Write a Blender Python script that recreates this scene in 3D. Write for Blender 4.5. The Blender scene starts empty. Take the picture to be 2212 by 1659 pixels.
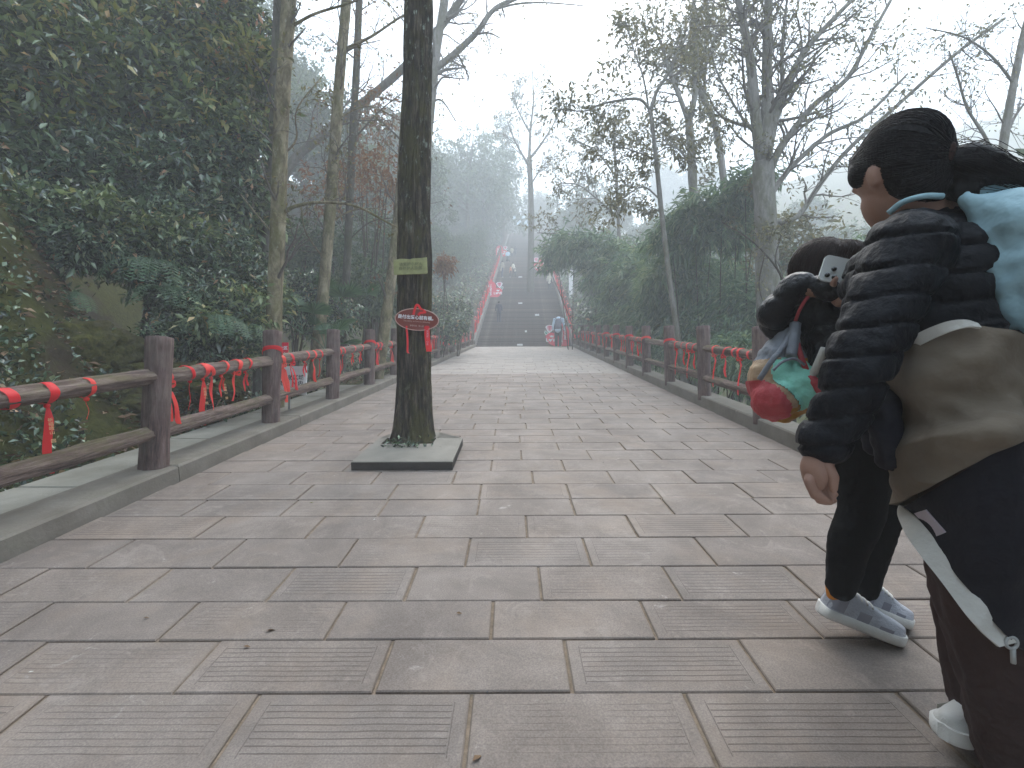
import bpy, math, random
import numpy as np
from mathutils import Vector, Matrix, noise

random.seed(7)
rng = np.random.default_rng(7)
R = math.radians
scene = bpy.context.scene
col = scene.collection

# ------------------------------------------------------------------ camera
SLOPE = R(9.0)                      # the paved path climbs gently
T = math.tan(SLOPE)
CAMZ = 1.0 / math.cos(SLOPE)
PITCH, YAW, FPX = R(2.02), R(1.5), 1050.0
cd = bpy.data.cameras.new("camera")
cd.sensor_width = 36.0
cd.lens = FPX / 2212.0 * 36.0
cd.clip_start, cd.clip_end = 0.05, 600.0
cam = bpy.data.objects.new("camera", cd)
cam.location = (0, 0, CAMZ)
cam.rotation_euler = (math.pi / 2 + PITCH, 0, YAW)
col.objects.link(cam)
scene.camera = cam

# ------------------------------------------------------------------ sky and sun: bright overcast
SUN_EL, SUN_AZ = R(52), R(12)       # behind the mist, ahead of the viewer
w = bpy.data.worlds.new("World")
scene.world = w
w.use_nodes = True
nt = w.node_tree
bg = nt.nodes["Background"]
sky = nt.nodes.new("ShaderNodeTexSky")
sky.sky_type = 'NISHITA'
sky.sun_disc = False
sky.sun_elevation = SUN_EL
sky.sun_rotation = SUN_AZ
sky.dust_density = 4.0
mx = nt.nodes.new("ShaderNodeMix")
mx.data_type = 'RGBA'
mx.inputs[0].default_value = 0.8
mx.inputs[7].default_value = (6.2, 7.6, 9.1, 1)
nt.links.new(sky.outputs[0], mx.inputs[6])
nt.links.new(mx.outputs[2], bg.inputs[0])
bg.inputs[1].default_value = 0.10

sd = bpy.data.lights.new("sun", 'SUN')
sd.energy = 1.5
sd.angle = R(50)
sd.color = (1.0, 0.95, 0.88)
so = bpy.data.objects.new("sun", sd)
dirv = Vector((math.sin(SUN_AZ) * math.cos(SUN_EL), math.cos(SUN_AZ) * math.cos(SUN_EL), math.sin(SUN_EL)))
so.rotation_euler = dirv.to_track_quat('Z', 'Y').to_euler()
so.location = (0, 20, 80)
col.objects.link(so)

vs = scene.view_settings
vs.view_transform = 'Standard'
vs.look = 'None'
vs.gamma = 1.0
vs.use_curve_mapping = False
vs.exposure = 1.98
scene.render.engine = 'CYCLES'
cy = scene.cycles
cy.use_denoising = True
cy.max_bounces = 6
cy.diffuse_bounces = 3
cy.glossy_bounces = 2
cy.transmission_bounces = 3
cy.transparent_max_bounces = 8
cy.volume_bounces = 2
cy.use_adaptive_sampling = True
cy.adaptive_threshold = 0.015
cy.sample_clamp_indirect = 6.0

# ------------------------------------------------------------------ helpers
CA, SA = math.cos(YAW), math.sin(YAW)
RIGHT = Vector((CA, SA, 0))
FWD = Vector((-SA * math.cos(PITCH), CA * math.cos(PITCH), math.sin(PITCH)))
UP = RIGHT.cross(FWD)
EYE = Vector((0, 0, CAMZ))


def ray(px, py):
    return FWD + RIGHT * ((px - 1106) / FPX) + UP * ((829.5 - py) / FPX)


def at(px, py, d):
    """point at camera depth d seen at (px, py) of a 2212 px wide view"""
    return EYE + ray(px, py) * d


def ground(px, py, h=0.0):
    """point of the path plane, h above it"""
    r = ray(px, py)
    t = (h - CAMZ) / (r.z - T * r.y)
    return EYE + r * t


def on_x(px, x):
    """distance along y at which the vertical plane X = x shows at column px"""
    r = ray(px, 700)
    return x / r.x * r.y


def zp(y):
    return T * y


def tag(o, label=None, cat=None, group=None, kind=None):
    if label: o["label"] = label
    if cat: o["category"] = cat
    if group: o["group"] = group
    if kind: o["kind"] = kind
    return o


def link(name, me, parent=None, loc=None):
    o = bpy.data.objects.new(name, me)
    col.objects.link(o)
    if parent is not None: o.parent = parent
    if loc is not None: o.location = loc
    return o


def empty(name, loc=(0, 0, 0), **k):
    o = bpy.data.objects.new(name, None)
    o.empty_display_size = 0.1
    o.location = loc
    col.objects.link(o)
    return tag(o, **k)


class MB:
    """collects vertices and faces, then builds one mesh"""
    def __init__(s):
        s.v, s.t, s.q, s.n = [], [], [], 0

    def add(s, v, f):
        v = np.asarray(v, float).reshape(-1, 3)
        f = np.asarray(f, int)
        if f.size:
            (s.t if f.shape[1] == 3 else s.q).append(f + s.n)
        s.v.append(v)
        s.n += len(v)

    def more(s, f, base):
        f = np.asarray(f, int)
        (s.t if f.shape[1] == 3 else s.q).append(f + base)

    def mesh(s, name, mat=None, smooth=True):
        me = bpy.data.meshes.new(name)
        v = np.concatenate(s.v) if s.v else np.zeros((0, 3))
        t = np.concatenate(s.t) if s.t else np.zeros((0, 3), int)
        q = np.concatenate(s.q) if s.q else np.zeros((0, 4), int)
        me.vertices.add(len(v))
        me.vertices.foreach_set("co", v.astype(np.float32).ravel())
        me.loops.add(t.size + q.size)
        me.loops.foreach_set("vertex_index", np.concatenate([t.ravel(), q.ravel()]).astype(np.int32))
        me.polygons.add(len(t) + len(q))
        st = np.concatenate([np.arange(len(t)) * 3, t.size + np.arange(len(q)) * 4])
        me.polygons.foreach_set("loop_start", st.astype(np.int32))
        me.polygons.foreach_set("use_smooth", np.full(len(t) + len(q), smooth))
        me.update(calc_edges=True)
        me.validate()
        if mat: me.materials.append(mat)
        return me

    def build(s, name, mat, parent=None, smooth=True, loc=None):
        return link(name, s.mesh(name, mat, smooth), parent, loc)

    # ---- shapes
    def tube(s, pts, rad, sides=8, cap=True, squash=None):
        P = np.asarray(pts, float)
        n = len(P)
        rad = np.broadcast_to(np.asarray(rad, float), (n,))
        d = np.gradient(P, axis=0)
        d /= np.linalg.norm(d, axis=1)[:, None] + 1e-9
        a = np.array([0, 0, 1.0]) if abs(d[0][2]) < 0.9 else np.array([1.0, 0, 0])
        u = np.cross(a, d[0]); u /= np.linalg.norm(u)
        ang = np.arange(sides) * 2 * math.pi / sides
        c, sn = np.cos(ang)[:, None], np.sin(ang)[:, None]
        out = np.empty((n, sides, 3))
        for i in range(n):
            u = u - d[i] * u.dot(d[i]); u /= np.linalg.norm(u) + 1e-9
            out[i] = P[i] + rad[i] * (c * u + sn * np.cross(d[i], u))
        i0 = np.arange(n - 1)[:, None] * sides
        j = np.arange(sides)[None, :]
        j2 = (j + 1) % sides
        f = np.stack([i0 + j, i0 + j2, i0 + sides + j2, i0 + sides + j], -1).reshape(-1, 4)
        base = s.n
        s.add(out.reshape(-1, 3), f)
        if cap:
            for i, k in ((0, 0), (n - 1, (n - 1) * sides)):
                cb = s.n
                s.add([P[i]], np.zeros((0, 3), int))
                jj = np.arange(sides)
                a_, b_ = k + jj, k + (jj + 1) % sides
                tri = np.stack([np.full(sides, cb - base), b_, a_] if i == 0 else [np.full(sides, cb - base), a_, b_], -1)
                s.more(tri, base)

    def box(s, c, size, rz=0.0, ch=0.0, mat3=None):
        """box with chamfered top edge"""
        hx, hy, hz = [k / 2 for k in size]
        lev = [(-hz, 0), (hz - ch, 0), (hz, ch)] if ch else [(-hz, 0), (hz, 0)]
        v = []
        for z, i in lev:
            v += [(-hx + i, -hy + i, z), (hx - i, -hy + i, z), (hx - i, hy - i, z), (-hx + i, hy - i, z)]
        v = np.array(v)
        if mat3 is None:
            mat3 = np.array([[math.cos(rz), -math.sin(rz), 0], [math.sin(rz), math.cos(rz), 0], [0, 0, 1]])
        v = v @ np.asarray(mat3).T + np.asarray(c, float)
        f = [(3, 2, 1, 0)]
        for k in range(len(lev) - 1):
            b = 4 * k
            f += [(b + i, b + (i + 1) % 4, b + 4 + (i + 1) % 4, b + 4 + i) for i in range(4)]
        b = 4 * (len(lev) - 1)
        f.append((b, b + 1, b + 2, b + 3))
        s.add(v, f)

    def ellipsoid(s, c, r, mat3=None, nu=20, nv=12):
        th = np.linspace(0, math.pi, nv + 1)[1:-1]
        ph = np.arange(nu) * 2 * math.pi / nu
        g = np.stack([np.sin(th)[:, None] * np.cos(ph), np.sin(th)[:, None] * np.sin(ph), np.repeat(np.cos(th)[:, None], nu, 1)], -1).reshape(-1, 3)
        g = np.concatenate([g, [[0, 0, 1], [0, 0, -1]]]) * np.asarray(r, float)
        if mat3 is not None: g = g @ np.asarray(mat3).T
        n = nv - 1
        i0 = np.arange(n - 1)[:, None] * nu; j = np.arange(nu)[None]; j2 = (j + 1) % nu
        f = np.stack([i0 + j, i0 + nu + j, i0 + nu + j2, i0 + j2], -1).reshape(-1, 4)
        b = s.n
        s.add(g + np.asarray(c, float), f)
        jj = np.arange(nu); top = n * nu
        s.more(np.stack([np.full(nu, top), jj, (jj + 1) % nu], -1), b)
        k = (n - 1) * nu
        s.more(np.stack([np.full(nu, top + 1), k + (jj + 1) % nu, k + jj], -1), b)

    def grid(s, P, flip=False):
        """P: (m, n, 3) lattice of points"""
        P = np.asarray(P, float)
        m, n = P.shape[:2]
        i = np.arange(m - 1)[:, None] * n; j = np.arange(n - 1)[None]
        f = np.stack([i + j, i + j + 1, i + n + j + 1, i + n + j], -1).reshape(-1, 4)
        if flip: f = f[:, ::-1]
        s.add(P.reshape(-1, 3), f)


def prism(outline, thick):
    """solid of an outline in the local XZ plane, front face at y = -thick"""
    from mathutils.geometry import tessellate_polygon
    o = [Vector((x, 0, z)) for x, z in outline]
    tris = tessellate_polygon([o])
    n = len(o)
    v = [(p.x, -thick, p.z) for p in o] + [(p.x, 0, p.z) for p in o]
    mb = MB()
    area = sum(o[i].x * o[(i + 1) % n].z - o[(i + 1) % n].x * o[i].z for i in range(n))
    tt = []
    for a, b, c in tris:
        cr = (o[b].x - o[a].x) * (o[c].z - o[a].z) - (o[b].z - o[a].z) * (o[c].x - o[a].x)
        if cr < 0: b, c = c, b
        tt += [(a, b, c), (n + a, n + c, n + b)]
    sq = [((i + 1) % n, i, n + i, n + (i + 1) % n) if area > 0 else (i, (i + 1) % n, n + (i + 1) % n, n + i) for i in range(n)]
    mb.add(v, tt)
    mb.more(sq, 0)
    return mb


def spline(pts, n):
    """Catmull-Rom through pts (any dimension), n samples"""
    P = np.asarray([tuple(p) if not np.isscalar(p) else (p,) for p in pts], float)
    m = len(P)
    if m == 2:
        t = np.linspace(0, 1, n)[:, None]
        return P[0] * (1 - t) + P[1] * t
    E = np.concatenate([[2 * P[0] - P[1]], P, [2 * P[-1] - P[-2]]])
    x = np.linspace(0, m - 1 - 1e-9, n)
    i = x.astype(int); t = (x - i)[:, None]
    p0, p1, p2, p3 = E[i], E[i + 1], E[i + 2], E[i + 3]
    return 0.5 * (2 * p1 + (p2 - p0) * t + (2 * p0 - 5 * p1 + 4 * p2 - p3) * t ** 2 + (3 * p1 - p0 - 3 * p2 + p3) * t ** 3)


def text_mesh(body, size, mat, depth=0.002, spacing=1.0, line=1.0, bold=0.0, wide=1.0):
    """flat raised lettering in the local XZ plane, facing -y, centred"""
    cu = bpy.data.curves.new("lettering", 'FONT')
    cu.body = body
    cu.size = size
    cu.align_x = 'CENTER'
    cu.align_y = 'CENTER'
    cu.extrude = depth
    cu.space_character = spacing
    cu.space_line = line
    cu.offset = bold
    cu.resolution_u = 3
    o = bpy.data.objects.new("lettering", cu)
    col.objects.link(o)
    dg = bpy.context.evaluated_depsgraph_get()
    me = bpy.data.meshes.new_from_object(o.evaluated_get(dg))
    bpy.data.objects.remove(o)
    bpy.data.curves.remove(cu)
    me.transform(Matrix.Rotation(math.pi / 2, 4, 'X') @ Matrix.Diagonal((wide, 1, 1, 1)))
    me.materials.clear()
    me.materials.append(mat)
    me.name = "lettering"
    return me


# ------------------------------------------------------------------ materials
class Mat:
    def __init__(s, name, rough=0.8, spec=0.3):
        s.m = bpy.data.materials.new(name)
        s.m.use_nodes = True
        s.nt = s.m.node_tree
        s.b = s.nt.nodes["Principled BSDF"]
        s.b.inputs["Roughness"].default_value = rough
        s.b.inputs["Specular IOR Level"].default_value = spec

    def n(s, typ, **k):
        nd = s.nt.nodes.new("ShaderNode" + typ)
        for a, b in k.items():
            if a.startswith("i_"):
                key = a[2:].replace("_", " ")
                nd.inputs[int(key) if key.isdigit() else key].default_value = b
            else:
                setattr(nd, a, b)
        return nd

    def l(s, a, b):
        s.nt.links.new(a, b)

    def coord(s, which='Object', scale=(1, 1, 1)):
        tc = s.n('TexCoord')
        mp = s.n('Mapping')
        mp.inputs['Scale'].default_value = scale
        s.l(tc.outputs[which], mp.inputs['Vector'])
        return mp.outputs[0]

    def noise(s, vec, scale, detail=4, rough=0.55, dist=0.0):
        nd = s.n('TexNoise')
        nd.inputs['Scale'].default_value = scale
        nd.inputs['Detail'].default_value = detail
        nd.inputs['Roughness'].default_value = rough
        nd.inputs['Distortion'].default_value = dist
        if vec is not None: s.l(vec, nd.inputs['Vector'])
        return nd.outputs['Fac']

    def ramp(s, fac, stops):
        r = s.n('ValToRGB')
        e = r.color_ramp.elements
        while len(e) < len(stops): e.new(0.5)
        for el, (p, c) in zip(e, stops):
            el.position = p
            el.color = (*c, 1) if len(c) == 3 else c
        s.l(fac, r.inputs[0])
        return r.outputs[0]

    def mix(s, fac, a, b, blend='MIX'):
        m = s.n('Mix', data_type='RGBA', blend_type=blend)
        for sock, v in ((m.inputs[0], fac), (m.inputs[6], a), (m.inputs[7], b)):
            if hasattr(v, 'links'): s.l(v, sock)
            elif isinstance(v, (int, float)): sock.default_value = v
            else: sock.default_value = (*v, 1)
        return m.outputs[2]

    def math(s, op, a, b=0.0, clamp=False):
        m = s.n('Math', operation=op, use_clamp=clamp)
        for sock, v in ((m.inputs[0], a), (m.inputs[1], b)):
            if hasattr(v, 'links'): s.l(v, sock)
            else: sock.default_value = v
        return m.outputs[0]

    def color(s, c):
        if hasattr(c, 'links'): s.l(c, s.b.inputs['Base Color'])
        else: s.b.inputs['Base Color'].default_value = (*c, 1)
        return s

    def bump(s, h, strength=0.5, dist=0.01, prev=None):
        b = s.n('Bump')
        b.inputs['Strength'].default_value = strength
        b.inputs['Distance'].default_value = dist
        s.l(h, b.inputs['Height'])
        if prev is not None: s.l(prev, b.inputs['Normal'])
        s.l(b.outputs[0], s.b.inputs['Normal'])
        return b.outputs[0]


def plain(name, c, rough=0.7, spec=0.3, vary=0.15, scale=8.0, bump=0.0, bscale=40.0):
    s = Mat(name, rough, spec)
    v = s.coord()
    nz = s.noise(v, scale, 5)
    s.color(s.ramp(nz, [(0.25, tuple(k * (1 - vary) for k in c)), (0.75, tuple(min(1, k * (1 + vary)) for k in c))]))
    if bump: s.bump(s.noise(v, bscale, 4), bump, 0.01)
    return s.m


def leaf_mat(name, stops, rough=0.45, spec=0.4, trans=0.35):
    """foliage: each leaf takes its own hue; thin leaves let some light through"""
    s = Mat(name, rough, spec)
    g = s.n('NewGeometry')
    c = s.ramp(g.outputs['Random Per Island'], stops)
    s.color(c)
    tl = s.n('BsdfTranslucent')
    s.l(s.mix(1.0, c, (1.0, 1.0, 0.7), 'MULTIPLY'), tl.inputs['Color'])
    ms = s.n('MixShader')
    ms.inputs[0].default_value = trans
    s.l(s.b.outputs[0], ms.inputs[1]); s.l(tl.outputs[0], ms.inputs[2])
    out = s.nt.nodes['Material Output']
    s.l(ms.outputs[0], out.inputs[0])
    return s.m


M = {}
# paving slab: chiselled lines inside a margin, worn away unevenly
s = Mat('slab_stone', 0.75, 0.35)
ob = s.coord('Object')
oi = s.n('ObjectInfo')
tc = s.n('TexCoord')
sep = s.n('SeparateXYZ'); s.l(tc.outputs['Generated'], sep.inputs[0])
gx, gy = sep.outputs[0], sep.outputs[1]
off = s.n('VectorMath', operation='SCALE'); s.l(oi.outputs['Location'], off.inputs[0]); off.inputs[3].default_value = 1.0
wpos = s.n('VectorMath', operation='ADD'); s.l(ob, wpos.inputs[0]); s.l(off.outputs[0], wpos.inputs[1])
W = wpos.outputs[0]
n1 = s.noise(W, 3.2, 5, 0.6)
n2 = s.noise(W, 11, 6, 0.65)
n3 = s.noise(W, 90, 3, 0.6)
base = s.ramp(n1, [(0.3, (0.165, 0.130, 0.108)), (0.55, (0.232, 0.190, 0.163)), (0.78, (0.305, 0.252, 0.215))])
base = s.mix(s.math('MULTIPLY', n2, 0.45), base, (0.33, 0.285, 0.255))
stain = s.ramp(s.noise(W, 1.7, 7, 0.7, 0.8), [(0.42, (0, 0, 0)), (0.62, (1, 1, 1))])
base = s.mix(s.math('MULTIPLY', stain, 0.62), base, (0.145, 0.118, 0.102))
grain = s.ramp(s.noise(W, 210, 3, 0.6), [(0.35, (0.78, 0.78, 0.78)), (0.65, (1.16, 1.16, 1.16))])
base = s.mix(1.0, base, grain, 'MULTIPLY')
blot = s.ramp(s.noise(W, 5.5, 8, 0.8, 1.2), [(0.55, (0, 0, 0)), (0.63, (1, 1, 1))])
base = s.mix(s.math('MULTIPLY', blot, 0.30), base, (0.38, 0.325, 0.285))
warm = s.ramp(s.noise(W, 2.9, 5, 0.6), [(0.5, (0, 0, 0)), (0.7, (1, 1, 1))])
base = s.mix(s.math('MULTIPLY', warm, 0.35), base, (0.30, 0.225, 0.17))
tint = s.ramp(oi.outputs['Random'], [(0.0, (0.86, 0.85, 0.85)), (0.4, (1.0, 0.98, 0.96)), (0.7, (0.94, 0.94, 0.94)), (1.0, (1.06, 1.02, 0.98))])
base = s.mix(1.0, base, tint, 'MULTIPLY')
scuff = s.ramp(s.noise(W, 9, 8, 0.78, 0.8), [(0.63, (0, 0, 0)), (0.71, (1, 1, 1))])
base = s.mix(s.math('MULTIPLY', scuff, 0.6), base, (0.50, 0.46, 0.42))
spot = s.ramp(s.noise(W, 26, 3, 0.5), [(0.73, (0, 0, 0)), (0.78, (1, 1, 1))])
base = s.mix(s.math('MULTIPLY', spot, 0.5), base, (0.12, 0.095, 0.08))
ex = s.math('MINIMUM', gx, s.math('SUBTRACT', 1.0, gx))
ey = s.math('MINIMUM', gy, s.math('SUBTRACT', 1.0, gy))
edge = s.math('MULTIPLY', s.math('SUBTRACT', 1.0, s.math('MULTIPLY', ex, 40.0), True), 0.35)
base = s.mix(edge, base, (0.20, 0.155, 0.12))
inx = s.math('GREATER_THAN', ex, 0.075)
iny = s.math('GREATER_THAN', ey, 0.13)
inside = s.math('MULTIPLY', inx, iny)
wob = s.math('MULTIPLY', s.math('SUBTRACT', s.noise(W, 6, 2), 0.5), 0.03)
saw = s.math('PINGPONG', s.math('MULTIPLY', s.math('ADD', gy, wob), 11.0), 0.5)
line = s.math('SUBTRACT', 1.0, s.math('MULTIPLY', saw, 8.0), True)
wear = s.ramp(s.math('ADD', s.noise(W, 2.6, 4, 0.6), s.math('MULTIPLY', s.math('SUBTRACT', oi.outputs['Random'], 0.5), 0.9)), [(0.36, (0.0, 0.0, 0.0)), (0.66, (1, 1, 1))])
groove = s.math('MULTIPLY', s.math('MULTIPLY', line, inside), wear)
fr = s.math('SUBTRACT', 1.0, s.math('MULTIPLY', s.math('ABSOLUTE', s.math('SUBTRACT', ex, 0.068)), 260.0), True)
frm = s.math('MULTIPLY', s.math('MULTIPLY', fr, iny), s.math('MULTIPLY', wear, 0.7))
groove = s.math('MAXIMUM', groove, frm)
base = s.mix(s.math('MULTIPLY', groove, 0.72), base, (0.085, 0.066, 0.058))
s.color(base)
hgt = s.math('SUBTRACT', s.math('ADD', s.math('MULTIPLY', n3, 0.12), s.math('MULTIPLY', n2, 0.5)), s.math('MULTIPLY', groove, 1.1))
s.bump(hgt, 0.5, 0.004)
M['slab'] = s.m

M['mortar'] = plain('joint_sand', (0.215, 0.165, 0.12), 0.95, 0.1, 0.35, 30, 0.5, 120)

s = Mat('kerb_stone', 0.85, 0.2)
v = s.coord('Object')
nz = s.noise(v, 4, 6, 0.6)
c = s.ramp(nz, [(0.3, (0.145, 0.125, 0.10)), (0.6, (0.205, 0.18, 0.15)), (0.8, (0.26, 0.235, 0.20))])
moss = s.ramp(s.noise(v, 2.2, 6, 0.7), [(0.55, (0, 0, 0)), (0.75, (1, 1, 1))])
c = s.mix(s.math('MULTIPLY', moss, 0.5), c, (0.10, 0.115, 0.06))
chip = s.ramp(s.noise(v, 13, 5, 0.7), [(0.70, (0, 0, 0)), (0.76, (1, 1, 1))])
c = s.mix(s.math('MULTIPLY', chip, 0.5), c, (0.42, 0.39, 0.36))
s.color(c)
s.bump(s.noise(v, 55, 5), 0.5, 0.006)
M['kerb'] = s.m

s = Mat('ledge_concrete', 0.9, 0.2)
v = s.coord('Object')
c = s.ramp(s.noise(v, 2.3, 7, 0.62), [(0.3, (0.17, 0.16, 0.13)), (0.55, (0.27, 0.255, 0.215)), (0.8, (0.37, 0.345, 0.30))])
s.color(c)
s.bump(s.noise(v, 60, 5), 0.4, 0.005)
M['ledge'] = s.m

# planter frame, smooth grey stone
M['planter'] = plain('planter_stone', (0.215, 0.195, 0.165), 0.8, 0.25, 0.18, 6, 0.25, 90)

# faux-log railing: long grain, moss on the weather side
s = Mat('log_brown', 0.7, 0.3)
v = s.coord('Object', (1, 1, 0.12))
g = s.noise(v, 45, 6, 0.7, 0.3)
c = s.ramp(g, [(0.30, (0.032, 0.018, 0.016)), (0.5, (0.11, 0.066, 0.058)), (0.74, (0.24, 0.165, 0.145))])
wv = s.coord('Object')
big = s.noise(wv, 4.5, 5, 0.65)
c = s.mix(s.ramp(big, [(0.45, (0, 0, 0)), (0.75, (0.8, 0.8, 0.8))]), c, (0.19, 0.15, 0.125))
geo = s.n('NewGeometry')
sz = s.n('SeparateXYZ'); s.l(geo.outputs['Normal'], sz.inputs[0])
mm = s.math('MULTIPLY', s.ramp(s.noise(wv, 2.7, 5, 0.7), [(0.46, (0, 0, 0)), (0.64, (1, 1, 1))]), s.math('MULTIPLY', s.math('ADD', sz.outputs[2], 0.1), 0.95, True))
oi = s.n('ObjectInfo')
M['post'] = None
s.color(c)
s.bump(g, 0.9, 0.012)
M['post'] = s.m
s2 = Mat('rail_log', 0.75, 0.25)
v = s2.coord('Object', (1, 1, 0.10))
g = s2.noise(v, 38, 6, 0.72, 0.4)
c = s2.ramp(g, [(0.30, (0.04, 0.024, 0.019)), (0.48, (0.145, 0.096, 0.078)), (0.70, (0.31, 0.235, 0.20))])
wv = s2.coord('Object', (1, 1, 0.5))
geo = s2.n('NewGeometry')
sz = s2.n('SeparateXYZ'); s2.l(geo.outputs['Normal'], sz.inputs[0])
patch = s2.ramp(s2.noise(wv, 6.5, 5, 0.7), [(0.44, (0, 0, 0)), (0.60, (1, 1, 1))])
mm = s2.math('MULTIPLY', patch, s2.math('ADD', s2.math('MULTIPLY', sz.outputs[2], 0.8), 0.25, True))
c = s2.mix(s2.math('MULTIPLY', mm, 0.6), c, (0.12, 0.115, 0.03))
s2.color(c)
s2.bump(s2.math('ADD', g, s2.math('MULTIPLY', s2.noise(wv, 18, 5), 0.6)), 1.0, 0.022)
M['rail'] = s2.m

# ribbons
s = Mat('red_ribbon', 0.5, 0.4)
oi = s.n('ObjectInfo')
s.color(s.ramp(oi.outputs['Random'], [(0, (0.72, 0.012, 0.022)), (0.5, (0.88, 0.03, 0.035)), (1, (0.92, 0.085, 0.055))]))
tl = s.n('BsdfTranslucent'); tl.inputs[0].default_value = (0.85, 0.04, 0.04, 1)
ms = s.n('MixShader'); ms.inputs[0].default_value = 0.3
s.l(s.b.outputs[0], ms.inputs[1]); s.l(tl.outputs[0], ms.inputs[2])
s.l(ms.outputs[0], s.nt.nodes['Material Output'].inputs[0])
M['ribbon'] = s.m
M['gold'] = plain('gold_print', (0.75, 0.45, 0.22), 0.5, 0.4, 0.05)


def bark(name, stops, lichen=None, lichen_amt=0.5, moss=None, scale=(1, 1, 0.16), bs=30, strength=1.0, dist=0.02):
    s = Mat(name, 0.9, 0.15)
    v = s.coord('Object', scale)
    g = s.noise(v, bs, 7, 0.7, 0.5)
    c = s.ramp(g, stops)
    o = s.coord('Object', (1, 1, 0.45))
    if lichen:
        k = s.ramp(s.noise(o, 19, 7, 0.75), [(0.57, (0, 0, 0)), (0.64, (1, 1, 1))])
        k = s.math('MULTIPLY', k, s.ramp(s.noise(o, 2.2, 3), [(0.42, (0, 0, 0)), (0.62, (1, 1, 1))]))
        c = s.mix(s.math('MULTIPLY', k, lichen_amt), c, lichen)
    if moss:
        k = s.ramp(s.noise(o, 4.6, 7, 0.75), [(0.46, (0, 0, 0)), (0.60, (1, 1, 1))])
        c = s.mix(s.math('MULTIPLY', k, 0.72), c, moss)
    s.color(c)
    s.bump(g, strength, dist)
    return s.m


M['bark_dark'] = bark('bark_dark', [(0.32, (0.007, 0.0055, 0.0045)), (0.5, (0.042, 0.032, 0.023)), (0.68, (0.15, 0.118, 0.088))], (0.36, 0.40, 0.33), 0.9, (0.075, 0.068, 0.022))
M['bark_pale'] = bark('bark_pale', [(0.30, (0.055, 0.042, 0.026)), (0.44, (0.15, 0.12, 0.075)), (0.56, (0.27, 0.225, 0.145)), (0.72, (0.40, 0.345, 0.245))], (0.45, 0.42, 0.34), 0.7, (0.105, 0.10, 0.032), (1, 1, 0.42), 11, 0.9, 0.014)
M['bark_grey'] = bark('bark_grey', [(0.3, (0.045, 0.038, 0.032)), (0.52, (0.11, 0.096, 0.08)), (0.75, (0.18, 0.165, 0.14))], (0.30, 0.31, 0.27), 0.5, (0.07, 0.07, 0.035), (1, 1, 0.25), 22, 0.7, 0.012)
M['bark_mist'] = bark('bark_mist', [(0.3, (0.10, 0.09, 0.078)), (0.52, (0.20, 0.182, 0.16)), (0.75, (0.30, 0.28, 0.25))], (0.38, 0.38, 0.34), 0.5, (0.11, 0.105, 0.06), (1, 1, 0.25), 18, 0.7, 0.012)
M['twig'] = plain('twig_bark', (0.135, 0.115, 0.098), 0.9, 0.1, 0.3, 20)
M['stem_brown'] = plain('stem_brown', (0.06, 0.045, 0.03), 0.9, 0.1, 0.3, 20)

M['leaf_ever'] = leaf_mat('evergreen_leaf', [(0.0, (0.011, 0.0189, 0.0073)), (0.35, (0.0534, 0.0847, 0.0282)), (0.7, (0.1455, 0.1992, 0.0693)), (0.86, (0.2636, 0.3013, 0.1004)), (0.94, (0.4508, 0.3649, 0.1181)), (0.985, (0.5138, 0.2669, 0.1557))], 0.26, 0.8, 0.15)
M['leaf_bush'] = leaf_mat('bush_leaf', [(0.0, (0.0106, 0.0193, 0.0112)), (0.4, (0.0555, 0.094, 0.0529)), (0.8, (0.1643, 0.2394, 0.138)), (0.96, (0.31, 0.3584, 0.2108)), (1.0, (0.5481, 0.3262, 0.1958))], 0.25, 0.8, 0.12)
M['leaf_yellow'] = leaf_mat('yellow_green_leaf', [(0.0, (0.09, 0.12, 0.02)), (0.6, (0.20, 0.20, 0.035)), (1.0, (0.30, 0.24, 0.05))], 0.45, 0.4, 0.35)
M['leaf_bamboo'] = leaf_mat('bamboo_leaf', [(0.0, (0.0495, 0.1045, 0.0572)), (0.5, (0.1045, 0.187, 0.099)), (0.85, (0.165, 0.2585, 0.132)), (1.0, (0.308, 0.363, 0.209))], 0.45, 0.4, 0.35)
M['leaf_olive'] = leaf_mat('sparse_olive_leaf', [(0.0, (0.09, 0.0825, 0.042)), (0.5, (0.15, 0.1425, 0.0675)), (1.0, (0.255, 0.21, 0.105))], 0.55, 0.3, 0.3)
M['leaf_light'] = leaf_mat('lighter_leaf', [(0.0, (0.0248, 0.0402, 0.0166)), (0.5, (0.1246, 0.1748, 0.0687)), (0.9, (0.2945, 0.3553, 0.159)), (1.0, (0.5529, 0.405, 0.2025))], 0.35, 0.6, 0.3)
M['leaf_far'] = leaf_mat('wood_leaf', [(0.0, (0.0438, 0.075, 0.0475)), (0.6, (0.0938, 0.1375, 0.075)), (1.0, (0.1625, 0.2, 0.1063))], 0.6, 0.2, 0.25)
M['leaf_rust'] = leaf_mat('rusty_dead_leaf', [(0.0, (0.14, 0.062, 0.03)), (0.6, (0.22, 0.105, 0.05)), (1.0, (0.28, 0.16, 0.085))], 0.7, 0.2, 0.35)
M['leaf_dead'] = leaf_mat('fallen_leaf', [(0.0, (0.09, 0.045, 0.025)), (0.5, (0.17, 0.10, 0.055)), (1.0, (0.30, 0.21, 0.13))], 0.7, 0.2, 0.1)
M['fern'] = leaf_mat('fern_green', [(0.0, (0.0455, 0.104, 0.052)), (1.0, (0.091, 0.169, 0.078))], 0.45, 0.4, 0.25)

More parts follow.
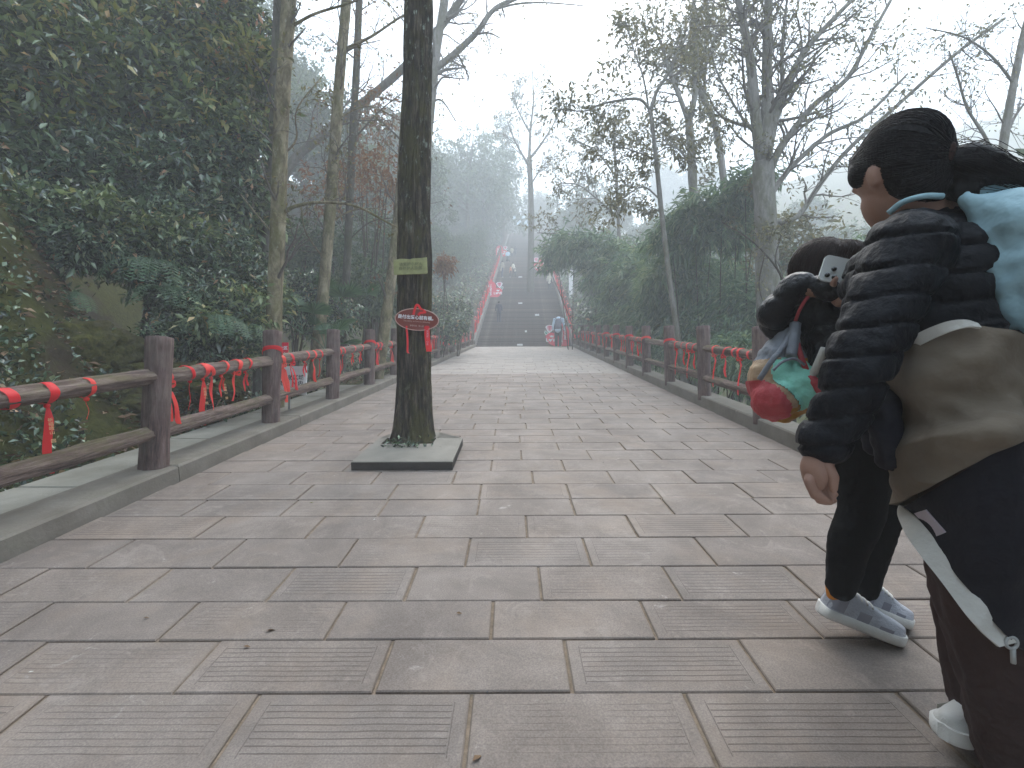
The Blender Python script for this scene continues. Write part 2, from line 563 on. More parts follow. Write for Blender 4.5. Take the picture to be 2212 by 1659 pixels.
s = Mat('hill_soil', 0.95, 0.1)
v = s.coord('Object')
c = s.ramp(s.noise(v, 1.4, 7, 0.65), [(0.3, (0.03, 0.022, 0.014)), (0.55, (0.062, 0.044, 0.026)), (0.8, (0.10, 0.068, 0.04))])
mo = s.ramp(s.noise(v, 1.1, 7, 0.7), [(0.38, (0, 0, 0)), (0.52, (1, 1, 1))])
mc = s.ramp(s.noise(v, 14, 5, 0.7), [(0.3, (0.034, 0.040, 0.009)), (0.7, (0.095, 0.098, 0.022))])
c = s.mix(s.math('MULTIPLY', mo, 0.92), c, mc)
s.color(c)
s.bump(s.noise(v, 26, 8, 0.7), 1.0, 0.05)
M['soil'] = s.m
s = Mat('mossy_rock', 0.95, 0.12)
v = s.coord('Object')
c = s.ramp(s.noise(v, 5, 7, 0.65), [(0.3, (0.045, 0.036, 0.022)), (0.7, (0.10, 0.08, 0.05))])
mo = s.ramp(s.noise(v, 1.9, 6, 0.6), [(0.36, (0, 0, 0)), (0.54, (1, 1, 1))])
mc = s.ramp(s.noise(v, 22, 6, 0.7), [(0.3, (0.04, 0.042, 0.008)), (0.5, (0.085, 0.083, 0.018)), (0.72, (0.16, 0.148, 0.04))])
s.color(s.mix(s.math('MULTIPLY', mo, 0.95), c, mc))
s.bump(s.noise(v, 34, 9, 0.75), 1.0, 0.04)
M['rock'] = s.m

s = Mat('step_stone', 0.8, 0.3)
v = s.coord('Object')
oi = s.n('ObjectInfo')
c = s.ramp(s.noise(v, 1.3, 7, 0.7), [(0.3, (0.045, 0.035, 0.028)), (0.55, (0.085, 0.068, 0.057)), (0.70, (0.19, 0.16, 0.135)), (0.75, (0.42, 0.37, 0.33))])
c = s.mix(1.0, c, s.ramp(oi.outputs['Random'], [(0, (0.6, 0.6, 0.6)), (0.5, (0.95, 0.93, 0.92)), (0.85, (1.2, 1.12, 1.08)), (1, (1.7, 1.45, 1.35))]), 'MULTIPLY')
s.color(c)
s.bump(s.noise(v, 20, 6), 0.6, 0.02)
M['step'] = s.m
M['stair_wall'] = plain('stair_side_stone', (0.22, 0.20, 0.18), 0.9, 0.2, 0.3, 2)

# ------------------------------------------------------------------ the lie of the land
YE = ground(1134, 748.5).y          # where the path meets the stairway
SL = 0.4545                         # stair rise over run
YT = 76.0
XL, XR = -2.24, 2.15                # kerb faces


def spine(y):
    return T * y if y < YE else (T * YE + SL * (y - YE) if y < YT else T * YE + SL * (YT - YE) + 0.12 * (y - YT))


def sstep(a, b, x):
    t = min(1, max(0, (x - a) / (b - a)))
    return t * t * (3 - 2 * t)


def land(x, y):
    z = spine(y)
    nz = noise.fractal(Vector((x * 0.55, y * 0.55, 3.1)), 1.0, 2.0, 4)
    fine = noise.fractal(Vector((x * 2.3, y * 2.3, 1.1)), 1.0, 2.0, 3)
    if x < -2.9:
        edge = -2.98 - 3.2 * sstep(3.6, 7.0, y) - 1.5 * sstep(8, 18, y) + 4.5 * sstep(YE - 5, YE + 3, y)
        d = edge - x
        if d > 0:
            steep = 1.55 if y < 5 else 1.15
            h = steep * min(d, 1.5) + 0.78 * max(0, min(d - 1.5, 12)) + 0.35 * max(0, d - 13.5)
            h *= 1 - 0.55 * sstep(YE, YE + 20, y)
            z += h + 0.30 * nz * min(1, d * 1.4) + 0.07 * fine
        else:
            z += 0.03 * fine - 0.02
        if y < 1.0: z += 0.3 * sstep(1.0, -6, y) * max(0, -3 - x)
    elif x > 2.55:
        d = x - 2.55
        fade = 1 - 0.75 * sstep(YE - 4, YE + 6, y)
        z += -min(d * 1.1, 1.9) * fade + 0.32 * max(0, d - 14) * sstep(5, 40, y) + 0.25 * nz * min(1, d) + 0.05 * fine
    else:
        z -= 0.45 if y < YE + 1 else 0.8
    return z


xs = np.concatenate([np.linspace(-75, -14, 22), np.linspace(-13, -6, 29), np.linspace(-5.9, -2.92, 42), np.linspace(-2.86, 2.5, 5), np.linspace(2.56, 9, 34), np.linspace(9.6, 75, 30)])
ys = np.concatenate([np.linspace(-15, 0.6, 18), np.linspace(0.8, 9, 104), np.linspace(9.2, 30, 70), np.linspace(31, 135, 42)])
P = np.array([[(x, y, land(x, y)) for x in xs] for y in ys])
mb = MB(); mb.grid(P)
tag(mb.build("hillside_ground", M['soil']), kind="structure")

# ------------------------------------------------------------------ paved path
PATHROT = Matrix.Rotation(SLOPE, 4, 'X')
path = empty("path", (0, 0, 0), kind="structure")


def on_path(x, v, h=0.0):
    """v metres up the slope from below the camera, h above the plane"""
    return Vector((x, v * math.cos(SLOPE) - h * math.sin(SLOPE), v * math.sin(SLOPE) + h * math.cos(SLOPE)))


def pv(px, py):
    g = ground(px, py)
    return g.x, g.y / math.cos(SLOPE)


VE = YE / math.cos(SLOPE)
# sand bed under the slabs
mb = MB()
mb.box((0, (VE - 8) / 2, -0.0625), (XR - XL + 0.1, VE + 8, 0.11))
o = mb.build("bed", M['mortar'], path, smooth=False)
o.location = ((XL + XR) / 2, 0, 0); o.rotation_euler = (SLOPE, 0, 0)

k = 1 / 1.4756                      # measured rows and joints
rows = [pv(1134, y * k)[1] for y in (2206.5, 2036.7, 1913.6, 1805, 1713.9, 1642.3, 1590)]
seeds = [[pv(x * k, 2217 * k)[0] for x in (1506, 2187)], [pv(x * k, 2042 * k)[0] for x in (1254, 1802, 2358)],
         [pv(x * k, 1917 * k)[0] for x in (1574, 2043)], [pv(x * k, 1811 * k)[0] for x in (1330, 1719, 2115)],
         [pv(x * k, 1719 * k)[0] for x in (1500, 1860, 2218)], [pv(x * k, 1646 * k)[0] for x in (1357, 1677, 1997)],
         [pv(x * k, 1600 * k)[0] for x in (1528, 1821, 2117)]]
edges = [(rows[0] - 0.235, rows[0], seeds[0])] + [(rows[i], rows[i + 1], seeds[i + 1]) for i in range(6)]
e0 = edges[0][0]
for i in range(13):
    edges.insert(0, (e0 - 0.25, e0, [rng.uniform(0, .5)])); e0 -= 0.25
e1 = rows[6]; i = 0
while e1 < VE - 0.12:
    d = 0.268 + rng.uniform(-0.012, 0.012)
    edges.append((e1, min(e1 + d, VE), [(0.0 if i % 2 else 0.26) + rng.uniform(-0.05, 0.05)])); e1 += d; i += 1
PLX = (pv(757, 1016), pv(975, 1016))
slabs = []
for v0, v1, sd_ in edges:
    if len(sd_) > 1:
        wd = (sd_[-1] - sd_[0]) / (len(sd_) - 1); ref = sd_
    else:
        wd = 0.525 + rng.uniform(-0.015, 0.015); ref = sd_
    js = list(ref)
    while js[0] > XL + 0.18: js.insert(0, js[0] - wd)
    while js[-1] < XR - 0.18: js.append(js[-1] + wd)
    js[0], js[-1] = XL, XR
    for a, b in zip(js, js[1:]):
        slabs.append((a, b, v0, v1))
slab_mb = MB()
COURSE = math.tan(YAW)               # the courses run square to the gate, a little askew to the kerbs
n_obj = 0
for a, b, v0, v1 in sorted(slabs, key=lambda q: abs(q[2] - 0.9) if q[2] > 0.75 else 99 - q[2]):
    gapx, gapy = rng.uniform(0.0030, 0.0065), rng.uniform(0.0018, 0.0038)
    cx, cv = (a + b) / 2, (v0 + v1) / 2 + COURSE * (a + b) / 2
    sx, sy = b - a - 2 * gapx, v1 - v0 - 2 * gapy
    dz = rng.uniform(-0.0025, 0.0025)
    if n_obj < 300:
        m1 = MB(); m1.box((0, 0, -0.02), (sx, sy, 0.04), ch=0.0035)
        o = m1.build("paving_slab", M['slab'], path, smooth=False)
        o.location = on_path(cx, cv, dz)
        o.rotation_mode = 'QUATERNION'
        o.rotation_quaternion = PATHROT.to_quaternion() @ Matrix.Rotation(YAW + rng.uniform(-0.003, 0.003), 3, 'Z').to_quaternion() @ Matrix.Rotation(rng.uniform(-0.003, 0.003), 3, 'X').to_quaternion()
        n_obj += 1
    else:
        slab_mb.box((cx, cv, -0.02 + dz), (sx, sy, 0.04), rz=YAW, ch=0.003)
s = Mat('far_slab_stone', 0.75, 0.35)
g = s.n('NewGeometry'); v = s.coord('Object')
c = s.ramp(s.noise(v, 3.2, 6, 0.65), [(0.3, (0.25, 0.215, 0.19)), (0.55, (0.305, 0.27, 0.243)), (0.78, (0.36, 0.315, 0.285))])
c = s.mix(1.0, c, s.ramp(g.outputs['Random Per Island'], [(0, (0.84, 0.84, 0.84)), (1, (1.06, 1.03, 1.0))]), 'MULTIPLY')
c = s.mix(s.math('MULTIPLY', s.ramp(s.noise(v, 7, 8, 0.75, 0.5), [(0.64, (0, 0, 0)), (0.74, (1, 1, 1))]), 0.35), c, (0.50, 0.46, 0.42))
s.color(c); s.bump(s.noise(v, 40, 5), 0.4, 0.006)
o = slab_mb.build("paving", s.m, path, smooth=False)
o.rotation_euler = (SLOPE, 0, 0)
tag(o, kind="stuff")

# kerbs of long stones
def kerb(name, x0, x1, h, v0, v1, length):
    k_ = empty(name, (0, 0, 0), kind="structure")
    v = v0
    while v < v1 - 0.05:
        e = min(v + length, v1)
        m1 = MB()
        m1.box((0, 0, (h - 0.35) / 2 + 0.0), (x1 - x0 - rng.uniform(0, 0.006), e - v - 0.008, h + 0.35), ch=0.012)
        o = m1.build("kerb_stone", M['kerb'], k_, smooth=False)
        o.location = on_path((x0 + x1) / 2, (v + e) / 2, rng.uniform(-0.003, 0.003)); o.rotation_euler = (SLOPE, 0, rng.uniform(-0.002, 0.002))
        v = e
HKL, HKR = 0.105, 0.13
kerb("kerb", XL - 0.30, XL, HKL, -2.0, VE, 1.72)
kerb("kerb", XR, XR + 0.26, HKR, -2.0, VE, 1.72)
# concrete gutter cover outside the left kerb
mb = MB()
for v0 in np.arange(-2, 7.4, 1.2):
    mb.box((0, v0 + 0.6, -0.12), (0.40, 1.19, 0.40), ch=0.01)
o = mb.build("gutter_cover", M['ledge'], None, smooth=False)
o.location = on_path(XL - 0.505, 0, 0); o.rotation_euler = (SLOPE, 0, 0)
tag(o, kind="structure")

# ------------------------------------------------------------------ stairway
NST = 150
RUN = 0.33
stair = empty("stairway", (0, YE, spine(YE)), kind="structure")
step_meshes = []
for q in range(6):
    m1 = MB()
    # each step is laid from three to five stone blocks, worn unevenly
    n = [3, 4, 5, 4, 3, 5][q]
    cut = np.cumsum(np.concatenate([[0], rng.uniform(0.7, 1.3, n)])); cut = XL + (XR - XL) * cut / cut[-1]
    for a, b in zip(cut, cut[1:]):
        m1.box(((a + b) / 2, RUN / 2 + 0.02 + rng.uniform(-.008, .008), 0.075 - 0.25 + rng.uniform(-0.006, 0.004)), (b - a - 0.008, RUN + 0.06, 0.50), ch=0.015)
    step_meshes.append(m1.mesh("step", M['step'], False))
for i in range(NST):
    y = YE + i * RUN
    o = link("step", step_meshes[i % 6 if rng.random() > .3 else int(rng.integers(6))], stair)
    o.location = (0, y - YE, (i) * RUN * SL)
# low side walls that carry the hand rails
for side, x in ((-1, XL - 0.02), (1, XR + 0.02)):
    m1 = MB()
    L = NST * RUN
    a = math.atan(SL)
    Lr = L / math.cos(a)
    m3 = np.array([[1, 0, 0], [0, math.cos(a), -math.sin(a)], [0, math.sin(a), math.cos(a)]])
    m1.box((x + side * 0.14, L / 2, L / 2 * SL + 0.0), (0.28, Lr, 0.62), ch=0.015, mat3=m3)
    o = m1.build("side_wall", M['stair_wall'], stair, smooth=False)


def stair_z(y):
    return spine(YE) + SL * RUN * (math.floor(max(0, y - YE) / RUN) + 0.0) + 0.075 * 1 + 0.07


def on_stair(px, py):
    r = ray(px, py)
    t = (spine(YE) - SL * YE - CAMZ + 0.12) / (r.z - SL * r.y)
    p = EYE + r * t
    return p


# pale worn or wet stones and small notice plates on the risers
def plate(px, py, wpx, hpx, label):
    p = on_stair(px, py)
    d = p.y
    i = math.floor((p.y - YE) / RUN)
    y = YE + i * RUN + 0.0
    z = spine(YE) + i * RUN * SL
    m1 = MB(); m1.box((0, 0, 0), (wpx * d / FPX, 0.02, max(0.06, hpx * d / FPX)), ch=0.002)
    o = m1.build("notice_plate", M['white'], None, smooth=False)
    o.location = (p.x, y - 0.022, z + 0.08)
    tag(o, label, "plate", "white notice plates on the stair risers")
M['white'] = plain('white_enamel', (0.72, 0.73, 0.72), 0.5, 0.4, 0.06)
plate(1123, 742, 12, 4, "white notice plate on the lowest stair riser")
plate(1124, 653, 9, 3, "white notice plate half way up the first flight, level with the walking man")
plate(1160, 677, 9, 4, "white plate on the riser right of the man in navy")
plate(1124, 597, 8, 2.5, "thin white plate on the riser beside the family on the stairs")
plate(1136, 714, 4, 4, "tiny white plate on the riser left of the bending man")

# ------------------------------------------------------------------ log fences
def log_mesh(r, L, seed, sides=20, rings=24, rough=0.006, taper=0.04, cap=0.012):
    """a knobbly log along local z, slightly domed ends"""
    rg = np.random.default_rng(seed)
    z = np.linspace(0, L, rings)
    z = np.concatenate([[0], z, [L]])
    zz = np.clip(z, 0, L)
    ang = np.arange(sides) * 2 * math.pi / sides
    v = []
    ph = rg.uniform(0, 6.28, 6)
    for q, h in enumerate(zz):
        rr = r * (1 + taper * math.sin(h / L * 3.0 + ph[0])) + rough * (np.sin(3 * ang + ph[1] + 1.5 * h) + 0.7 * np.sin(7 * ang + ph[2] - 4 * h) + 0.5 * np.sin(11 * ang + ph[3] + 13 * h))
        dz = 0
        if q == 0: rr = rr - cap; dz = -cap * 0.4
        if q == len(zz) - 1: rr = rr - cap; dz = cap * 0.4
        v.append(np.stack([rr * np.cos(ang), rr * np.sin(ang), np.full(sides, h + dz)], -1))
    v = np.array(v)
    m1 = MB()
    n = len(v)
    i0 = np.arange(n - 1)[:, None] * sides; j = np.arange(sides)[None]; j2 = (j + 1) % sides
    f = np.stack([i0 + j, i0 + j2, i0 + sides + j2, i0 + sides + j], -1).reshape(-1, 4)
    vv = np.concatenate([v.reshape(-1, 3), [[0, 0, -cap * 0.6], [0, 0, L + cap * 0.6]]])
    m1.add(vv, f)
    jj = np.arange(sides); b = n * sides
    m1.more(np.stack([np.full(sides, b), (jj + 1) % sides, jj], -1), 0)
    kk = (n - 1) * sides
    m1.more(np.stack([np.full(sides, b + 1), kk + jj, kk + (jj + 1) % sides], -1), 0)
    return m1


BAY = 1.43
post_meshes = [log_mesh(0.077, 0.90, 10 + i, rings=20, rough=0.0042, cap=0.010).mesh("post", M['post']) for i in range(4)]
rail_meshes = [log_mesh(0.045, BAY + 0.10, 30 + i, rings=40, rough=0.0052).mesh("rail", M['rail']) for i in range(5)]
stair_post = [log_mesh(0.075, 1.0, 50 + i, rings=8, rough=0.003).mesh("post", M['post']) for i in range(2)]


def rail_between(parent, a, b, i):
    o = link("rail", rail_meshes[i % 5], parent)
    d = Vector(b) - Vector(a)
    o.location = Vector(a) - d * 0.03
    q = d.to_track_quat('Z', 'X')
    o.rotation_mode = 'QUATERNION'
    o.rotation_quaternion = q @ Matrix.Rotation(rng.uniform(0, 6.28), 3, 'Z').to_quaternion()
    o.scale = (1, 1, d.length * 1.06 / (BAY + 0.10))
    return o


def path_point(x, y, h):
    """y along the ground, h up from the path plane"""
    return Vector((x, y, zp(y) + h))


def fence(label, x, y0, n, hk, side):
    f = empty("log_fence", path_point(x, y0, hk), label=label, cat="fence", group="brown log fences along the path")
    base = f.location.copy()
    ys_ = [y0 + BAY * i for i in range(n)]
    for i, y in enumerate(ys_):
        o = link("post", post_meshes[i % 4], f)
        o.location = path_point(x, y, hk - 0.06) - base
        o.rotation_euler = (rng.uniform(-.01, .01), rng.uniform(-.01, .01), rng.uniform(0, 6.28))
        o.scale = (1, 1, rng.uniform(0.985, 1.02))
        if i:
            for h in (0.575, 0.222):
                j = rng.uniform(-.008, .008, 2)
                rail_between(f, path_point(x, ys_[i - 1], hk + h + j[0]) - base, path_point(x, y, hk + h + j[1]) - base, int(rng.integers(5)))
    return ys_


LX, RX = -2.375, 2.215
pL = ground(318, 1008, HKL); pR = ground(1522, 853.5, HKR)
yl0 = pL.y - 2 * BAY
nL = int((YE - 0.1 - yl0) / BAY) + 1
LPOSTS = fence("brown log fence on the mossy hillside side of the path", LX, yl0, nL, HKL, -1)
yr0 = pR.y - 3 * BAY
nR = int((YE - 0.1 - yr0) / BAY) + 1
RPOSTS = fence("brown log fence on the drop side, behind the two walkers", RX, yr0, nR, HKR, 1)


def stair_fence(label, x):
    f = empty("stair_railing", (x, YE, spine(YE)), label=label, cat="railing", group="log railings up the stairway")
    prev = None
    for i in range(33):
        y = i * 1.43
        o = link("post", stair_post[i % 2], f)
        p = Vector((0, y + 0.1, SL * (y + 0.1) + 0.2))
        o.location = p
        o.rotation_euler = (0, 0, rng.uniform(0, 6.28))
        if prev is not None:
            for h in (0.72, 0.36):
                rail_between(f, prev + Vector((0, 0, h)), p + Vector((0, 0, h)), i)
        prev = p
stair_fence("log railing hung with red ribbons on the left of the misty stairway", XL - 0.16)
stair_fence("log railing on the right of the misty stairway", XR + 0.16)

# ------------------------------------------------------------------ ribbons
def ribbon_mesh(seed, r=0.047, tails=1, length=0.28, width=0.034, wide=0.036, knot=True, bow=False, twist=0.4):
    """a band looped round a rail along local y, its tails hanging down on the +x side"""
    rg = np.random.default_rng(seed)
    m1 = MB()
    n = 22
    th = np.linspace(0, 2 * math.pi, n)
    rr = r + 0.0045
    # loop tightens towards the knot below the rail
    skew = rg.uniform(-0.035, 0.035)
    for lay in range(2):
        ring = []
        for q, a in enumerate(th):
            rad = rr + 0.0025 * lay + 0.0015 * math.sin(5 * a + seed)
            kx, kz = math.sin(a), math.cos(a)
            pinch = 0.45 + 0.55 * (1 - max(0, -kz) ** 3)
            wd = wide * pinch / 2
            sk = skew * kz + lay * 0.012 * kx
            ring.append([(kx * rad, sk - wd, kz * rad), (kx * rad * 1.03, sk, kz * rad * 1.03), (kx * rad, sk + wd, kz * rad)])
        m1.grid(ring)
        if not knot: break
    if knot:
        m1.ellipsoid((0.012, -skew, -rr - 0.010), (0.013, 0.015, 0.013), nu=8, nv=6)
    for t in range(tails):
        L = length * (1 if t == 0 else rg.uniform(0.6, 1.0))
        az = rg.uniform(-0.6, 0.6) + (0.5 if t else 0)
        lean = rg.uniform(-0.10, 0.10)
        m = 12
        rowz = []
        for q in range(m):
            u = q / (m - 1)
            wdt = width * (0.30 + 0.70 * min(1, u * 5.0)) / 2
            a = az + twist * math.sin(2.2 * u + seed)
            cx = 0.014 + lean * u * L + 0.007 * math.sin(7 * u + seed) + 0.010 * t
            cy = -skew + lean * 0.7 * u * L + (0.022 * t if u > 0.1 else 0)
            cz = -rr - 0.012 - u * L
            dx, dy = math.sin(a) * wdt, math.cos(a) * wdt
            bow_ = 0.004 * math.cos(a)
            rowz.append([(cx - dx, cy - dy, cz + (0.006 if q == m - 1 else 0)), (cx + bow_, cy, cz), (cx + dx, cy + dy, cz)])
        m1.grid(rowz)
    if bow:
        for sgn in (-1, 1):
            c = np.array([0.02, -skew, -rr - 0.005])
            pts = [c, c + [0.018, sgn * 0.03, 0.018], c + [0.02, sgn * 0.055, 0.004], c + [0.012, sgn * 0.035, -0.014], c]
            sp = spline(pts, 12)
            m1.grid([[p + [0, 0, 0.011], p, p - [0, 0, 0.011]] for p in sp])
    me = m1.mesh("ribbon", M['ribbon'])
    return me


RIB = [ribbon_mesh(60 + i, tails=1 + i % 3 % 2, length=[0.20, 0.30, 0.24, 0.34, 0.16, 0.27, 0.22, 0.31][i], width=[0.022, 0.034, 0.028, 0.036, 0.016, 0.030, 0.04, 0.026][i], wide=[0.02, 0.034, 0.03, 0.036, 0.016, 0.034, 0.04, 0.026][i], bow=(i in (1, 6)), twist=[0.3, 0.5, 0.9, 0.4, 1.2, 0.7, 0.5, 0.9][i]) for i in range(8)]
RIB.append(ribbon_mesh(90, tails=0, wide=0.052, knot=False))           # 8: a plain wide band
RIB.append(ribbon_mesh(91, tails=2, length=0.36, width=0.05, wide=0.05, bow=True))   # 9: a thick bunch
RIB.append(ribbon_mesh(92, tails=1, length=0.11, width=0.02, wide=0.018))            # 10: a short narrow one
RIB.append(ribbon_mesh(94, tails=3, length=0.40, width=0.09, wide=0.08, bow=True))  # 11: a thick many-tailed bunch
RIBBAND = ribbon_mesh(93, r=0.081, tails=1, length=0.10, width=0.025, wide=0.034, bow=True)
ORD = "first second third fourth fifth sixth seventh eighth ninth tenth eleventh twelfth thirteenth fourteenth fifteenth sixteenth seventeenth eighteenth nineteenth twentieth".split()


def ribbon(me, loc, slope, side, label, group, sc=1.0, mirror=False):
    o = link("ribbon", me)
    o.location = loc
    # local y along the rail; +x towards the path
    o.rotation_euler = (slope, 0, math.pi if side > 0 else 0)
    if side > 0: o.rotation_euler = (-slope, 0, math.pi)
    o.scale = (1, 1, sc)
    tag(o, label, "ribbon", group)
    return o


def rail_rib(x, y, hk, side, mi, label, group, sc=1.0):
    return ribbon(RIB[mi], path_point(x, y, hk + 0.575), SLOPE, side, label, group, sc)


near_left = [(15, 8, "plain wide red band wrapped round the left fence rail at the edge of the view"),
             (100, 3, "long printed red ribbon hanging alone from the nearest left rail"),
             (186, 10, "short twisted red ribbon on the rail just before the nearest post"),
             (354, 1, "printed red ribbon tied right behind the nearest post of the left fence"),
             (405, 0, "narrow plain red ribbon with a side knot, second one behind the nearest left post"),
             (436, 3, "wide printed red ribbon, left of an overlapping pair in the second bay"),
             (447, 5, "printed red ribbon half hidden behind the wider one of a pair"),
             (480, 4, "thin printed red ribbon in the middle of the second bay"),
             (508, 6, "broad plain red ribbon with a folded knot in the second bay"),
             (531, 4, "thin dark red ribbon last before the second post of the left fence"),
             (604, 9, "thick red bunch hanging just behind the second post"),
             (624, 1, "red and pale pink ribbon in front of the white notice board"),
             (658, 4, "very thin red ribbon right of the white notice board"),
             (674, 2, "narrow red ribbon in the third bay of the left fence"),
             (688, 0, "red ribbon close before the third post of the left fence")]
G_L = "red prayer ribbons on the left fence"
G_R = "red prayer ribbons on the right fence"
for px, mi, lab in near_left:
    rail_rib(LX, on_x(px, LX), HKL, -1, mi, lab, G_L)
for i in range(4, len(LPOSTS) - 1):
    n = 4 if i < 8 else 6
    us = np.sort(rng.uniform(0.08, 0.92, n))
    for j, u in enumerate(us):
        far = i >= 9
        lab = f"{ORD[j]} red ribbon in the bay after the {ORD[i - 2]} left fence post"
        rail_rib(LX, LPOSTS[i] + u * BAY, HKL, -1, int(rng.integers(8)), lab, G_L)
near_right = [(1602, 9, "long doubled red ribbon on the right rail nearest the walkers"), (1571, 6, "short red ribbon between two bunches on the right rail"),
              (1547, 9, "bulky crumpled red bunch behind the last clear right post"), (1590, 8, "wide red band wrapped on the right rail near the walkers"), (1624, 8, "red band on the right rail beside the colourful backpack"),
              (1503, 6, "red ribbon just before the last clear right post"), (1490, 9, "thick red bunch in the bay beyond the last clear right post"), (1464, 9, "long red ribbon hanging just after a banded right post"), (1478, 0, "narrow red ribbon between the two bunches beyond the last clear right post")]
for px, mi, lab in near_right:
    rail_rib(RX, on_x(px, RX), HKR, 1, mi, lab, G_R)
for i in range(5, len(RPOSTS) - 1):
    n = 6 if i < 9 else 8
    for j, u in enumerate(np.sort(rng.uniform(0.06, 0.94, n))):
        far = i >= 10
        lab = f"{ORD[j]} red ribbon after the {ORD[i - 4]} post of the right fence, counted from the walkers"
        rail_rib(RX, RPOSTS[i] + u * BAY, HKR, 1, int(rng.integers(8)), lab, G_R)
# ribbons tied round posts
def post_rib(x, y, hk, side, h, label, group):
    o = link("ribbon", RIBBAND)
    o.location = path_point(x, y, hk + h)
    o.rotation_euler = (math.pi / 2, 0, R(20) if side < 0 else R(-20))
    o.scale = (1, 1, 1)
    tag(o, label, "ribbon", group)
for i, h, w_ in ((3, 0.66, "second"), (5, 0.62, "fourth")):
    post_rib(LX, LPOSTS[i], HKL, -1, h, f"red ribbon tied with a bow round the {w_} post of the left fence", G_L)
for i in range(4, 9):
    post_rib(RX, RPOSTS[i], HKR, 1, 0.60, f"red band tied round the {ORD[i - 4]} fence post beyond the last clear one on the right", G_R)
# printed gold characters on the nearest ribbons
for ob_ in [q for q in col.objects if q.name.startswith("ribbon") and "printed" in q.get("label", "") and "half" not in q["label"]]:
    me = text_mesh("祈\n福\n峨\n山\n\n圆", 0.021, M['gold'], 0.0004, line=1.0)
    rot = Matrix.Rotation(R(32), 4, 'Z')
    o = link("lettering", me, ob_)
    o.location = (0.030, -0.012, -0.185)
    o.rotation_euler = (-SLOPE, 0, R(55))
# stair ribbons, dense
for side, x in ((-1, XL - 0.16), (1, XR + 0.16)):
    for i in range(46 if side < 0 else 42):
        y = YE + 0.3 + i * 0.50 + rng.uniform(-.1, .1)
        z = spine(YE) + SL * (y - YE) + 0.2 + 0.72
        a = math.atan(SL)
        ribbon(RIB[11] if i % 3 else RIB[9], (x, y, z + 0.03), a, side, (f"{ORD[i]} red ribbon bunch up the {'left' if side < 0 else 'right'} stair railing, counted from its foot" if i < 20 else f"faint red ribbon bunch high on the {'left' if side < 0 else 'right'} railing in the mist"), "red ribbons up the stair railings", 1.5).scale = (1.25, 1.7, 1.45)

# ------------------------------------------------------------------ foliage tools
def leaves(mb, P, N, size, ratio=0.42, fold=0.25, droop=0.0, jit=0.3):
    """leaves (two folded triangles each) at points P, growing along directions N"""
    n = len(P)
    if n == 0: return
    L = size * rng.uniform(1 - jit, 1 + jit, n)
    d = N / (np.linalg.norm(N, axis=1)[:, None] + 1e-9)
    d[:, 2] -= droop
    d /= np.linalg.norm(d, axis=1)[:, None] + 1e-9
    up = np.tile([0, 0, 1.0], (n, 1)) + rng.normal(0, 0.45, (n, 3))
    sdir = np.cross(d, up); sdir /= np.linalg.norm(sdir, axis=1)[:, None] + 1e-9
    nrm = np.cross(sdir, d)
    W = (L * ratio * 0.5)[:, None]
    mid = P + d * (L * 0.45)[:, None] + nrm * W * fold * -1
    tip = P + d * L[:, None] - np.array([0, 0, 1.0]) * (L * 0.12)[:, None]
    a = mid + sdir * W + nrm * W * fold * 2
    b = mid - sdir * W + nrm * W * fold * 2
    V = np.stack([P, a, tip, b], 1).reshape(-1, 3)
    i = np.arange(n)[:, None] * 4
    F = np.concatenate([i + [0, 1, 2], i + [0, 2, 3]], 0)
    mb.add(V, F)


def ball(n, shell=0.0):
    v = rng.normal(0, 1, (n, 3)); v /= np.linalg.norm(v, axis=1)[:, None]
    return v * (shell + (1 - shell) * rng.random((n, 1))) ** (1 / 2.2)


def clumpy(mb, blobs, n_twigs, per, size, spread=0.11, droop=0.15, ratio=0.42, out=0.8, squash=0.8, shell=0.35):
    """leaf sprays: twigs scattered through blobs (centre, radius), leaves arranged round every twig"""
    C = np.array([tuple(b[0]) for b in blobs]); Rr = np.array([b[1] for b in blobs])
    wgt = Rr ** 2.2; wgt /= wgt.sum()
    k = rng.choice(len(C), n_twigs, p=wgt)
    b = ball(n_twigs, shell) * [1, 1, squash]
    # clumps and gaps
    q = C[k] + b * Rr[k][:, None]
    f = np.array([noise.noise(Vector(p * 2.1 / max(0.35, Rr.mean()))) for p in q])
    keep = f > -0.22 + rng.normal(0, 0.12, n_twigs)
    q, b = q[keep], b[keep]
    m = len(q)
    tdir = b * out + rng.normal(0, 0.5, (m, 3)) + [0, 0, 0.1]
    tdir /= np.linalg.norm(tdir, axis=1)[:, None] + 1e-9
    t = rng.uniform(-0.6, 1, (m, per))
    base = q[:, None] + tdir[:, None] * (t * spread * 1.6)[..., None] + rng.normal(0, spread * 0.25, (m, per, 3))
    nd = tdir[:, None] * 0.7 + rng.normal(0, 0.62, (m, per, 3))
    leaves(mb, base.reshape(-1, 3), nd.reshape(-1, 3), size, ratio, droop=droop)


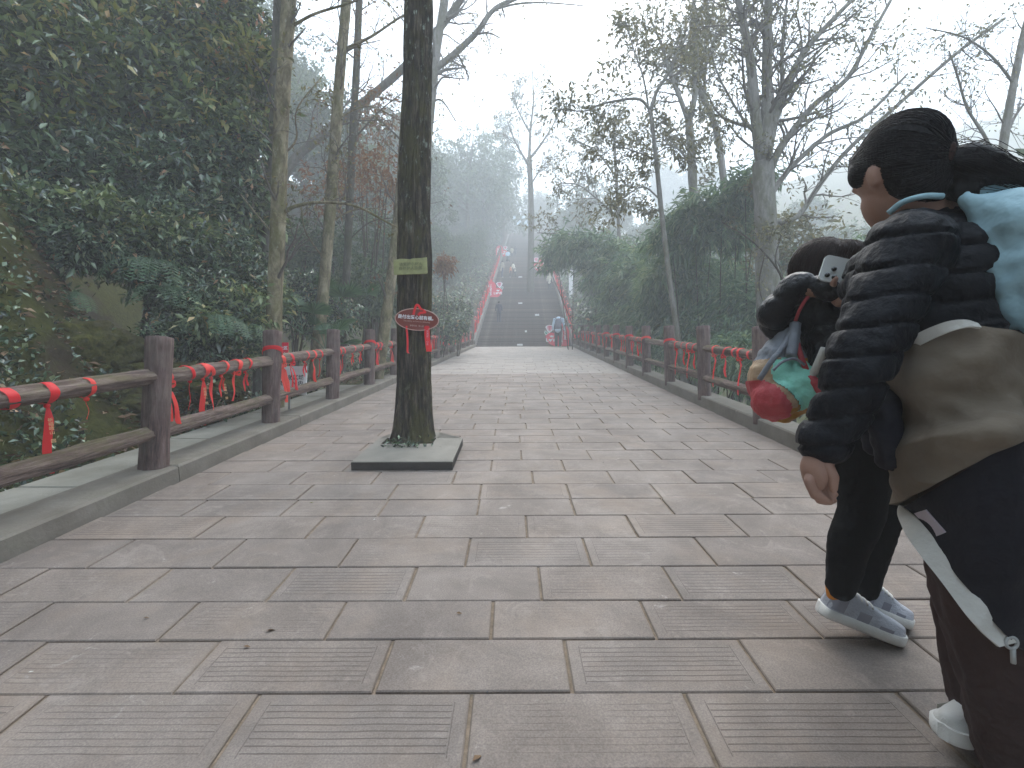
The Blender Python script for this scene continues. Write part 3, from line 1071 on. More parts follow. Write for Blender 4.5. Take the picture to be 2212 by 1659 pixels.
class Tree:
    """tapered trunk, limbs and twigs from drawn guide lines; remembers the twig ends for leaves"""
    def __init__(s, name, label, cat, base, bark, group=None, twigmat=None):
        s.root = empty(name, base, label=label, cat=cat, group=group)
        s.base = np.array(base, float)
        s.bark, s.twigmat = bark, twigmat or bark
        s.tips, s.dirs = [], []
        s.tw = MB()

    def limb(s, name, pts, r0, r1, sides=10, n=26, wob=0.0, part=True):
        p = spline(pts, n)
        if wob:
            ph = rng.uniform(0, 6, 4); u = np.linspace(0, 1, n)
            p[:, 0] += wob * np.sin(7 * u + ph[0]) * u; p[:, 1] += wob * np.sin(6 * u + ph[1]) * u
        r = np.linspace(r0, r1, n)
        r = r * (1 + np.array([0.09 * noise.noise(Vector(q * (0.35 / max(r0, .01)))) + 0.05 * noise.noise(Vector(q * (0.9 / max(r0, .01)))) for q in p]))
        m1 = MB()
        m1.tube(p - s.base, r, sides)
        if part: m1.build(name, s.bark, s.root)
        else: s.tw.add(m1.v[0], np.zeros((0, 3), int)) if False else s.tw.tube(p - s.base, r, max(4, sides - 3), cap=False)
        return p, r

    def sprout(s, p, r, count, length, level=2, t0=0.25, ang=0.9, up=0.25, kids=4, rscale=0.55, bias=None, minr=0.0022):
        n = len(p)
        for c in range(count):
            t = t0 + (1 - t0) * (c + rng.random()) / count
            i = min(n - 2, int(t * (n - 1)))
            d = p[i + 1] - p[i]; d /= np.linalg.norm(d) + 1e-9
            s.twig(p[i], d, length * rng.uniform(0.55, 1.15) * (1 - 0.45 * t), max(minr * 1.4, r[i] * rscale * rng.uniform(0.6, 1)), level, ang, up, kids, bias, minr)

    def twig(s, o, d, L, r, level, ang, up, kids, bias, minr):
        v = rng.normal(0, 1, 3)
        if bias is not None: v = v + bias
        v -= d * v.dot(d); v /= np.linalg.norm(v) + 1e-9
        a = ang * rng.uniform(0.6, 1.2)
        dd = d * math.cos(a) + v * math.sin(a)
        n = 6 if level > 0 else 4
        pts = [o]
        q = np.array(o)
        step = L / (n - 1)
        for i in range(n - 1):
            dd = dd + rng.normal(0, 0.17, 3) + [0, 0, up * 0.3]
            dd /= np.linalg.norm(dd)
            q = q + dd * step
            pts.append(q)
        pts = np.array(pts)
        rr = np.linspace(r, max(minr * 0.6, r * 0.3), n)
        s.tw.tube(pts - s.base, rr, 5 if level > 1 else (4 if level > 0 else 3), cap=False)
        if level <= 1:
            for i in range(2, n):
                s.tips.append(pts[i]); s.dirs.append(dd)
        if level > 0:
            for k in range(kids):
                t = 0.3 + 0.7 * (k + rng.random()) / kids
                i = min(n - 2, int(t * (n - 1)))
                d2 = pts[i + 1] - pts[i]; d2 /= np.linalg.norm(d2)
                s.twig(pts[i], d2, L * rng.uniform(0.4, 0.65), max(minr, rr[i] * 0.6), level - 1, ang, up, kids, None, minr)

    def finish(s, leafmat=None, per=3, size=0.08, keep=1.0, ratio=0.42, droop=0.3, spread=0.05, crown_name="crown", extra=None):
        if s.tw.n:
            o = s.tw.build("branchwork", s.twigmat, s.root); tag(o, kind="stuff")
        if leafmat and s.tips:
            P = np.array(s.tips) - s.base; D = np.array(s.dirs)
            # leaves gather in clumps
            f = np.array([noise.noise(Vector(p * 1.3 + 7)) for p in P])
            k = f + rng.normal(0, 0.15, len(P)) > np.quantile(f, 1 - keep) if keep < 1 else np.ones(len(P), bool)
            P, D = P[k], D[k]
            P = np.repeat(P, per, 0) + rng.normal(0, spread, (len(P) * per, 3))
            D = np.repeat(D, per, 0) + rng.normal(0, 0.8, (len(P), 3))
            m1 = MB(); leaves(m1, P, D, size, ratio, droop=droop)
            tag(m1.build(crown_name, leafmat, s.root, smooth=False), kind="stuff")
        return s.root


def gz(x, y):
    return land(x, y)


# ------------------------------------------------------------------ the tree in the middle of the path
TB = ground(893, 962)
tree = empty("tree", (TB.x, TB.y, zp(TB.y)), label="dark mossy tree trunk growing through a square stone planter in the path", cat="tree")
cl = [(962, 892, 43), (900, 893, 40), (800, 894, 37.5), (700, 895, 36.5), (620, 896, 37), (560, 896, 38), (500, 895.5, 35), (400, 896, 34), (300, 898, 34), (200, 901, 33), (100, 903, 32), (0, 904, 31), (-160, 908, 29), (-420, 915, 26), (-800, 925, 21)]
cen, rad = [], []
for py, px, w_ in cl:
    p = at(px, py, TB.y * 1.0)
    t = TB.y / p.y
    p = EYE + (p - EYE) * t
    cen.append(p); rad.append(w_ * TB.y / FPX * 0.985)
cs = spline([tuple(c) for c in cen], 420); rs = spline([(r,) for r in rad], 420)[:, 0]
na = 120
ang = np.arange(na) * 2 * math.pi / na
hh = cs[:, 2]
V = np.zeros((420, na, 3))
for i in range(420):
    h = hh[i] * 1.0
    rr = np.zeros(na)
    for j, a in enumerate(ang):
        x_, y_ = math.cos(a), math.sin(a)
        ridge = noise.fractal(Vector((x_ * 5.2, y_ * 5.2, h * 1.05)), 0.8, 2.1, 4)
        ridge2 = abs(noise.noise(Vector((x_ * 9.0, y_ * 9.0, h * 1.6 + 5))))
        knob = noise.noise(Vector((x_ * 1.2, y_ * 1.2, h * 2.0 + 9)))
        rr[j] = rs[i] * (1 + 0.075 * knob) + 0.014 * ridge - 0.022 * max(0, 0.20 - ridge2) / 0.20
    flare = 0.05 * math.exp(-(h - hh[0]) / 0.10)
    V[i, :, 0] = cs[i, 0] + (rr + flare) * np.cos(ang)
    V[i, :, 1] = cs[i, 1] + (rr + flare) * np.sin(ang)
    V[i, :, 2] = h
V[0, :, 2] -= 0.12
V -= np.array([TB.x, TB.y, zp(TB.y)])
Vc = np.concatenate([V, V[:, :1]], 1)
m1 = MB(); m1.grid(Vc)
m1.build("trunk", M['bark_dark'], tree)
TRUNK_R = lambda z: float(np.interp(z, hh, rs))
TRUNK_C = lambda z: Vector((float(np.interp(z, hh, cs[:, 0])), float(np.interp(z, hh, cs[:, 1])), z))
tt = Tree.__new__(Tree); tt.root, tt.base, tt.bark, tt.twigmat, tt.tips, tt.dirs, tt.tw = tree, np.array(tree.location), M['bark_dark'], M['bark_dark'], [], [], MB()
top = np.array(cs[-48:])
tt.sprout(top, rs[-48:], 22, 2.8, 2, 0.0, 1.0, 0.3, 5)
tt.finish(M['leaf_ever'], 5, 0.10, 0.8)

# planter: stone frame with a square earth hole
plf, plr = ground(757, 1016), ground(975, 1016)
side = plr.x - plf.x
planter = empty("tree_planter", (0, 0, 0), label="square grey stone planter frame round the foot of the mid-path tree", cat="planter")
pcx, pcv = (plf.x + plr.x) / 2, plf.y / math.cos(SLOPE) + side / 2
ho, hi, th = side / 2, 0.205, 0.062
hcx = TB.x - pcx
hcv = TB.y / math.cos(SLOPE) - pcv
M['dark_earth'] = plain('dark_earth', (0.035, 0.025, 0.018), 0.95, 0.1, 0.4, 30, 0.6, 90)
M['planter_side_shade'] = plain('shaded_side_stone', (0.05, 0.043, 0.037), 0.8, 0.2, 0.3, 9, 0.3, 80)  # shade of the planter's side faces, put into a darker stone colour
O = [(-ho, -ho), (ho, -ho), (ho, ho), (-ho, ho)]
I = [(hcx - hi, hcv - hi), (hcx + hi, hcv - hi), (hcx + hi, hcv + hi), (hcx - hi, hcv + hi)]
m1 = MB()
ch = 0.006
v = [(x, y, 0.0) for x, y in O] + [(x, y, th - ch) for x, y in O] + [(x * (1 - ch / ho), y * (1 - ch / ho), th) for x, y in O] + [(x, y, th) for x, y in I] + [(x, y, -0.02) for x, y in I]
f = []
fs = [(i, (i + 1) % 4, 4 + (i + 1) % 4, 4 + i) for i in range(4)]
for i in range(4):
    j = (i + 1) % 4
    f += [(4 + i, 4 + j, 8 + j, 8 + i), (8 + i, 8 + j, 12 + j, 12 + i), (12 + i, 12 + j, 16 + j, 16 + i)]
m1.add(v, f)
PQ = PATHROT.to_quaternion() @ Matrix.Rotation(YAW, 3, 'Z').to_quaternion()
o = m1.build("stone_frame", M['planter'], planter, smooth=False); o.location = on_path(pcx, pcv, 0.003); o.rotation_mode = 'QUATERNION'; o.rotation_quaternion = PQ
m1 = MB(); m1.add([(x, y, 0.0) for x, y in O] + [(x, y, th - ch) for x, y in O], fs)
o = m1.build("side_shade_band", M['planter_side_shade'], planter, smooth=False); o.location = on_path(pcx, pcv, 0.003); o.rotation_mode = 'QUATERNION'; o.rotation_quaternion = PQ
m1 = MB(); m1.grid([[(hcx + u * hi * 1.0, hcv + q * hi, 0.042 + 0.012 * noise.noise(Vector((u * 4, q * 4, 0)))) for u in np.linspace(-1, 1, 14)] for q in np.linspace(-1, 1, 14)])
o = m1.build("earth", M['dark_earth'], planter); o.location = on_path(pcx, pcv, 0.003); o.rotation_euler = (SLOPE, 0, 0)
# small creeping plant and dead leaves at the foot
fp = at(885, 968, TB.y - 0.19)
m1 = MB()
pts = np.array([[rng.normal(0, 0.095), rng.normal(-0.02, 0.03), abs(rng.normal(0.0, 0.03))] for _ in range(110)])
leaves(m1, pts, rng.normal(0, 1, (110, 3)) + [0, -0.5, 0.7], 0.036, 0.5)
for i in range(7):
    x = rng.uniform(-.1, .1)
    sp = spline([(x, 0, -0.02), (x + rng.normal(0, .03), -0.04, 0.03), (x + rng.normal(0, .06), -0.08, 0.035 + rng.uniform(-.02, .06))], 7)
    m1.tube(sp, 0.0018, 4, cap=False)
g = ground(882, 972, 0.03)
tag(m1.build("foliage", M['leaf_bush'], empty("creeping_plant", (g.x, g.y, zp(g.y) + 0.045)), smooth=False), kind="stuff")
o = [q for q in col.objects if q.name == "creeping_plant"][0]
tag(o, "small blue-green creeping plant at the foot of the mid-path tree", "plant")

# ------------------------------------------------------------------ trees standing on the left, drawn from the photograph
def px_line(pts, d):
    return [at(x, y, d if not isinstance(d, (list, tuple)) else d[i]) for i, (x, y) in enumerate(pts)]


def slim_tree(label, pts, d, wpx0, wpx1, bark, limbs=(), twigs=14, tl=1.1, leaf=None, level=2, group="slim trees behind the left fence", keep=0.35, t0=0.35, size=0.06, ang=0.9, up=0.1, minr=0.0026, per=2):
    P = px_line(pts, d)
    dd = d if not isinstance(d, (list, tuple)) else d[0]
    base = Vector(P[0]); base.z = min(base.z, gz(base.x, base.y) + 0.02)
    if pts[-1][1] <= -150:
        P.append(P[-1] + (P[-1] - P[-2]).normalized() * 3.0); twigs = int(twigs * 1.35)
    P = [base - Vector((0, 0, 0.15))] + P
    t_ = Tree("tree", label, "tree", base, bark, group, M['twig'] if bark is not M['bark_pale'] else M['twig'])
    p, r = t_.limb("trunk", P, wpx0 * dd / FPX / 2, wpx1 * dd / FPX / 2, 16, 90, 0.0)
    t_.sprout(p, r, twigs, tl, level, t0, ang, up, 4, 0.28, minr=minr)
    for lp, w0, w1, k, ll in limbs:
        q, r2 = t_.limb("limb", px_line(lp, dd), w0 * dd / FPX / 2, w1 * dd / FPX / 2, 8, 22, 0.0)
        t_.sprout(q, r2, k, ll, max(1, level - 1), 0.2, ang, up, 4, 0.5, minr=minr)
    t_.finish(leaf, per, size, keep)
    return t_


slim_tree("pale mottled trunk behind the second left fence post, one arched bare branch low down", [(597, 900), (592, 700), (600, 500), (608, 250), (624, 0), (634, -300)], 5.5, 35, 27, M['bark_pale'],
          [([(607, 463), (640, 445), (700, 437), (770, 446), (840, 482), (880, 500)], 9, 3, 6, 0.5), ([(612, 335), (640, 300), (642, 235), (700, 160)], 5, 2, 6, 0.5), ([(622, 62), (680, 30), (760, 5), (840, -30)], 7, 3, 6, 0.7), ([(604, 520), (560, 470), (520, 420)], 4, 2, 5, 0.5)], 8, 0.9, M['leaf_olive'], keep=0.25)
slim_tree("dark trunk leaning behind the pale mottled one", [(560, 840), (570, 650), (582, 450), (592, 250), (606, 0), (615, -250)], 6.6, 30, 24, M['bark_grey'], (), 8, 1.0, M['leaf_olive'], keep=0.3)
slim_tree("greyish straight trunk third from the left, behind the third fence post", [(672, 870), (690, 720), (708, 520), (722, 330), (735, 150), (748, 0), (762, -250)], 7.4, 27, 19, M['bark_pale'],
          [([(732, 112), (800, 80), (860, 40), (900, 20)], 7, 3, 6, 0.9), ([(722, 260), (790, 230), (850, 250)], 4, 2, 6, 0.7), ([(715, 480), (760, 455), (820, 450)], 5, 2, 6, 0.6), ([(700, 560), (660, 500), (650, 440)], 4, 2, 5, 0.6)], 12, 1.2, M['leaf_olive'], keep=0.3)
slim_tree("thin grey trunk just left of the dark mid-path tree", [(735, 850), (742, 720), (752, 520), (760, 330), (770, 150), (776, 0), (785, -200)], 9.0, 18, 13, M['bark_grey'],
          [([(752, 520), (800, 480), (850, 470)], 4, 2, 6, 0.8), ([(765, 300), (820, 240), (870, 200)], 4, 2, 6, 0.8)], 14, 1.3, M['leaf_rust'], keep=0.5, size=0.07)
slim_tree("short stretch of grey trunk partly hidden by the mid-path tree", [(816, 822), (835, 680), (850, 560), (866, 400), (878, 200), (885, 0)], 8.2, 26, 18, M['bark_pale'], (), 10, 1.1, M['leaf_rust'], keep=0.3)
slim_tree("big dark trunk leaning diagonally up to the right in the mist", [(560, 560), (620, 370), (700, 290), (780, 225), (866, 152), (950, 60), (1010, -20)], 13.5, 20, 15, M['bark_grey'], (), 12, 2.2, M['leaf_olive'], keep=0.25, group="misty trees above the left bank")
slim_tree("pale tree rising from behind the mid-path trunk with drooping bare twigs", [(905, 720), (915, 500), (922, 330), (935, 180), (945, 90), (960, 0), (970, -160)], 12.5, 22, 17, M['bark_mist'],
          [([(935, 152), (980, 118), (1030, 70), (1068, 20), (1130, -10)], 16, 8, 10, 1.5), ([(932, 165), (960, 152), (1000, 146)], 9, 3, 6, 1.1), ([(950, 40), (985, 30), (1010, 0)], 8, 3, 8, 1.2), ([(930, 220), (955, 218), (985, 262)], 5, 2, 4, 0.5), ([(1068, 20), (1120, 8), (1180, 6), (1260, 12)], 5, 2, 6, 0.8)], 12, 1.8, M['leaf_olive'], keep=0.22, ang=1.2, up=-0.35, size=0.09, group="misty trees above the left bank")

# rust-coloured dead sprays hanging among the left trunks
def spray_tree(name, label, px, py, d, rpx, mat, n, size, per=10, blobs=5, group=None, droop=0.3, cat="tree", stem=True, ratio=0.4):
    c = at(px, py, d)
    r = rpx * d / FPX
    base = Vector((c.x, c.y, min(gz(c.x, c.y), c.z - r * 0.5)))
    t_ = Tree(name, label, cat, base, M['stem_brown'], group)
    bl = [((np.array(c) + ball(1)[0] * r * 0.75 * [1, 1, 0.8]), r * rng.uniform(0.4, 0.7)) for _ in range(blobs)]
    if stem:
        for b_, br in bl[:4]:
            t_.limb("stem", [base, (np.array(base) + b_) / 2 + rng.normal(0, .08, 3), b_], 0.02 + 0.01 * r, 0.006, 6, 10, 0.02)
    m1 = MB()
    clumpy(m1, [(b_ - t_.base, br) for b_, br in bl], n, per, size, droop=droop, ratio=ratio)
    tag(m1.build("crown", mat, t_.root, smooth=False), kind="stuff")
    return t_.root


spray_tree("tree", "bare sapling with rust-brown dead leaf sprays left of the mid-path trunk", 800, 400, 10.5, 95, M['leaf_rust'], 190, 0.11, 7, 8, "rusty saplings in the mist", 0.5)
spray_tree("tree", "rust-brown sapling low beside the second left trunk", 720, 420, 11.5, 80, M['leaf_rust'], 130, 0.11, 7, 7, "rusty saplings in the mist", 0.5)
spray_tree("tree", "orange-brown spray of dead leaves just right of the mid-path trunk", 962, 575, 15, 24, M['leaf_rust'], 120, 0.12, 7, 4, "rusty saplings in the mist", 0.5)
spray_tree("tree", "sapling with a few rusty leaves high between the left trunks", 820, 260, 12, 70, M['leaf_rust'], 90, 0.11, 7, 7, "rusty saplings in the mist", 0.5)

# ------------------------------------------------------------------ overhanging evergreens of the left bank
def evergreen(label, blobs, d, leaf, n, size, per=9, stem_to=None, limbs=3, name="evergreen_tree", group="evergreens over the left bank", ratio=0.40, droop=0.2, spread=0.11, cat="tree", extra=None, shell=0.35, solo=0):
    B = [(np.array(at(x, y, dd)), rp * dd / FPX) for x, y, rp, dd in blobs]
    c = np.mean([b[0] for b in B], 0)
    low = min(B, key=lambda b: b[0][2])
    bx, by = (stem_to if stem_to else (c[0] - 0.6, c[1] + 0.5))
    base = Vector((bx, by, gz(bx, by)))
    t_ = Tree(name, label, cat, base, M['stem_brown'], group)
    trunk_top = c * 0.75 + np.array(base) * 0.25
    t_.limb("trunk", [base - Vector((0, 0, .1)), (np.array(base) * .6 + trunk_top * .4) + rng.normal(0, .1, 3), trunk_top], 0.07, 0.035, 9, 18)
    for k_, (b_, br) in enumerate(B):
        q, r2 = t_.limb("limb", [trunk_top * .6 + np.array(base) * .4, (trunk_top + b_) / 2 + rng.normal(0, .15, 3), b_], 0.028, 0.007, 6, 14)
        t_.sprout(q, r2, 5, br * 0.9, 1, 0.3, 0.8, 0.1, 3, 0.5)
    t_.tips = []
    t_.finish()
    m1 = MB()
    clumpy(m1, [(b_ - t_.base, br) for b_, br in B], int(n * .68), per, size, spread, droop, ratio, shell=shell)
    tag(m1.build("crown", leaf, t_.root, smooth=False), kind="stuff")
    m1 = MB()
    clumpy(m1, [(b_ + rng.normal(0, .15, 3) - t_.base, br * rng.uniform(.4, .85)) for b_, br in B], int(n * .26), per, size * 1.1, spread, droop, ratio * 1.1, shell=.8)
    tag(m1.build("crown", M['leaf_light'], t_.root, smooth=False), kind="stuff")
    if extra:
        m1 = MB()
        clumpy(m1, [(np.array(at(x, y, dd)) - t_.base, rp * dd / FPX) for x, y, rp, dd in extra[0]], extra[2], 8, size * 0.95, 0.10, 0.1, ratio)
        tag(m1.build("young_leaf_spray", extra[1], t_.root, smooth=False), kind="stuff")
    if solo:
        # the largest leaves one can pick out on the near side, each a part of its own
        m2 = MB(); leaves(m2, np.zeros((1, 3)), np.array([[0.1, -0.3, -0.2]]), 0.13, 0.42); lm = m2.mesh("leaf", leaf, False)
        m3 = MB(); leaves(m3, np.zeros((1, 3)), np.array([[-0.5, -0.2, 0.2]]), 0.12, 0.46); lm2 = m3.mesh("leaf", leaf, False)
        near = sorted(B, key=lambda b: b[0][1])[:5]
        for i in range(solo):
            b_, br = near[i % len(near)]
            u = ball(1, 0.95)[0] * [1, 0.5, 0.8]; u[1] = -abs(u[1]) - 0.55; u /= np.linalg.norm(u)
            o = link("leaf", lm if i % 2 else lm2, t_.root)
            o.location = Vector(b_ + u * br * 1.02 - t_.base)
            o.rotation_euler = (rng.uniform(-.7, .7), rng.uniform(-.7, .7), rng.uniform(0, 6.28))
            k_ = rng.uniform(0.8, 1.2); o.scale = (k_, k_, k_)
    return t_.root


evergreen("dense broad-leaved evergreen filling the upper left corner", [(40, 60, 190, 6.4), (170, 200, 180, 6.0), (60, 330, 170, 5.6), (220, 60, 170, 7.0), (-60, 200, 200, 5.6), (320, 170, 120, 6.6), (330, 20, 120, 7.4), (-120, 40, 200, 6.0)], 6, M['leaf_ever'], 5600, 0.135, solo=60)
evergreen("evergreen with yellow-green young leaves beside the pale mottled trunk", [(440, 120, 110, 7.0), (505, 175, 80, 6.8), (400, 250, 110, 6.6), (500, 60, 85, 7.4), (540, 130, 45, 6.8), (545, 215, 48, 6.7), (455, 300, 75, 6.4)], 7, M['leaf_ever'], 2600, 0.135,
          extra=([(500, 120, 60, 6.6), (550, 130, 36, 6.6), (440, 90, 50, 6.7), (560, 180, 22, 6.5), (250, 60, 45, 6.2), (110, 60, 30, 5.7)], M['leaf_yellow'], 130))
evergreen("dark glossy shrub half way up the left bank", [(120, 420, 130, 5.4), (260, 400, 120, 5.7), (380, 400, 110, 6.0), (480, 420, 90, 6.4), (525, 330, 50, 6.4), (20, 470, 110, 5.0), (450, 340, 80, 6.3), (530, 445, 50, 6.4)], 6, M['leaf_bush'], 3700, 0.115, solo=60, group="shrubs on the left bank", name="evergreen_shrub", cat="shrub")
evergreen("silvery small-leaved shrub above the nearest left fence post", [(360, 560, 115, 5.4), (470, 560, 90, 5.9), (300, 520, 90, 5.1), (545, 600, 45, 5.9), (420, 640, 85, 5.3), (520, 650, 60, 5.7), (200, 520, 80, 4.9), (480, 690, 60, 5.2), (390, 480, 90, 5.7)], 6, M['leaf_bush'], 4300, 0.085, solo=60, spread=0.09, group="shrubs on the left bank", name="evergreen_shrub", cat="shrub", ratio=0.36)
evergreen("low dark shrub hanging over the mossy rock at the left edge", [(90, 470, 80, 4.6), (180, 515, 60, 4.6), (40, 500, 60, 4.4), (-40, 480, 80, 4.2)], 6, M['leaf_bush'], 1300, 0.085, group="shrubs on the left bank", name="evergreen_shrub", cat="shrub")
evergreen("low shrub on the bank between the first two left fence posts", [(430, 735, 55, 4.9), (500, 745, 45, 5.1), (370, 725, 45, 4.7), (545, 735, 30, 5.2)], 6, M['leaf_bush'], 900, 0.07, group="shrubs on the left bank", name="evergreen_shrub", cat="shrub", spread=0.08)

# undergrowth behind the left fence: bushes and low palms
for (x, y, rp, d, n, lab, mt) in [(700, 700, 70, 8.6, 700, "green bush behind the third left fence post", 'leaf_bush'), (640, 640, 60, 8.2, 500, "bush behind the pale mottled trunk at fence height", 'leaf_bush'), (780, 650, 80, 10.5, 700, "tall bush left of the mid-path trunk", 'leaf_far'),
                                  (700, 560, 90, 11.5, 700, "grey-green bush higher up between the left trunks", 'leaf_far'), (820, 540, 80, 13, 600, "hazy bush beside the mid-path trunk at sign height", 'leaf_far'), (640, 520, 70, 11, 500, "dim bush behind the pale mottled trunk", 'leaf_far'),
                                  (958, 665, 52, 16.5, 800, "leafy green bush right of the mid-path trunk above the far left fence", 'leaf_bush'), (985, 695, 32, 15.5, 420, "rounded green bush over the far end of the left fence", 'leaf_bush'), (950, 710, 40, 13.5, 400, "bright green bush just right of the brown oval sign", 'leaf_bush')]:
    spray_tree("bush", lab, x, y, d, rp, M[mt], n, 0.085 if d < 10 else 0.11, 9, 7, "bushes behind the left fence", 0.2, "bush")


def fan_palm(label, px, py, d, size, n=9):
    c = at(px, py, d)
    root = empty("fan_palm", (c.x, c.y, gz(c.x, c.y)), label=label, cat="palm", group="low fan palms behind the left fence")
    for i in range(n):
        m1 = MB()
        az = rng.uniform(0, 6.28); el = rng.uniform(0.3, 1.2)
        d0 = np.array([math.cos(az) * math.cos(el), math.sin(az) * math.cos(el), math.sin(el)])
        hub = d0 * size * rng.uniform(0.7, 1.1)
        m1.tube(spline([(0, 0, 0), hub * 0.5 + [0, 0, .05], hub], 6), 0.006, 4, cap=False)
        sd_ = np.cross(d0, [0, 0, 1]); sd_ /= np.linalg.norm(sd_); nn = np.cross(sd_, d0)
        for k_ in np.linspace(-1.25, 1.25, 15):
            v = d0 * math.cos(k_) + sd_ * math.sin(k_)
            L = size * 0.62 * (1 - 0.12 * abs(k_))
            q = np.cross(v, nn) * L * 0.045
            m1.add([hub, hub + v * L * .5 + q - nn * .006, hub + v * L - np.array([0, 0, .18 * L]), hub + v * L * .5 - q - nn * .006], [(0, 1, 2), (0, 2, 3)])
        o = m1.build("palm_leaf", M['fern'], root, smooth=False)
        o.location = (0, 0, c.z - root.location.z)
    return root
fan_palm("fan palm with split leaves behind the third left fence post", 655, 720, 7.2, 0.55)
fan_palm("fan palm left of the trunk carrying the signs", 745, 690, 8.4, 0.6)
fan_palm("small fan palm low beside the white notice board", 705, 760, 7.0, 0.4, 7)


def fern(label, px, py, d, L, n=8, face=0):
    c = at(px, py, d)
    root = empty("fern", c, label=label, cat="fern", group="ferns on the left bank")
    for i in range(n):
        m1 = MB()
        az = face + rng.uniform(-1.3, 1.3)
        h = np.array([math.cos(az), math.sin(az), 0])
        sp = spline([(0, 0, 0), h * L * .35 + [0, 0, L * .22], h * L * .75 + [0, 0, L * .05], h * L + [0, 0, -L * .35]], 18)
        m1.tube(sp, np.linspace(.004, .001, 18), 4, cap=False)
        for k_ in range(2, 18):
            dd = sp[min(17, k_ + 1)] - sp[k_ - 1]; dd /= np.linalg.norm(dd)
            sdv = np.cross(dd, [0, 0, 1]); sdv /= np.linalg.norm(sdv) + 1e-9
            wd = L * 0.20 * math.sin(math.pi * (0.12 + 0.88 * (1 - (k_ / 18))) ** 0.8)
            for sg in (-1, 1):
                e = sp[k_] + sg * sdv * wd + dd * wd * .25 - np.array([0, 0, .15 * wd])
                m1.add([sp[k_] - dd * L * .016, (sp[k_] + e) / 2 - dd * L * .014, e, (sp[k_] + e) / 2 + dd * L * .016], [(0, 1, 2), (0, 2, 3)])
        m1.build("frond", M['fern'], root, smooth=False)
    return root
fern("fern with long drooping fronds above the mossy rock", 330, 590, 4.6, 0.45, 7, -0.9)
fern("fern hanging over the dark gap right of the mossy rock", 360, 640, 4.7, 0.36, 7, -1.2)
fern("fern growing out of the top of the big mossy boulder", 150, 650, 4.3, 0.30, 8, -1.3)
fern("small fern in the crack between the mossy rocks", 225, 770, 4.2, 0.22, 8, -1.5)
fern("fern low on the bank beside the nearest left fence post", 470, 700, 4.7, 0.34, 8, -1.4)
fern("fern under the silvery shrub near the second left fence post", 530, 715, 5.0, 0.3, 8, -1.6)

# mossy boulders of the bank
ROCKPTS = []
def boulder(label, px, py, d, rx, ry, rz, seed):
    c = at(px, py, d)
    m1 = MB(); m1.ellipsoid((0, 0, 0), (1, 1, 1), nu=110, nv=70)
    v = m1.v[0]
    out = []
    for p in v:
        n = Vector(p).normalized()
        # blocky: flatten into planes, then rough
        q = max(abs(n.x), abs(n.y), abs(n.z))
        k_ = (1 / q) ** 0.45
        k_ *= 1 + 0.22 * noise.fractal(Vector(p) * 1.3 + Vector((seed, 0, 0)), 1, 2, 4) + 0.05 * noise.fractal(Vector(p) * 6 + Vector((0, seed, 0)), 1, 2, 3) - 0.22 * max(0, 0.10 - abs(noise.noise(Vector(p) * 2.1 + Vector((seed, seed, 0))))) / 0.10 + 0.05 * noise.fractal(Vector(p) * 9, 1, 2, 3)
        out.append((p[0] * k_ * rx, p[1] * k_ * ry, p[2] * k_ * rz))
    m1.v[0] = np.array(out)
    o = m1.build("boulder", M['rock'], None); o.location = c
    ROCKPTS.append(m1.v[0][rng.random(len(m1.v[0])) < 0.22] + np.array(c))
    tag(o, label, "boulder", "mossy rocks of the left bank")
boulder("large mossy boulder at the left edge above the nearest rail", 70, 790, 4.05, 0.66, 0.45, 0.42, 1)
boulder("mossy rock ledge behind the nearest left rail, below the big boulder", 150, 880, 3.95, 0.50, 0.35, 0.22, 5)
boulder("mossy rock between the big boulder and the nearest left post", 262, 835, 4.4, 0.34, 0.4, 0.24, 9)
boulder("low mossy rock behind the nearest left fence post", 420, 830, 4.7, 0.42, 0.35, 0.20, 13)

# ivy and weeds on the ground behind the nearest rail; leaf litter
m1 = MB()
pts, n = [], 5200
for _ in range(n):
    x, y = rng.uniform(-4.2, -2.93), rng.uniform(1.4, 3.4)
    if noise.noise(Vector((x * 1.2, y * 1.2, 0))) > -0.25 - 0.4 * (x < -3.2):
        pts.append((x, y, gz(x, y) + abs(rng.normal(0.02, 0.05))))
rp = np.concatenate(ROCKPTS)
rp = rp[[noise.noise(Vector(q * 2.5)) > 0.12 for q in rp]]
for _ in range(7000):
    x, y = rng.uniform(-7.0, -3.0), rng.uniform(2.6, 6.2)
    if noise.noise(Vector((x * 1.7, y * 1.7, 4))) > 0.02: pts.append((x, y, gz(x, y) + abs(rng.normal(0.02, 0.05))))
pts = np.concatenate([np.array(pts), rp])
leaves(m1, pts, rng.normal(0, 1, (len(pts), 3)) + [0.3, -0.3, 0.7], 0.05, 0.6)
tag(m1.build("ground_ivy", M['leaf_bush'], None, smooth=False), kind="stuff")
m1 = MB()
pts = []
for _ in range(5200):
    y = rng.uniform(3.6, 19); x = rng.uniform(-2.75 - 0.35 * y, -2.62)
    pts.append((x, y, gz(x, y) + 0.015))
for _ in range(800):
    y = rng.uniform(2.2, 5.5); x = rng.uniform(-4.3, -2.9)
    pts.append((x, y, gz(x, y) + 0.03))
pts = np.concatenate([np.array(pts), rp[::3] + [0, 0, .01]])
dr = rng.normal(0, 1, (len(pts), 3)); dr[:, 2] *= 0.25
leaves(m1, pts, dr, 0.075, 0.5, droop=0)
tag(m1.build("leaf_litter", M['leaf_dead'], None, smooth=False), kind="stuff")
m1 = MB()
pts = []
for _ in range(9000):
    y = rng.uniform(4.2, 21); x = -2.75 - abs(rng.normal(0, 1.0 + 0.10 * y))
    if noise.noise(Vector((x * .8, y * .8, 3))) > -0.05:
        pts.append((x, y, gz(x, y) + abs(rng.normal(0.05, 0.13))))
pts = np.array(pts)
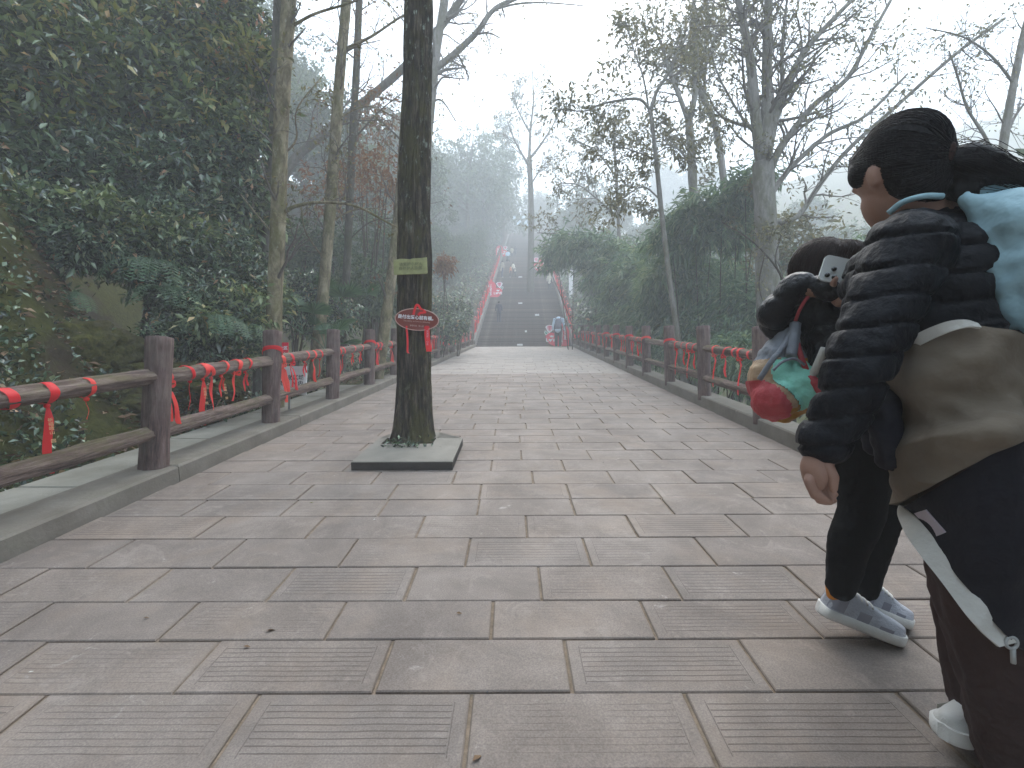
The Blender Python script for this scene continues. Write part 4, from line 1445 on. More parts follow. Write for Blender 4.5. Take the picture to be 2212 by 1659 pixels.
leaves(m1, pts, rng.normal(0, 1, (len(pts), 3)) + [0.2, -0.3, 0.6], 0.09, 0.45)
tag(m1.build("undergrowth", M['leaf_bush'], None, smooth=False), kind="stuff")

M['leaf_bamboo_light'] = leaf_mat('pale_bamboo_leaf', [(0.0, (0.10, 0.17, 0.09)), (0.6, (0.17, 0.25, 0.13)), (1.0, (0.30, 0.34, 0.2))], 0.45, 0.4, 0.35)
# low growth on the slopes beside the stairway
m1 = MB()
pts = []
for _ in range(15000):
    y = YE + 0.5 + 46 * rng.random() ** 1.4; sd_ = 1 if rng.random() < .5 else -1
    x = (XR + 0.5 if sd_ > 0 else XL - 0.5) + sd_ * abs(rng.normal(0, 3.0))
    pts.append((x, y, gz(x, y) + abs(rng.normal(0.15, 0.35))))
pts = np.array(pts)
leaves(m1, pts, rng.normal(0, 1, (len(pts), 3)) + [0, -0.3, 0.5], 0.26, 0.45, droop=0.2)
tag(m1.build("undergrowth", M['leaf_bush'], None, smooth=False), kind="stuff")

# ------------------------------------------------------------------ right side: bamboo-like thicket, airy trees
def thicket(label, blobs, n, size=0.17, mat='leaf_bamboo', name="bamboo_clump", group="drooping bamboo clumps beyond the right fence", per=9, droop=0.75, ratio=0.2):
    B = [(np.array(at(x, y, d)), rp * d / FPX) for x, y, rp, d in blobs]
    c = np.mean([b[0] for b in B], 0)
    base = Vector((c[0], c[1] + 0.3, gz(c[0], c[1] + 0.3)))
    size *= 1.4; n = int(n * 0.55)
    t_ = Tree(name, label, name.split('_')[0], base, M['stem_brown'], group)
    for b_, br in B:
        foot = np.array(base) + [rng.normal(0, .35), rng.normal(0, .35), 0]
        t_.limb("cane", [foot, foot * .45 + b_ * .55 + [0, 0, .5 * br], b_ + [0, 0, .2 * br]], 0.022, 0.006, 5, 12)
    m1 = MB()
    clumpy(m1, [(b_ - t_.base, br) for b_, br in B], n, per, size, 0.16, droop, ratio, out=0.6)
    tag(m1.build("crown", M[mat], t_.root, smooth=False), kind="stuff")
    m1 = MB()
    clumpy(m1, [(b_ - t_.base, br * 1.4) for b_, br in B], int(n * .22), 7, size, 0.2, droop, ratio, out=1.1, shell=.75)
    tag(m1.build("loose_sprays", M[mat], t_.root, smooth=False), kind="stuff")
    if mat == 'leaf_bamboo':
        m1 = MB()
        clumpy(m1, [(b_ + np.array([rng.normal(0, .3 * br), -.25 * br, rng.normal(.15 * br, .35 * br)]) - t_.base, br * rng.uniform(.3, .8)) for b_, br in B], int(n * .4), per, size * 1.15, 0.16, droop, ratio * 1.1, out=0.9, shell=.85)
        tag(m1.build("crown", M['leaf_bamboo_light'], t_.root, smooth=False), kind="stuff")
    return t_.root

thicket("bamboo clump arching over the right stair railing", [(1200, 545, 32, 20), (1240, 530, 42, 19), (1290, 545, 48, 18.5), (1330, 590, 50, 18), (1180, 570, 16, 20), (1300, 600, 42, 18.5), (1335, 650, 46, 18)], 1500, 0.24)
thicket("tall dark bamboo clump behind the right fence, nearest the stairs", [(1380, 594, 54, 15.5), (1420, 654, 54, 15), (1365, 646, 55, 15.5), (1395, 696, 54, 15), (1345, 706, 37, 16), (1420, 554, 39, 15.5)], 2000, 0.20)
thicket("bamboo clump behind the slim leaning tree on the right", [(1480, 594, 58, 12.5), (1530, 654, 54, 12), (1460, 646, 63, 12.5), (1500, 706, 54, 12), (1560, 594, 42, 12.5), (1440, 716, 45, 13)], 2200, 0.17)
thicket("feathery bamboo bough reaching up to the big forked tree", [(1500, 470, 45, 11), (1560, 440, 40, 10.5), (1610, 400, 36, 10), (1450, 510, 45, 11.5), (1540, 500, 50, 11), (1590, 500, 40, 10.5), (1645, 385, 25, 9.8)], 1100, 0.17)
thicket("bamboo clump right of the leaning trunk, above the pale roof", [(1600, 654, 46, 10.5), (1650, 686, 54, 10), (1590, 706, 40, 10.5), (1560, 656, 40, 11), (1690, 654, 42, 10)], 1300, 0.16)
thicket("low dark bamboo filling the hollow behind the right fence", [(1560, 770, 55, 9), (1620, 790, 60, 8), (1500, 770, 50, 10.5), (1690, 780, 80, 7.5), (1760, 760, 90, 7), (1440, 760, 40, 12), (1850, 800, 120, 6.5), (1390, 750, 35, 14)], 1700, 0.13)
thicket("dim bamboo mass behind the colourful backpack walker", [(1760, 654, 70, 11), (1840, 594, 70, 11.5), (1700, 594, 46, 12), (1900, 646, 108, 10), (1800, 706, 72, 9.5)], 1200, 0.15)
thicket("bush at the foot of the right fence near the stairs", [(1264, 700, 20, 21), (1290, 690, 28, 20), (1275, 715, 18, 19), (1310, 712, 24, 17)], 500, 0.16, 'leaf_bush', "bush", "bushes beyond the right fence", ratio=0.4)
thicket("olive green crown between the forked tree and the walkers", [(1700, 520, 60, 12), (1760, 560, 60, 12), (1640, 560, 40, 12.5), (1720, 600, 45, 11.5)], 520, 0.13, 'leaf_olive', "bush", "bushes beyond the right fence", ratio=0.45, droop=0.3)

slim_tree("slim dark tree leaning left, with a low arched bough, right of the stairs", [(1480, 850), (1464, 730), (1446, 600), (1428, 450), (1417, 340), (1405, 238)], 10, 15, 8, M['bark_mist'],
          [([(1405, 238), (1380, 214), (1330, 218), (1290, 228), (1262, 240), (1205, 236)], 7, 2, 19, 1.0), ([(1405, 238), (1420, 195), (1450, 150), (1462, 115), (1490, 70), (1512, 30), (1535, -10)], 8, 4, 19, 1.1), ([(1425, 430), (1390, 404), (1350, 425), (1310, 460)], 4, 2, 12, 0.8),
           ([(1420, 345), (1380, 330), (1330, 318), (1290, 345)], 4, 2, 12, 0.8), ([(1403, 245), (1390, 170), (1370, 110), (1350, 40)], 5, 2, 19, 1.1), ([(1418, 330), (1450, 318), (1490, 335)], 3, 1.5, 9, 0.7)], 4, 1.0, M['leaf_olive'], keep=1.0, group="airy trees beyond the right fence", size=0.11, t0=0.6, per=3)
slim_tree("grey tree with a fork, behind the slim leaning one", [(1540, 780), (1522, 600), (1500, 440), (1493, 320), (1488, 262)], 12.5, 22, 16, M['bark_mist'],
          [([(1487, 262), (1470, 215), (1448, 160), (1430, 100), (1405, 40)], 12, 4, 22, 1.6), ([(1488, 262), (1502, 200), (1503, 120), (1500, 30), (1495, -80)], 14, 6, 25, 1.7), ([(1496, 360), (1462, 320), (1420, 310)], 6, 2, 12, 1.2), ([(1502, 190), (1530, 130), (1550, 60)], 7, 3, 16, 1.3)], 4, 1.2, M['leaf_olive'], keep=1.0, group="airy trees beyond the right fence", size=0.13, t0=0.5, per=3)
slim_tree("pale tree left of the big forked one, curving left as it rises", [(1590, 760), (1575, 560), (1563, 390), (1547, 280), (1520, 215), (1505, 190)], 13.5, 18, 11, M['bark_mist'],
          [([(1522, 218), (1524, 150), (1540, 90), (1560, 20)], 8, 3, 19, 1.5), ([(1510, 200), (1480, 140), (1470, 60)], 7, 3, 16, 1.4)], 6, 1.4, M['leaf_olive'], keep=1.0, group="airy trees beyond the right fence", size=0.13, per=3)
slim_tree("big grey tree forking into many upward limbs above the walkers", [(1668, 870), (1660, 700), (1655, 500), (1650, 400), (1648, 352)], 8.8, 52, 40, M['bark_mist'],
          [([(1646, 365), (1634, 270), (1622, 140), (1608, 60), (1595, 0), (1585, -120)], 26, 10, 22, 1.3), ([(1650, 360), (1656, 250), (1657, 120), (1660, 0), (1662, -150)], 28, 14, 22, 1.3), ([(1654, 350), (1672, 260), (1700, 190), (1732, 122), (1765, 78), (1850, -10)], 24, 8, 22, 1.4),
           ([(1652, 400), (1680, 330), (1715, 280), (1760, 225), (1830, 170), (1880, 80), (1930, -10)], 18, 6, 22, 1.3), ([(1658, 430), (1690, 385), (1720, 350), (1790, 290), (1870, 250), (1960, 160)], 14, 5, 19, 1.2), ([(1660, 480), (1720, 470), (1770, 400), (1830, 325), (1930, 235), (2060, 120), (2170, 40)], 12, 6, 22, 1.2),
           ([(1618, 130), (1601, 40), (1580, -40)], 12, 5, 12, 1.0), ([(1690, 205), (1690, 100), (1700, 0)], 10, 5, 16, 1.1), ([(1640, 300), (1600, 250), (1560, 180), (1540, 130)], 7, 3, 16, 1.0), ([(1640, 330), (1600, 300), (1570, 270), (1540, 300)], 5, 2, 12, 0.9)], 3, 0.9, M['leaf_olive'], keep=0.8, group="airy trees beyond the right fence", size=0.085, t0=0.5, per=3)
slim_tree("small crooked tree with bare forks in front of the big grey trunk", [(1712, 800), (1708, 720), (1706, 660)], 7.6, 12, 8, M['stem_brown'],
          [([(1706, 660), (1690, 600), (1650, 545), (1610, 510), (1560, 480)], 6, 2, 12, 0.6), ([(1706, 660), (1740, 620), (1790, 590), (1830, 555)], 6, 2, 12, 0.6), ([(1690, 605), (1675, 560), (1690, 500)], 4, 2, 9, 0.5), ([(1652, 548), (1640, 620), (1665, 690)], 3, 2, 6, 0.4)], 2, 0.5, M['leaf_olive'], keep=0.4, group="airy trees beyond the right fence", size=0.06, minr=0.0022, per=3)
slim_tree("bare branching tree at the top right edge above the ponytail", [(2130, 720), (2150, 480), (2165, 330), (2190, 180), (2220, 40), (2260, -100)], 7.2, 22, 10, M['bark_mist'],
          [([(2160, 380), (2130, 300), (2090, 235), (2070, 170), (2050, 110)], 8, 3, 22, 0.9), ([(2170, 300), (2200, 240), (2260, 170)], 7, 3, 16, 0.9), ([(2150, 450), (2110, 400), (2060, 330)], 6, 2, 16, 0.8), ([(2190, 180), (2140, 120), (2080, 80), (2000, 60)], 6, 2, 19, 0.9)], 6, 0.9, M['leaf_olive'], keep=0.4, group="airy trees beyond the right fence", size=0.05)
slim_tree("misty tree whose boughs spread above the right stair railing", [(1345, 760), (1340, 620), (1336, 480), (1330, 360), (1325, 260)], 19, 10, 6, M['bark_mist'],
          [([(1336, 470), (1290, 430), (1250, 400), (1210, 395)], 5, 2, 16, 1.8), ([(1330, 380), (1290, 330), (1240, 300)], 5, 2, 16, 1.8), ([(1338, 520), (1280, 510), (1210, 505), (1160, 503)], 4, 2, 9, 1.2)], 14, 2.2, M['leaf_olive'], keep=1.0, group="airy trees beyond the right fence", size=0.16, minr=0.005, per=3)

# the tree that stands in the stairway
sb = on_stair(1146, 628)
D = sb.y
t_ = Tree("tree", "misty bare tree growing out of the stairway right of its middle", "tree", sb, M['bark_grey'])
pl = [Vector(sb) - Vector((0, 0, .3))] + [at(x, y, D) for x, y in [(1147, 560), (1147.5, 470), (1146, 400), (1143, 340)]]
pl[1:] = [EYE + (p - EYE) * (D / p.y) for p in pl[1:]]
p, r = t_.limb("trunk", pl, 7.5 * D / FPX, 5.5 * D / FPX, 12, 30)
for lp, w0 in (([(1143, 345), (1146, 280), (1152, 220), (1150, 150)], 7), ([(1143, 345), (1170, 310), (1195, 270), (1215, 230)], 6), ([(1144, 360), (1115, 310), (1095, 260)], 6), ([(1146, 290), (1120, 240), (1105, 200)], 4), ([(1146, 400), (1165, 370), (1180, 350)], 4)):
    q, r2 = t_.limb("limb", [EYE + (at(x, y, D) - EYE) for x, y in lp], w0 * D / FPX / 2, 2 * D / FPX / 2, 7, 18)
    t_.sprout(q, r2, 9, 2.6, 2, 0.2, 0.8, 0.2, 4, 0.5, minr=0.010)
t_.finish(M['leaf_olive'], 2, 0.22, 0.25)
o = empty("tree_guard", sb)
bpy.data.objects.remove(o)

# ------------------------------------------------------------------ misty woods: several crowns, copied
def wood_tree(kind, seed):
    h = {'round': 7.0, 'tall': 11.0, 'cone': 16.0, 'bush': 3.0}[kind]
    root = empty("wood_tree", (0, 0, -200))
    m1 = MB(); m1.tube(spline([(0, 0, -0.5), (0.1, 0, h * .4), (0, .1, h * .85)], 10), np.linspace(h * .018 + .03, 0.02, 10), 7)
    for k_ in range(6):
        a = rng.uniform(0, 6.28); z0 = h * rng.uniform(.3, .7)
        m1.tube(spline([(0, 0, z0), (math.cos(a) * h * .12, math.sin(a) * h * .12, z0 + h * .08), (math.cos(a) * h * .22, math.sin(a) * h * .22, z0 + h * .18)], 6), np.linspace(h * .008, .01, 6), 5, cap=False)
    m1.build("trunk", M['bark_grey'], root)
    if kind == 'cone':
        bl = []
        for z in np.linspace(.22, .97, 26):
            rr = h * .24 * (1 - z) ** .8 + .25
            for k_ in range(3):
                a = rng.uniform(0, 6.28); q = rng.uniform(.3, .9)
                bl.append(((math.cos(a) * rr * q, math.sin(a) * rr * q, h * z), rr * rng.uniform(.35, .6) + .2))
        n, sz = 1500, 0.30
    else:
        bl = []
        for k_ in range(16):
            u = ball(1)[0]
            bl.append(((u[0] * h * .26, u[1] * h * .26, h * (.62 if kind != 'bush' else .45) + u[2] * h * .30), h * rng.uniform(.10, .18)))
        n, sz = (1300, 0.24) if kind != 'bush' else (1100, 0.15)
    m1 = MB(); clumpy(m1, bl, n, 8, sz, 0.25 if kind != 'bush' else .14, 0.3, 0.5, shell=.2)
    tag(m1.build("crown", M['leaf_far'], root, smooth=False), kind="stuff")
    return root, h


protos = {k: [wood_tree(k, i) for i in range(2)] for k in ('round', 'tall', 'cone', 'bush')}
for v in protos.values():
    for root, h in v: root["used"] = 0


def plant(kind, x, y, height, label, group, dz=-0.2, cat="tree"):
    root, h = protos[kind][int(rng.integers(2))]
    if not root["used"]:
        r2 = root; root["used"] = 1
    else:
        r2 = root.copy(); col.objects.link(r2)
        for ch in list(root.children):
            c = ch.copy(); col.objects.link(c); c.parent = r2
    k_ = height / h
    r2.location = (x, y, gz(x, y) + dz)
    r2.rotation_euler = (0, 0, rng.uniform(0, 6.28))
    r2.scale = (k_ * rng.uniform(.85, 1.2), k_ * rng.uniform(.85, 1.2), k_)
    if label in LBL.values() or 'stair railing' in label:
        look = {'round': 'rounded', 'tall': 'tall', 'cone': 'pointed', 'bush': 'low'}[kind]
        far = 'by the lowest flight' if y < 30 else ('by the middle flight' if y < 46 else ('by the upper flight' if y < 66 else 'beyond the top step'))
        side_ = 'left' if x < 0 else 'right'
        deep = 'close to the railing' if abs(x) < 6.5 else ('set back' if abs(x) < 12 else 'far out')
        label = f"hazy {look} {cat} {far}, {deep} on the {side_}"
    tag(r2, label, cat, group)


GL, GR, GT = "misty wood left of the stairway", "misty wood right of the stairway", "fading trees at the head of the stairway"
LBL = {'L': "hazy dark broadleaf tree in the misty wood left of the stairway", 'R': "hazy tree in the misty wood right of the stairway", 'T': "pale fading tree in the fog at the head of the stairway"}
for i in range(34):
    y = rng.uniform(17, 62)
    x = -rng.uniform(5.6, 8.0) - (i / 34) * 16 * rng.random() - (2.0 if y < 24 else 0)
    if y < 30 and x > -6: kind, h = 'bush', rng.uniform(2.6, 4.2)
    else: kind, h = ('round', rng.uniform(5, 8)) if rng.random() < .6 else ('tall', rng.uniform(7, 11))
    plant(kind, x, y, h, LBL['L'], GL)
for i in range(14):
    plant('bush', -5.0 - rng.uniform(0, 2.5), 23 + i * 2.6, rng.uniform(2.6, 4.0), "hazy dark bush beside the left stair railing", "bushes beside the left stair railing", cat="bush")
for i in range(13):
    plant('bush' if i % 3 else 'round', -4.1 - rng.uniform(0, .9) - (0.5 if i < 2 else 0), 23.5 + i * 2.4, rng.uniform(2.8, 3.8), "hazy dark bush beside the left stair railing", "bushes beside the left stair railing", cat="bush")
for i in range(10):
    plant('tall' if i % 2 else 'round', rng.uniform(-26, -9), rng.uniform(9, 22), rng.uniform(7, 11), LBL['L'], GL)
for i in range(26):
    y = rng.uniform(23, 60); x = rng.uniform(4.5, 24)
    plant('round' if rng.random() < .65 else 'bush', x, y, rng.uniform(4, 6.5), LBL['R'], GR)
for i in range(10):
    plant('bush', 4.6 + rng.uniform(0, 2.5), 24 + i * 3.2, rng.uniform(2.4, 3.4), "hazy bush beside the right stair railing", "bushes beside the right stair railing", cat="bush")
for i in range(16):
    plant('round' if i % 3 else 'bush', rng.uniform(9, 34), rng.uniform(8, 26), rng.uniform(5, 8), LBL['R'], GR)
for i in range(20):
    x = rng.uniform(-34, 34); y = rng.uniform(80, 112)
    plant('round' if abs(x) < 9 else ('tall' if rng.random() < .5 else 'round'), x, y, rng.uniform(7, 9) if -3 < x < 9 else rng.uniform(8, 13), LBL['T'], GT)
for i in range(16):
    plant('round' if i % 2 else 'bush', -7 + i * 1.0 + rng.uniform(-.4, .4), rng.uniform(77, 88), rng.uniform(4.5, 8.5), LBL['T'], GT)
for i in range(10):  # unseen trees, added to darken camera-facing surfaces and the near ground
    plant('tall', rng.choice([-1, 1]) * rng.uniform(4.5, 14), rng.uniform(-11, -2.5), rng.uniform(8, 12), "tall dense unseen tree added behind the viewer to block light", "unseen trees added behind the viewer to block light")
for i in range(6):
    plant('round', (-1) ** i * rng.uniform(4.0, 5.2), -0.8 - i * 0.75, rng.uniform(8, 10), "tall dense unseen tree added behind the viewer to block light", "unseen trees added behind the viewer to block light")
for i in range(4):
    plant('round', -4.5 + i * 3, -12.5, rng.uniform(7, 9), "tall dense unseen tree added behind the viewer to block light", "unseen trees added behind the viewer to block light")
c = at(1085, 560, 58)
plant('cone', c.x, 58, 17.5, "tall pale conifer fading into the fog left of the stairway head", GT)
plant('cone', at(1045, 560, 50).x, 50, 13.0, "second pale conifer, lower and further left of the stairway head", GT)
plant('tall', at(1010, 560, 44).x, 44, 12.0, "hazy tall tree left of the pale conifers", GT)
plant('tall', at(1260, 560, 46).x, 46, 9.0, "pale rounded tree right of the stairway head", GT)
for v in protos.values():
    for root, h in v:
        if not root["used"]:
            for ch in list(root.children): bpy.data.objects.remove(ch)
            bpy.data.objects.remove(root)
        elif "used" in root.keys(): pass
for o in col.objects:
    if "used" in o.keys(): del o["used"]

# ------------------------------------------------------------------ mist
m1 = MB()
X0, X1, Y0, Y1, Z0, Z1 = -78, 78, -16, 138, -6, 52
m1.add([(X0, Y0, Z0), (X1, Y0, Z0), (X1, Y1, Z0), (X0, Y1, Z0), (X0, Y0, Z1), (X1, Y0, Z1), (X1, Y1, Z1), (X0, Y1, Z1)],
       [(3, 2, 1, 0), (4, 5, 6, 7), (0, 1, 5, 4), (1, 2, 6, 5), (2, 3, 7, 6), (3, 0, 4, 7)])
hm = bpy.data.materials.new("haze")
hm.use_nodes = True
nt = hm.node_tree
nt.nodes.remove(nt.nodes["Principled BSDF"])
vol = nt.nodes.new("ShaderNodeVolumePrincipled")
vol.inputs["Color"].default_value = (0.97, 0.985, 1.0, 1)
vol.inputs["Density"].default_value = 0.0122
vol.inputs["Anisotropy"].default_value = 0.0
nt.links.new(vol.outputs[0], nt.nodes["Material Output"].inputs["Volume"])
tag(m1.build("haze", hm, None, smooth=False), kind="stuff")

# ------------------------------------------------------------------ signs
M['sign_red'] = plain('sign_red', (0.72, 0.035, 0.07), 0.4, 0.4, 0.05)
M['sign_white'] = plain('sign_white', (0.82, 0.80, 0.80), 0.5, 0.3, 0.04)
M['rose'] = plain('rose_pink', (0.70, 0.33, 0.40), 0.5, 0.3, 0.2, 9)
M['rose_dark'] = plain('rose_dark', (0.62, 0.12, 0.18), 0.5, 0.3, 0.1)
M['leaf_print'] = plain('leaf_print', (0.05, 0.30, 0.20), 0.5, 0.3, 0.1)
M['plaque'] = plain('plaque_brown', (0.20, 0.032, 0.018), 0.4, 0.4, 0.12, 30)
M['plaque_rim'] = plain('plaque_rim', (0.50, 0.30, 0.25), 0.4, 0.4, 0.06)
M['sign_green'] = plain('mossy_green_board', (0.285, 0.285, 0.125), 0.7, 0.3, 0.25, 25)
M['sign_green_text'] = plain('worn_brown_print', (0.14, 0.14, 0.065), 0.7, 0.2, 0.2)
M['ink'] = plain('black_ink', (0.04, 0.04, 0.05), 0.6, 0.2, 0.05)
M['steel'] = plain('grey_steel', (0.35, 0.35, 0.34), 0.4, 0.5, 0.1)


def arc(cx, cz, r, a0, a1, n=12, rz=None):
    return [(cx + r * math.cos(R(a0 + (a1 - a0) * i / n)), cz + (rz or r) * math.sin(R(a0 + (a1 - a0) * i / n))) for i in range(n + 1)]


def heart(cx, cz, s_):
    return [(cx + s_ * 0.0625 * 16 * math.sin(t) ** 3 / 2, cz + s_ * 0.0625 * (13 * math.cos(t) - 5 * math.cos(2 * t) - 2 * math.cos(3 * t) - math.cos(4 * t)) / 2) for t in np.linspace(2 * math.pi, 0, 25)[:-1]]


def heart_board(label, p, wid, mirror=False, yaw=0.0):
    """red half-heart board with a printed rose; the straight edge on its left unless mirrored"""
    k_ = wid
    root = empty("heart_board", p, label=label, cat="signboard", group="red LOVE heart boards up the stairway")
    root.rotation_euler = (0, 0, yaw)
    sg = -1 if mirror else 1
    X = lambda pts: [(sg * (x - 0.5) * k_, z * k_) for x, z in pts]
    out = [(0.02, 0.0), (0.62, 0.0), (0.80, 0.10), (0.93, 0.26), (0.95, 0.40)] + [(0.90, 0.48), (0.80, 0.545), (0.70, 0.555), (0.60, 0.53)] + arc(0.32, 0.62, 0.29, -10, 160, 14, 0.30)[1:] + [(0.0, 0.60)]
    prism(X(out), 0.03).build("panel", M['sign_red'], root, smooth=False)

    def flat(name, pts, mat, y, t=0.006):
        o = prism(X(pts), t).build(name, mat, root, smooth=False); o.location = (0, y, 0); return o
    f1 = flat("rose", [(0.60, 0.79), (0.66, 0.86), (0.84, 0.87), (0.94, 0.83), (0.97, 0.77), (0.92, 0.70), (0.90, 0.62), (0.84, 0.58), (0.83, 0.50), (0.77, 0.52), (0.77, 0.58), (0.70, 0.61), (0.66, 0.70)], M['sign_white'], -0.012, 0.012)
    flat("petal", [(0.64, 0.785), (0.69, 0.835), (0.84, 0.845), (0.90, 0.81), (0.89, 0.74), (0.86, 0.66), (0.80, 0.61), (0.73, 0.64), (0.69, 0.72)], M['rose'], -0.025)
    flat("petal", [(0.70, 0.82), (0.85, 0.84), (0.83, 0.74), (0.80, 0.64), (0.765, 0.72)], M['rose_dark'], -0.032)
    flat("leaf", [(0.84, 0.53), (0.99, 0.65), (1.01, 0.55), (0.96, 0.46), (0.90, 0.45)], M['sign_white'], -0.012, 0.012)
    flat("leaf", [(0.87, 0.53), (0.975, 0.615), (0.985, 0.55), (0.95, 0.485), (0.905, 0.48)], M['leaf_print'], -0.025)
    flat("crown_mark", [(0.62, 0.44), (0.64, 0.36), (0.76, 0.36), (0.81, 0.45), (0.74, 0.42), (0.71, 0.46), (0.67, 0.42)], M['sign_white'], -0.031)
    # LOVE, its O a heart
    L = [("L", 0.515), ("V", 0.785), ("E", 0.885)]
    for ch_, x in L:
        o = link("lettering", text_mesh(ch_, 0.185 * k_, M['sign_white'], 0.003, bold=0.008 * k_), root)
        xx = x if not mirror else 0.515 + (0.885 - x)
        o.location = (((xx - 0.5) if not mirror else -(0.885 + 0.515 - xx - 0.5) * 1) * k_, -0.034, 0.245 * k_)
        if mirror: o.location.x = (-(0.95 - 0.5) + (x - 0.46)) * k_
    hx = 0.645
    cx = (hx - 0.5) if not mirror else (-(0.95 - 0.5) + (hx - 0.46))
    o = prism([(cx * k_ + a, 0.245 * k_ + b) for a, b in heart(0, 0, 0.15 * k_)], 0.006).build("heart_mark", M['sign_white'], root, smooth=False); o.location = (0, -0.030, 0)
    for x, zt, s_ in ((0.17, 0.50, "山盟海誓见"), (0.31, 0.42, "一世情定三生缘")):
        o = link("lettering", text_mesh("\n".join(s_), 0.105 * k_, M['sign_white'], 0.003, bold=0.004 * k_, line=0.92), root)
        o.location = (sg * (x - 0.5) * k_, -0.034, zt * k_)
    return root


def stair_spot(px, py):
    p = on_stair(px, py)
    i = math.floor((p.y - YE) / RUN)
    return Vector((p.x, YE + (i + 0.6) * RUN, spine(YE) + i * RUN * SL + 0.075))


p = on_stair(1203, 744); i = 0
heart_board("red heart LOVE board at the foot of the stairs, behind the bending man", Vector((p.x, YE - 0.07, zp(YE - 0.07) + 0.01)), 1.12, True)
p = stair_spot(1068, 640); heart_board("red heart LOVE board against the left railing, just above the man in navy", (p.x - 0.02, p.y, p.z), 38.5 * p.y / FPX * 1.02)
p = stair_spot(1168, 582.5); heart_board("red heart LOVE board half behind bamboo leaves at the right railing", (p.x, p.y, p.z), 35 * p.y / FPX, True)
p = stair_spot(1084, 552.5); heart_board("highest and palest red heart LOVE board, at the left railing", (p.x, p.y, p.z), 27 * p.y / FPX)

# oval plaque tied to the tree
def on_trunk(px, py, off=0.03):
    d = TB.y - 0.2
    for _ in range(4):
        q = at(px, py, d); q = EYE + (q - EYE) * (d / q.y)
        d = TRUNK_C(q.z).y - TRUNK_R(q.z) - off
    q = EYE + ray(px, py) * (d / ray(px, py).y)
    return q
pc = on_trunk(901, 690.5, 0.030)
sc_ = pc.y / FPX
plq = empty("oval_plaque", pc, label="brown oval plaque with white Chinese lettering tied to the mid-path tree", cat="sign")
plq.rotation_euler = (R(2), R(4.5), 0)
ow, oh = 47.5 * sc_, 23.5 * sc_
prism([(ow * math.cos(a), oh * math.sin(a)) for a in np.linspace(0, 2 * math.pi, 65)[:-1]], 0.008).build("board", M['plaque'], plq, smooth=False)
m1 = MB(); th = np.linspace(0, 2 * math.pi, 73)
m1.tube([(ow * math.cos(a), -0.008, oh * math.sin(a)) for a in th], 0.0042, 6, cap=False)
m1.build("rim", M['plaque_rim'], plq)
def put_text(parent, body, size, mat, x, z, y, **k):
    o = link("lettering", text_mesh(body, size, mat, 0.0006, **k), parent); o.location = (x, y, z); return o
put_text(plq, "是付出爱心就有福。", 0.0345, M['sign_white'], 0, 0.014, -0.0095, bold=0.0007)
put_text(plq, "The ability to love is a blessing.", 0.0175, M['plaque_rim'], 0.0, -0.016, -0.0095)
put_text(plq, "静思好语 · 善心语", 0.0145, M['plaque_rim'], 0.004, -0.052, -0.0095)

gc = on_trunk(887, 575.5, 0.022)
sc_ = gc.y / FPX
gs = empty("green_board", gc, label="mossy pale green book-shaped notice nailed to the mid-path tree", cat="sign")
gs.rotation_euler = (0, R(-2.5), R(3))
gw, gh = 36.5 * sc_, 18 * sc_
out = [(-gw, -gh), (gw * 0.9, -gh), (gw, -gh * 0.9), (gw, gh)] + [(gw * u, gh * (1.0 - 0.06 * math.sin(math.pi * u) + (-.16 * (1 - u) ** 6))) for u in (0.7, 0.4, 0.2, 0.1, 0.0)] + [(-gw * u, gh * (0.84 + .10 * math.sin(math.pi * u / 1.4))) for u in (0.1, 0.3, 0.6)] + [(-gw, gh * 0.80)]
prism(out, 0.012).build("board", M['sign_green'], gs, smooth=False)
put_text(gs, "请爱护小树火", 0.030, M['sign_green_text'], 0.005, 0.014, -0.0135, spacing=1.12)
put_text(gs, "自然护人乐园", 0.030, M['sign_green_text'], 0.0, -0.020, -0.0135, spacing=1.12)
# ribbons of the tree
def strip(name, label, px, py, wid, pts, group, width_pts=None, thick=True):
    o0 = on_trunk(px, py, 0.035)
    m1 = MB()
    sp = spline(pts, 20)
    m1.grid([[p_ + np.array([-wid / 2, 0, 0]), p_ + np.array([0, -0.004, 0]), p_ + np.array([wid / 2, 0, 0])] for p_ in sp])
    o = m1.build(name, M['ribbon'], None); o.location = o0
    tag(o, label, "ribbon", group)
    return o
GT_ = "red ribbons on the mid-path tree"
k_ = sc_
strip("ribbon", "narrow red ribbon trailing below the left end of the oval plaque", 878, 712, 0.017, [(0, 0, 0.03), (0.006, 0, -0.04), (0.013, -.01, -0.11), (0.012, -.01, -0.17), (0.022, -.02, -0.192), (0.04, -.03, -0.195)], GT_)
o = strip("ribbon", "broad printed red ribbon hanging below the right end of the oval plaque", 922, 712, 0.044, [(0, 0, 0.03), (0.004, -.004, -0.05), (0.012, -.006, -0.12), (0.020, -.003, -0.178)], GT_)
put_text(o, "友\n真\n爱\n一\n心\n永", 0.021, M['rose'], 0.008, -0.068, -0.0095)
o0 = on_trunk(901, 668, 0.045)
m1 = MB()
for pts, wd in (([(-0.03, 0, -0.045), (-0.022, 0, -0.01), (-0.005, -.005, 0.032), (0.012, 0, 0.028), (0.026, 0, 0.005), (0.035, 0, -0.004)], 0.020), ([(0.012, -.008, -0.052), (0.025, -.01, -0.034), (0.05, -.005, -0.028), (0.072, 0, -0.022)], 0.020), ([(0.035, -.004, -0.004), (0.05, -.006, -0.006), (0.07, 0, -0.024)], 0.014)):
    sp = spline(pts, 14)
    dd = np.gradient(sp, axis=0); dd /= np.linalg.norm(dd, axis=1)[:, None]
    nn = np.cross(dd, [0, 1, 0])
    m1.grid([[a - b * wd / 2, a + np.array([0, -.004, 0]), a + b * wd / 2] for a, b in zip(sp, nn)])
o = m1.build("ribbon", M['ribbon'], None); o.location = o0
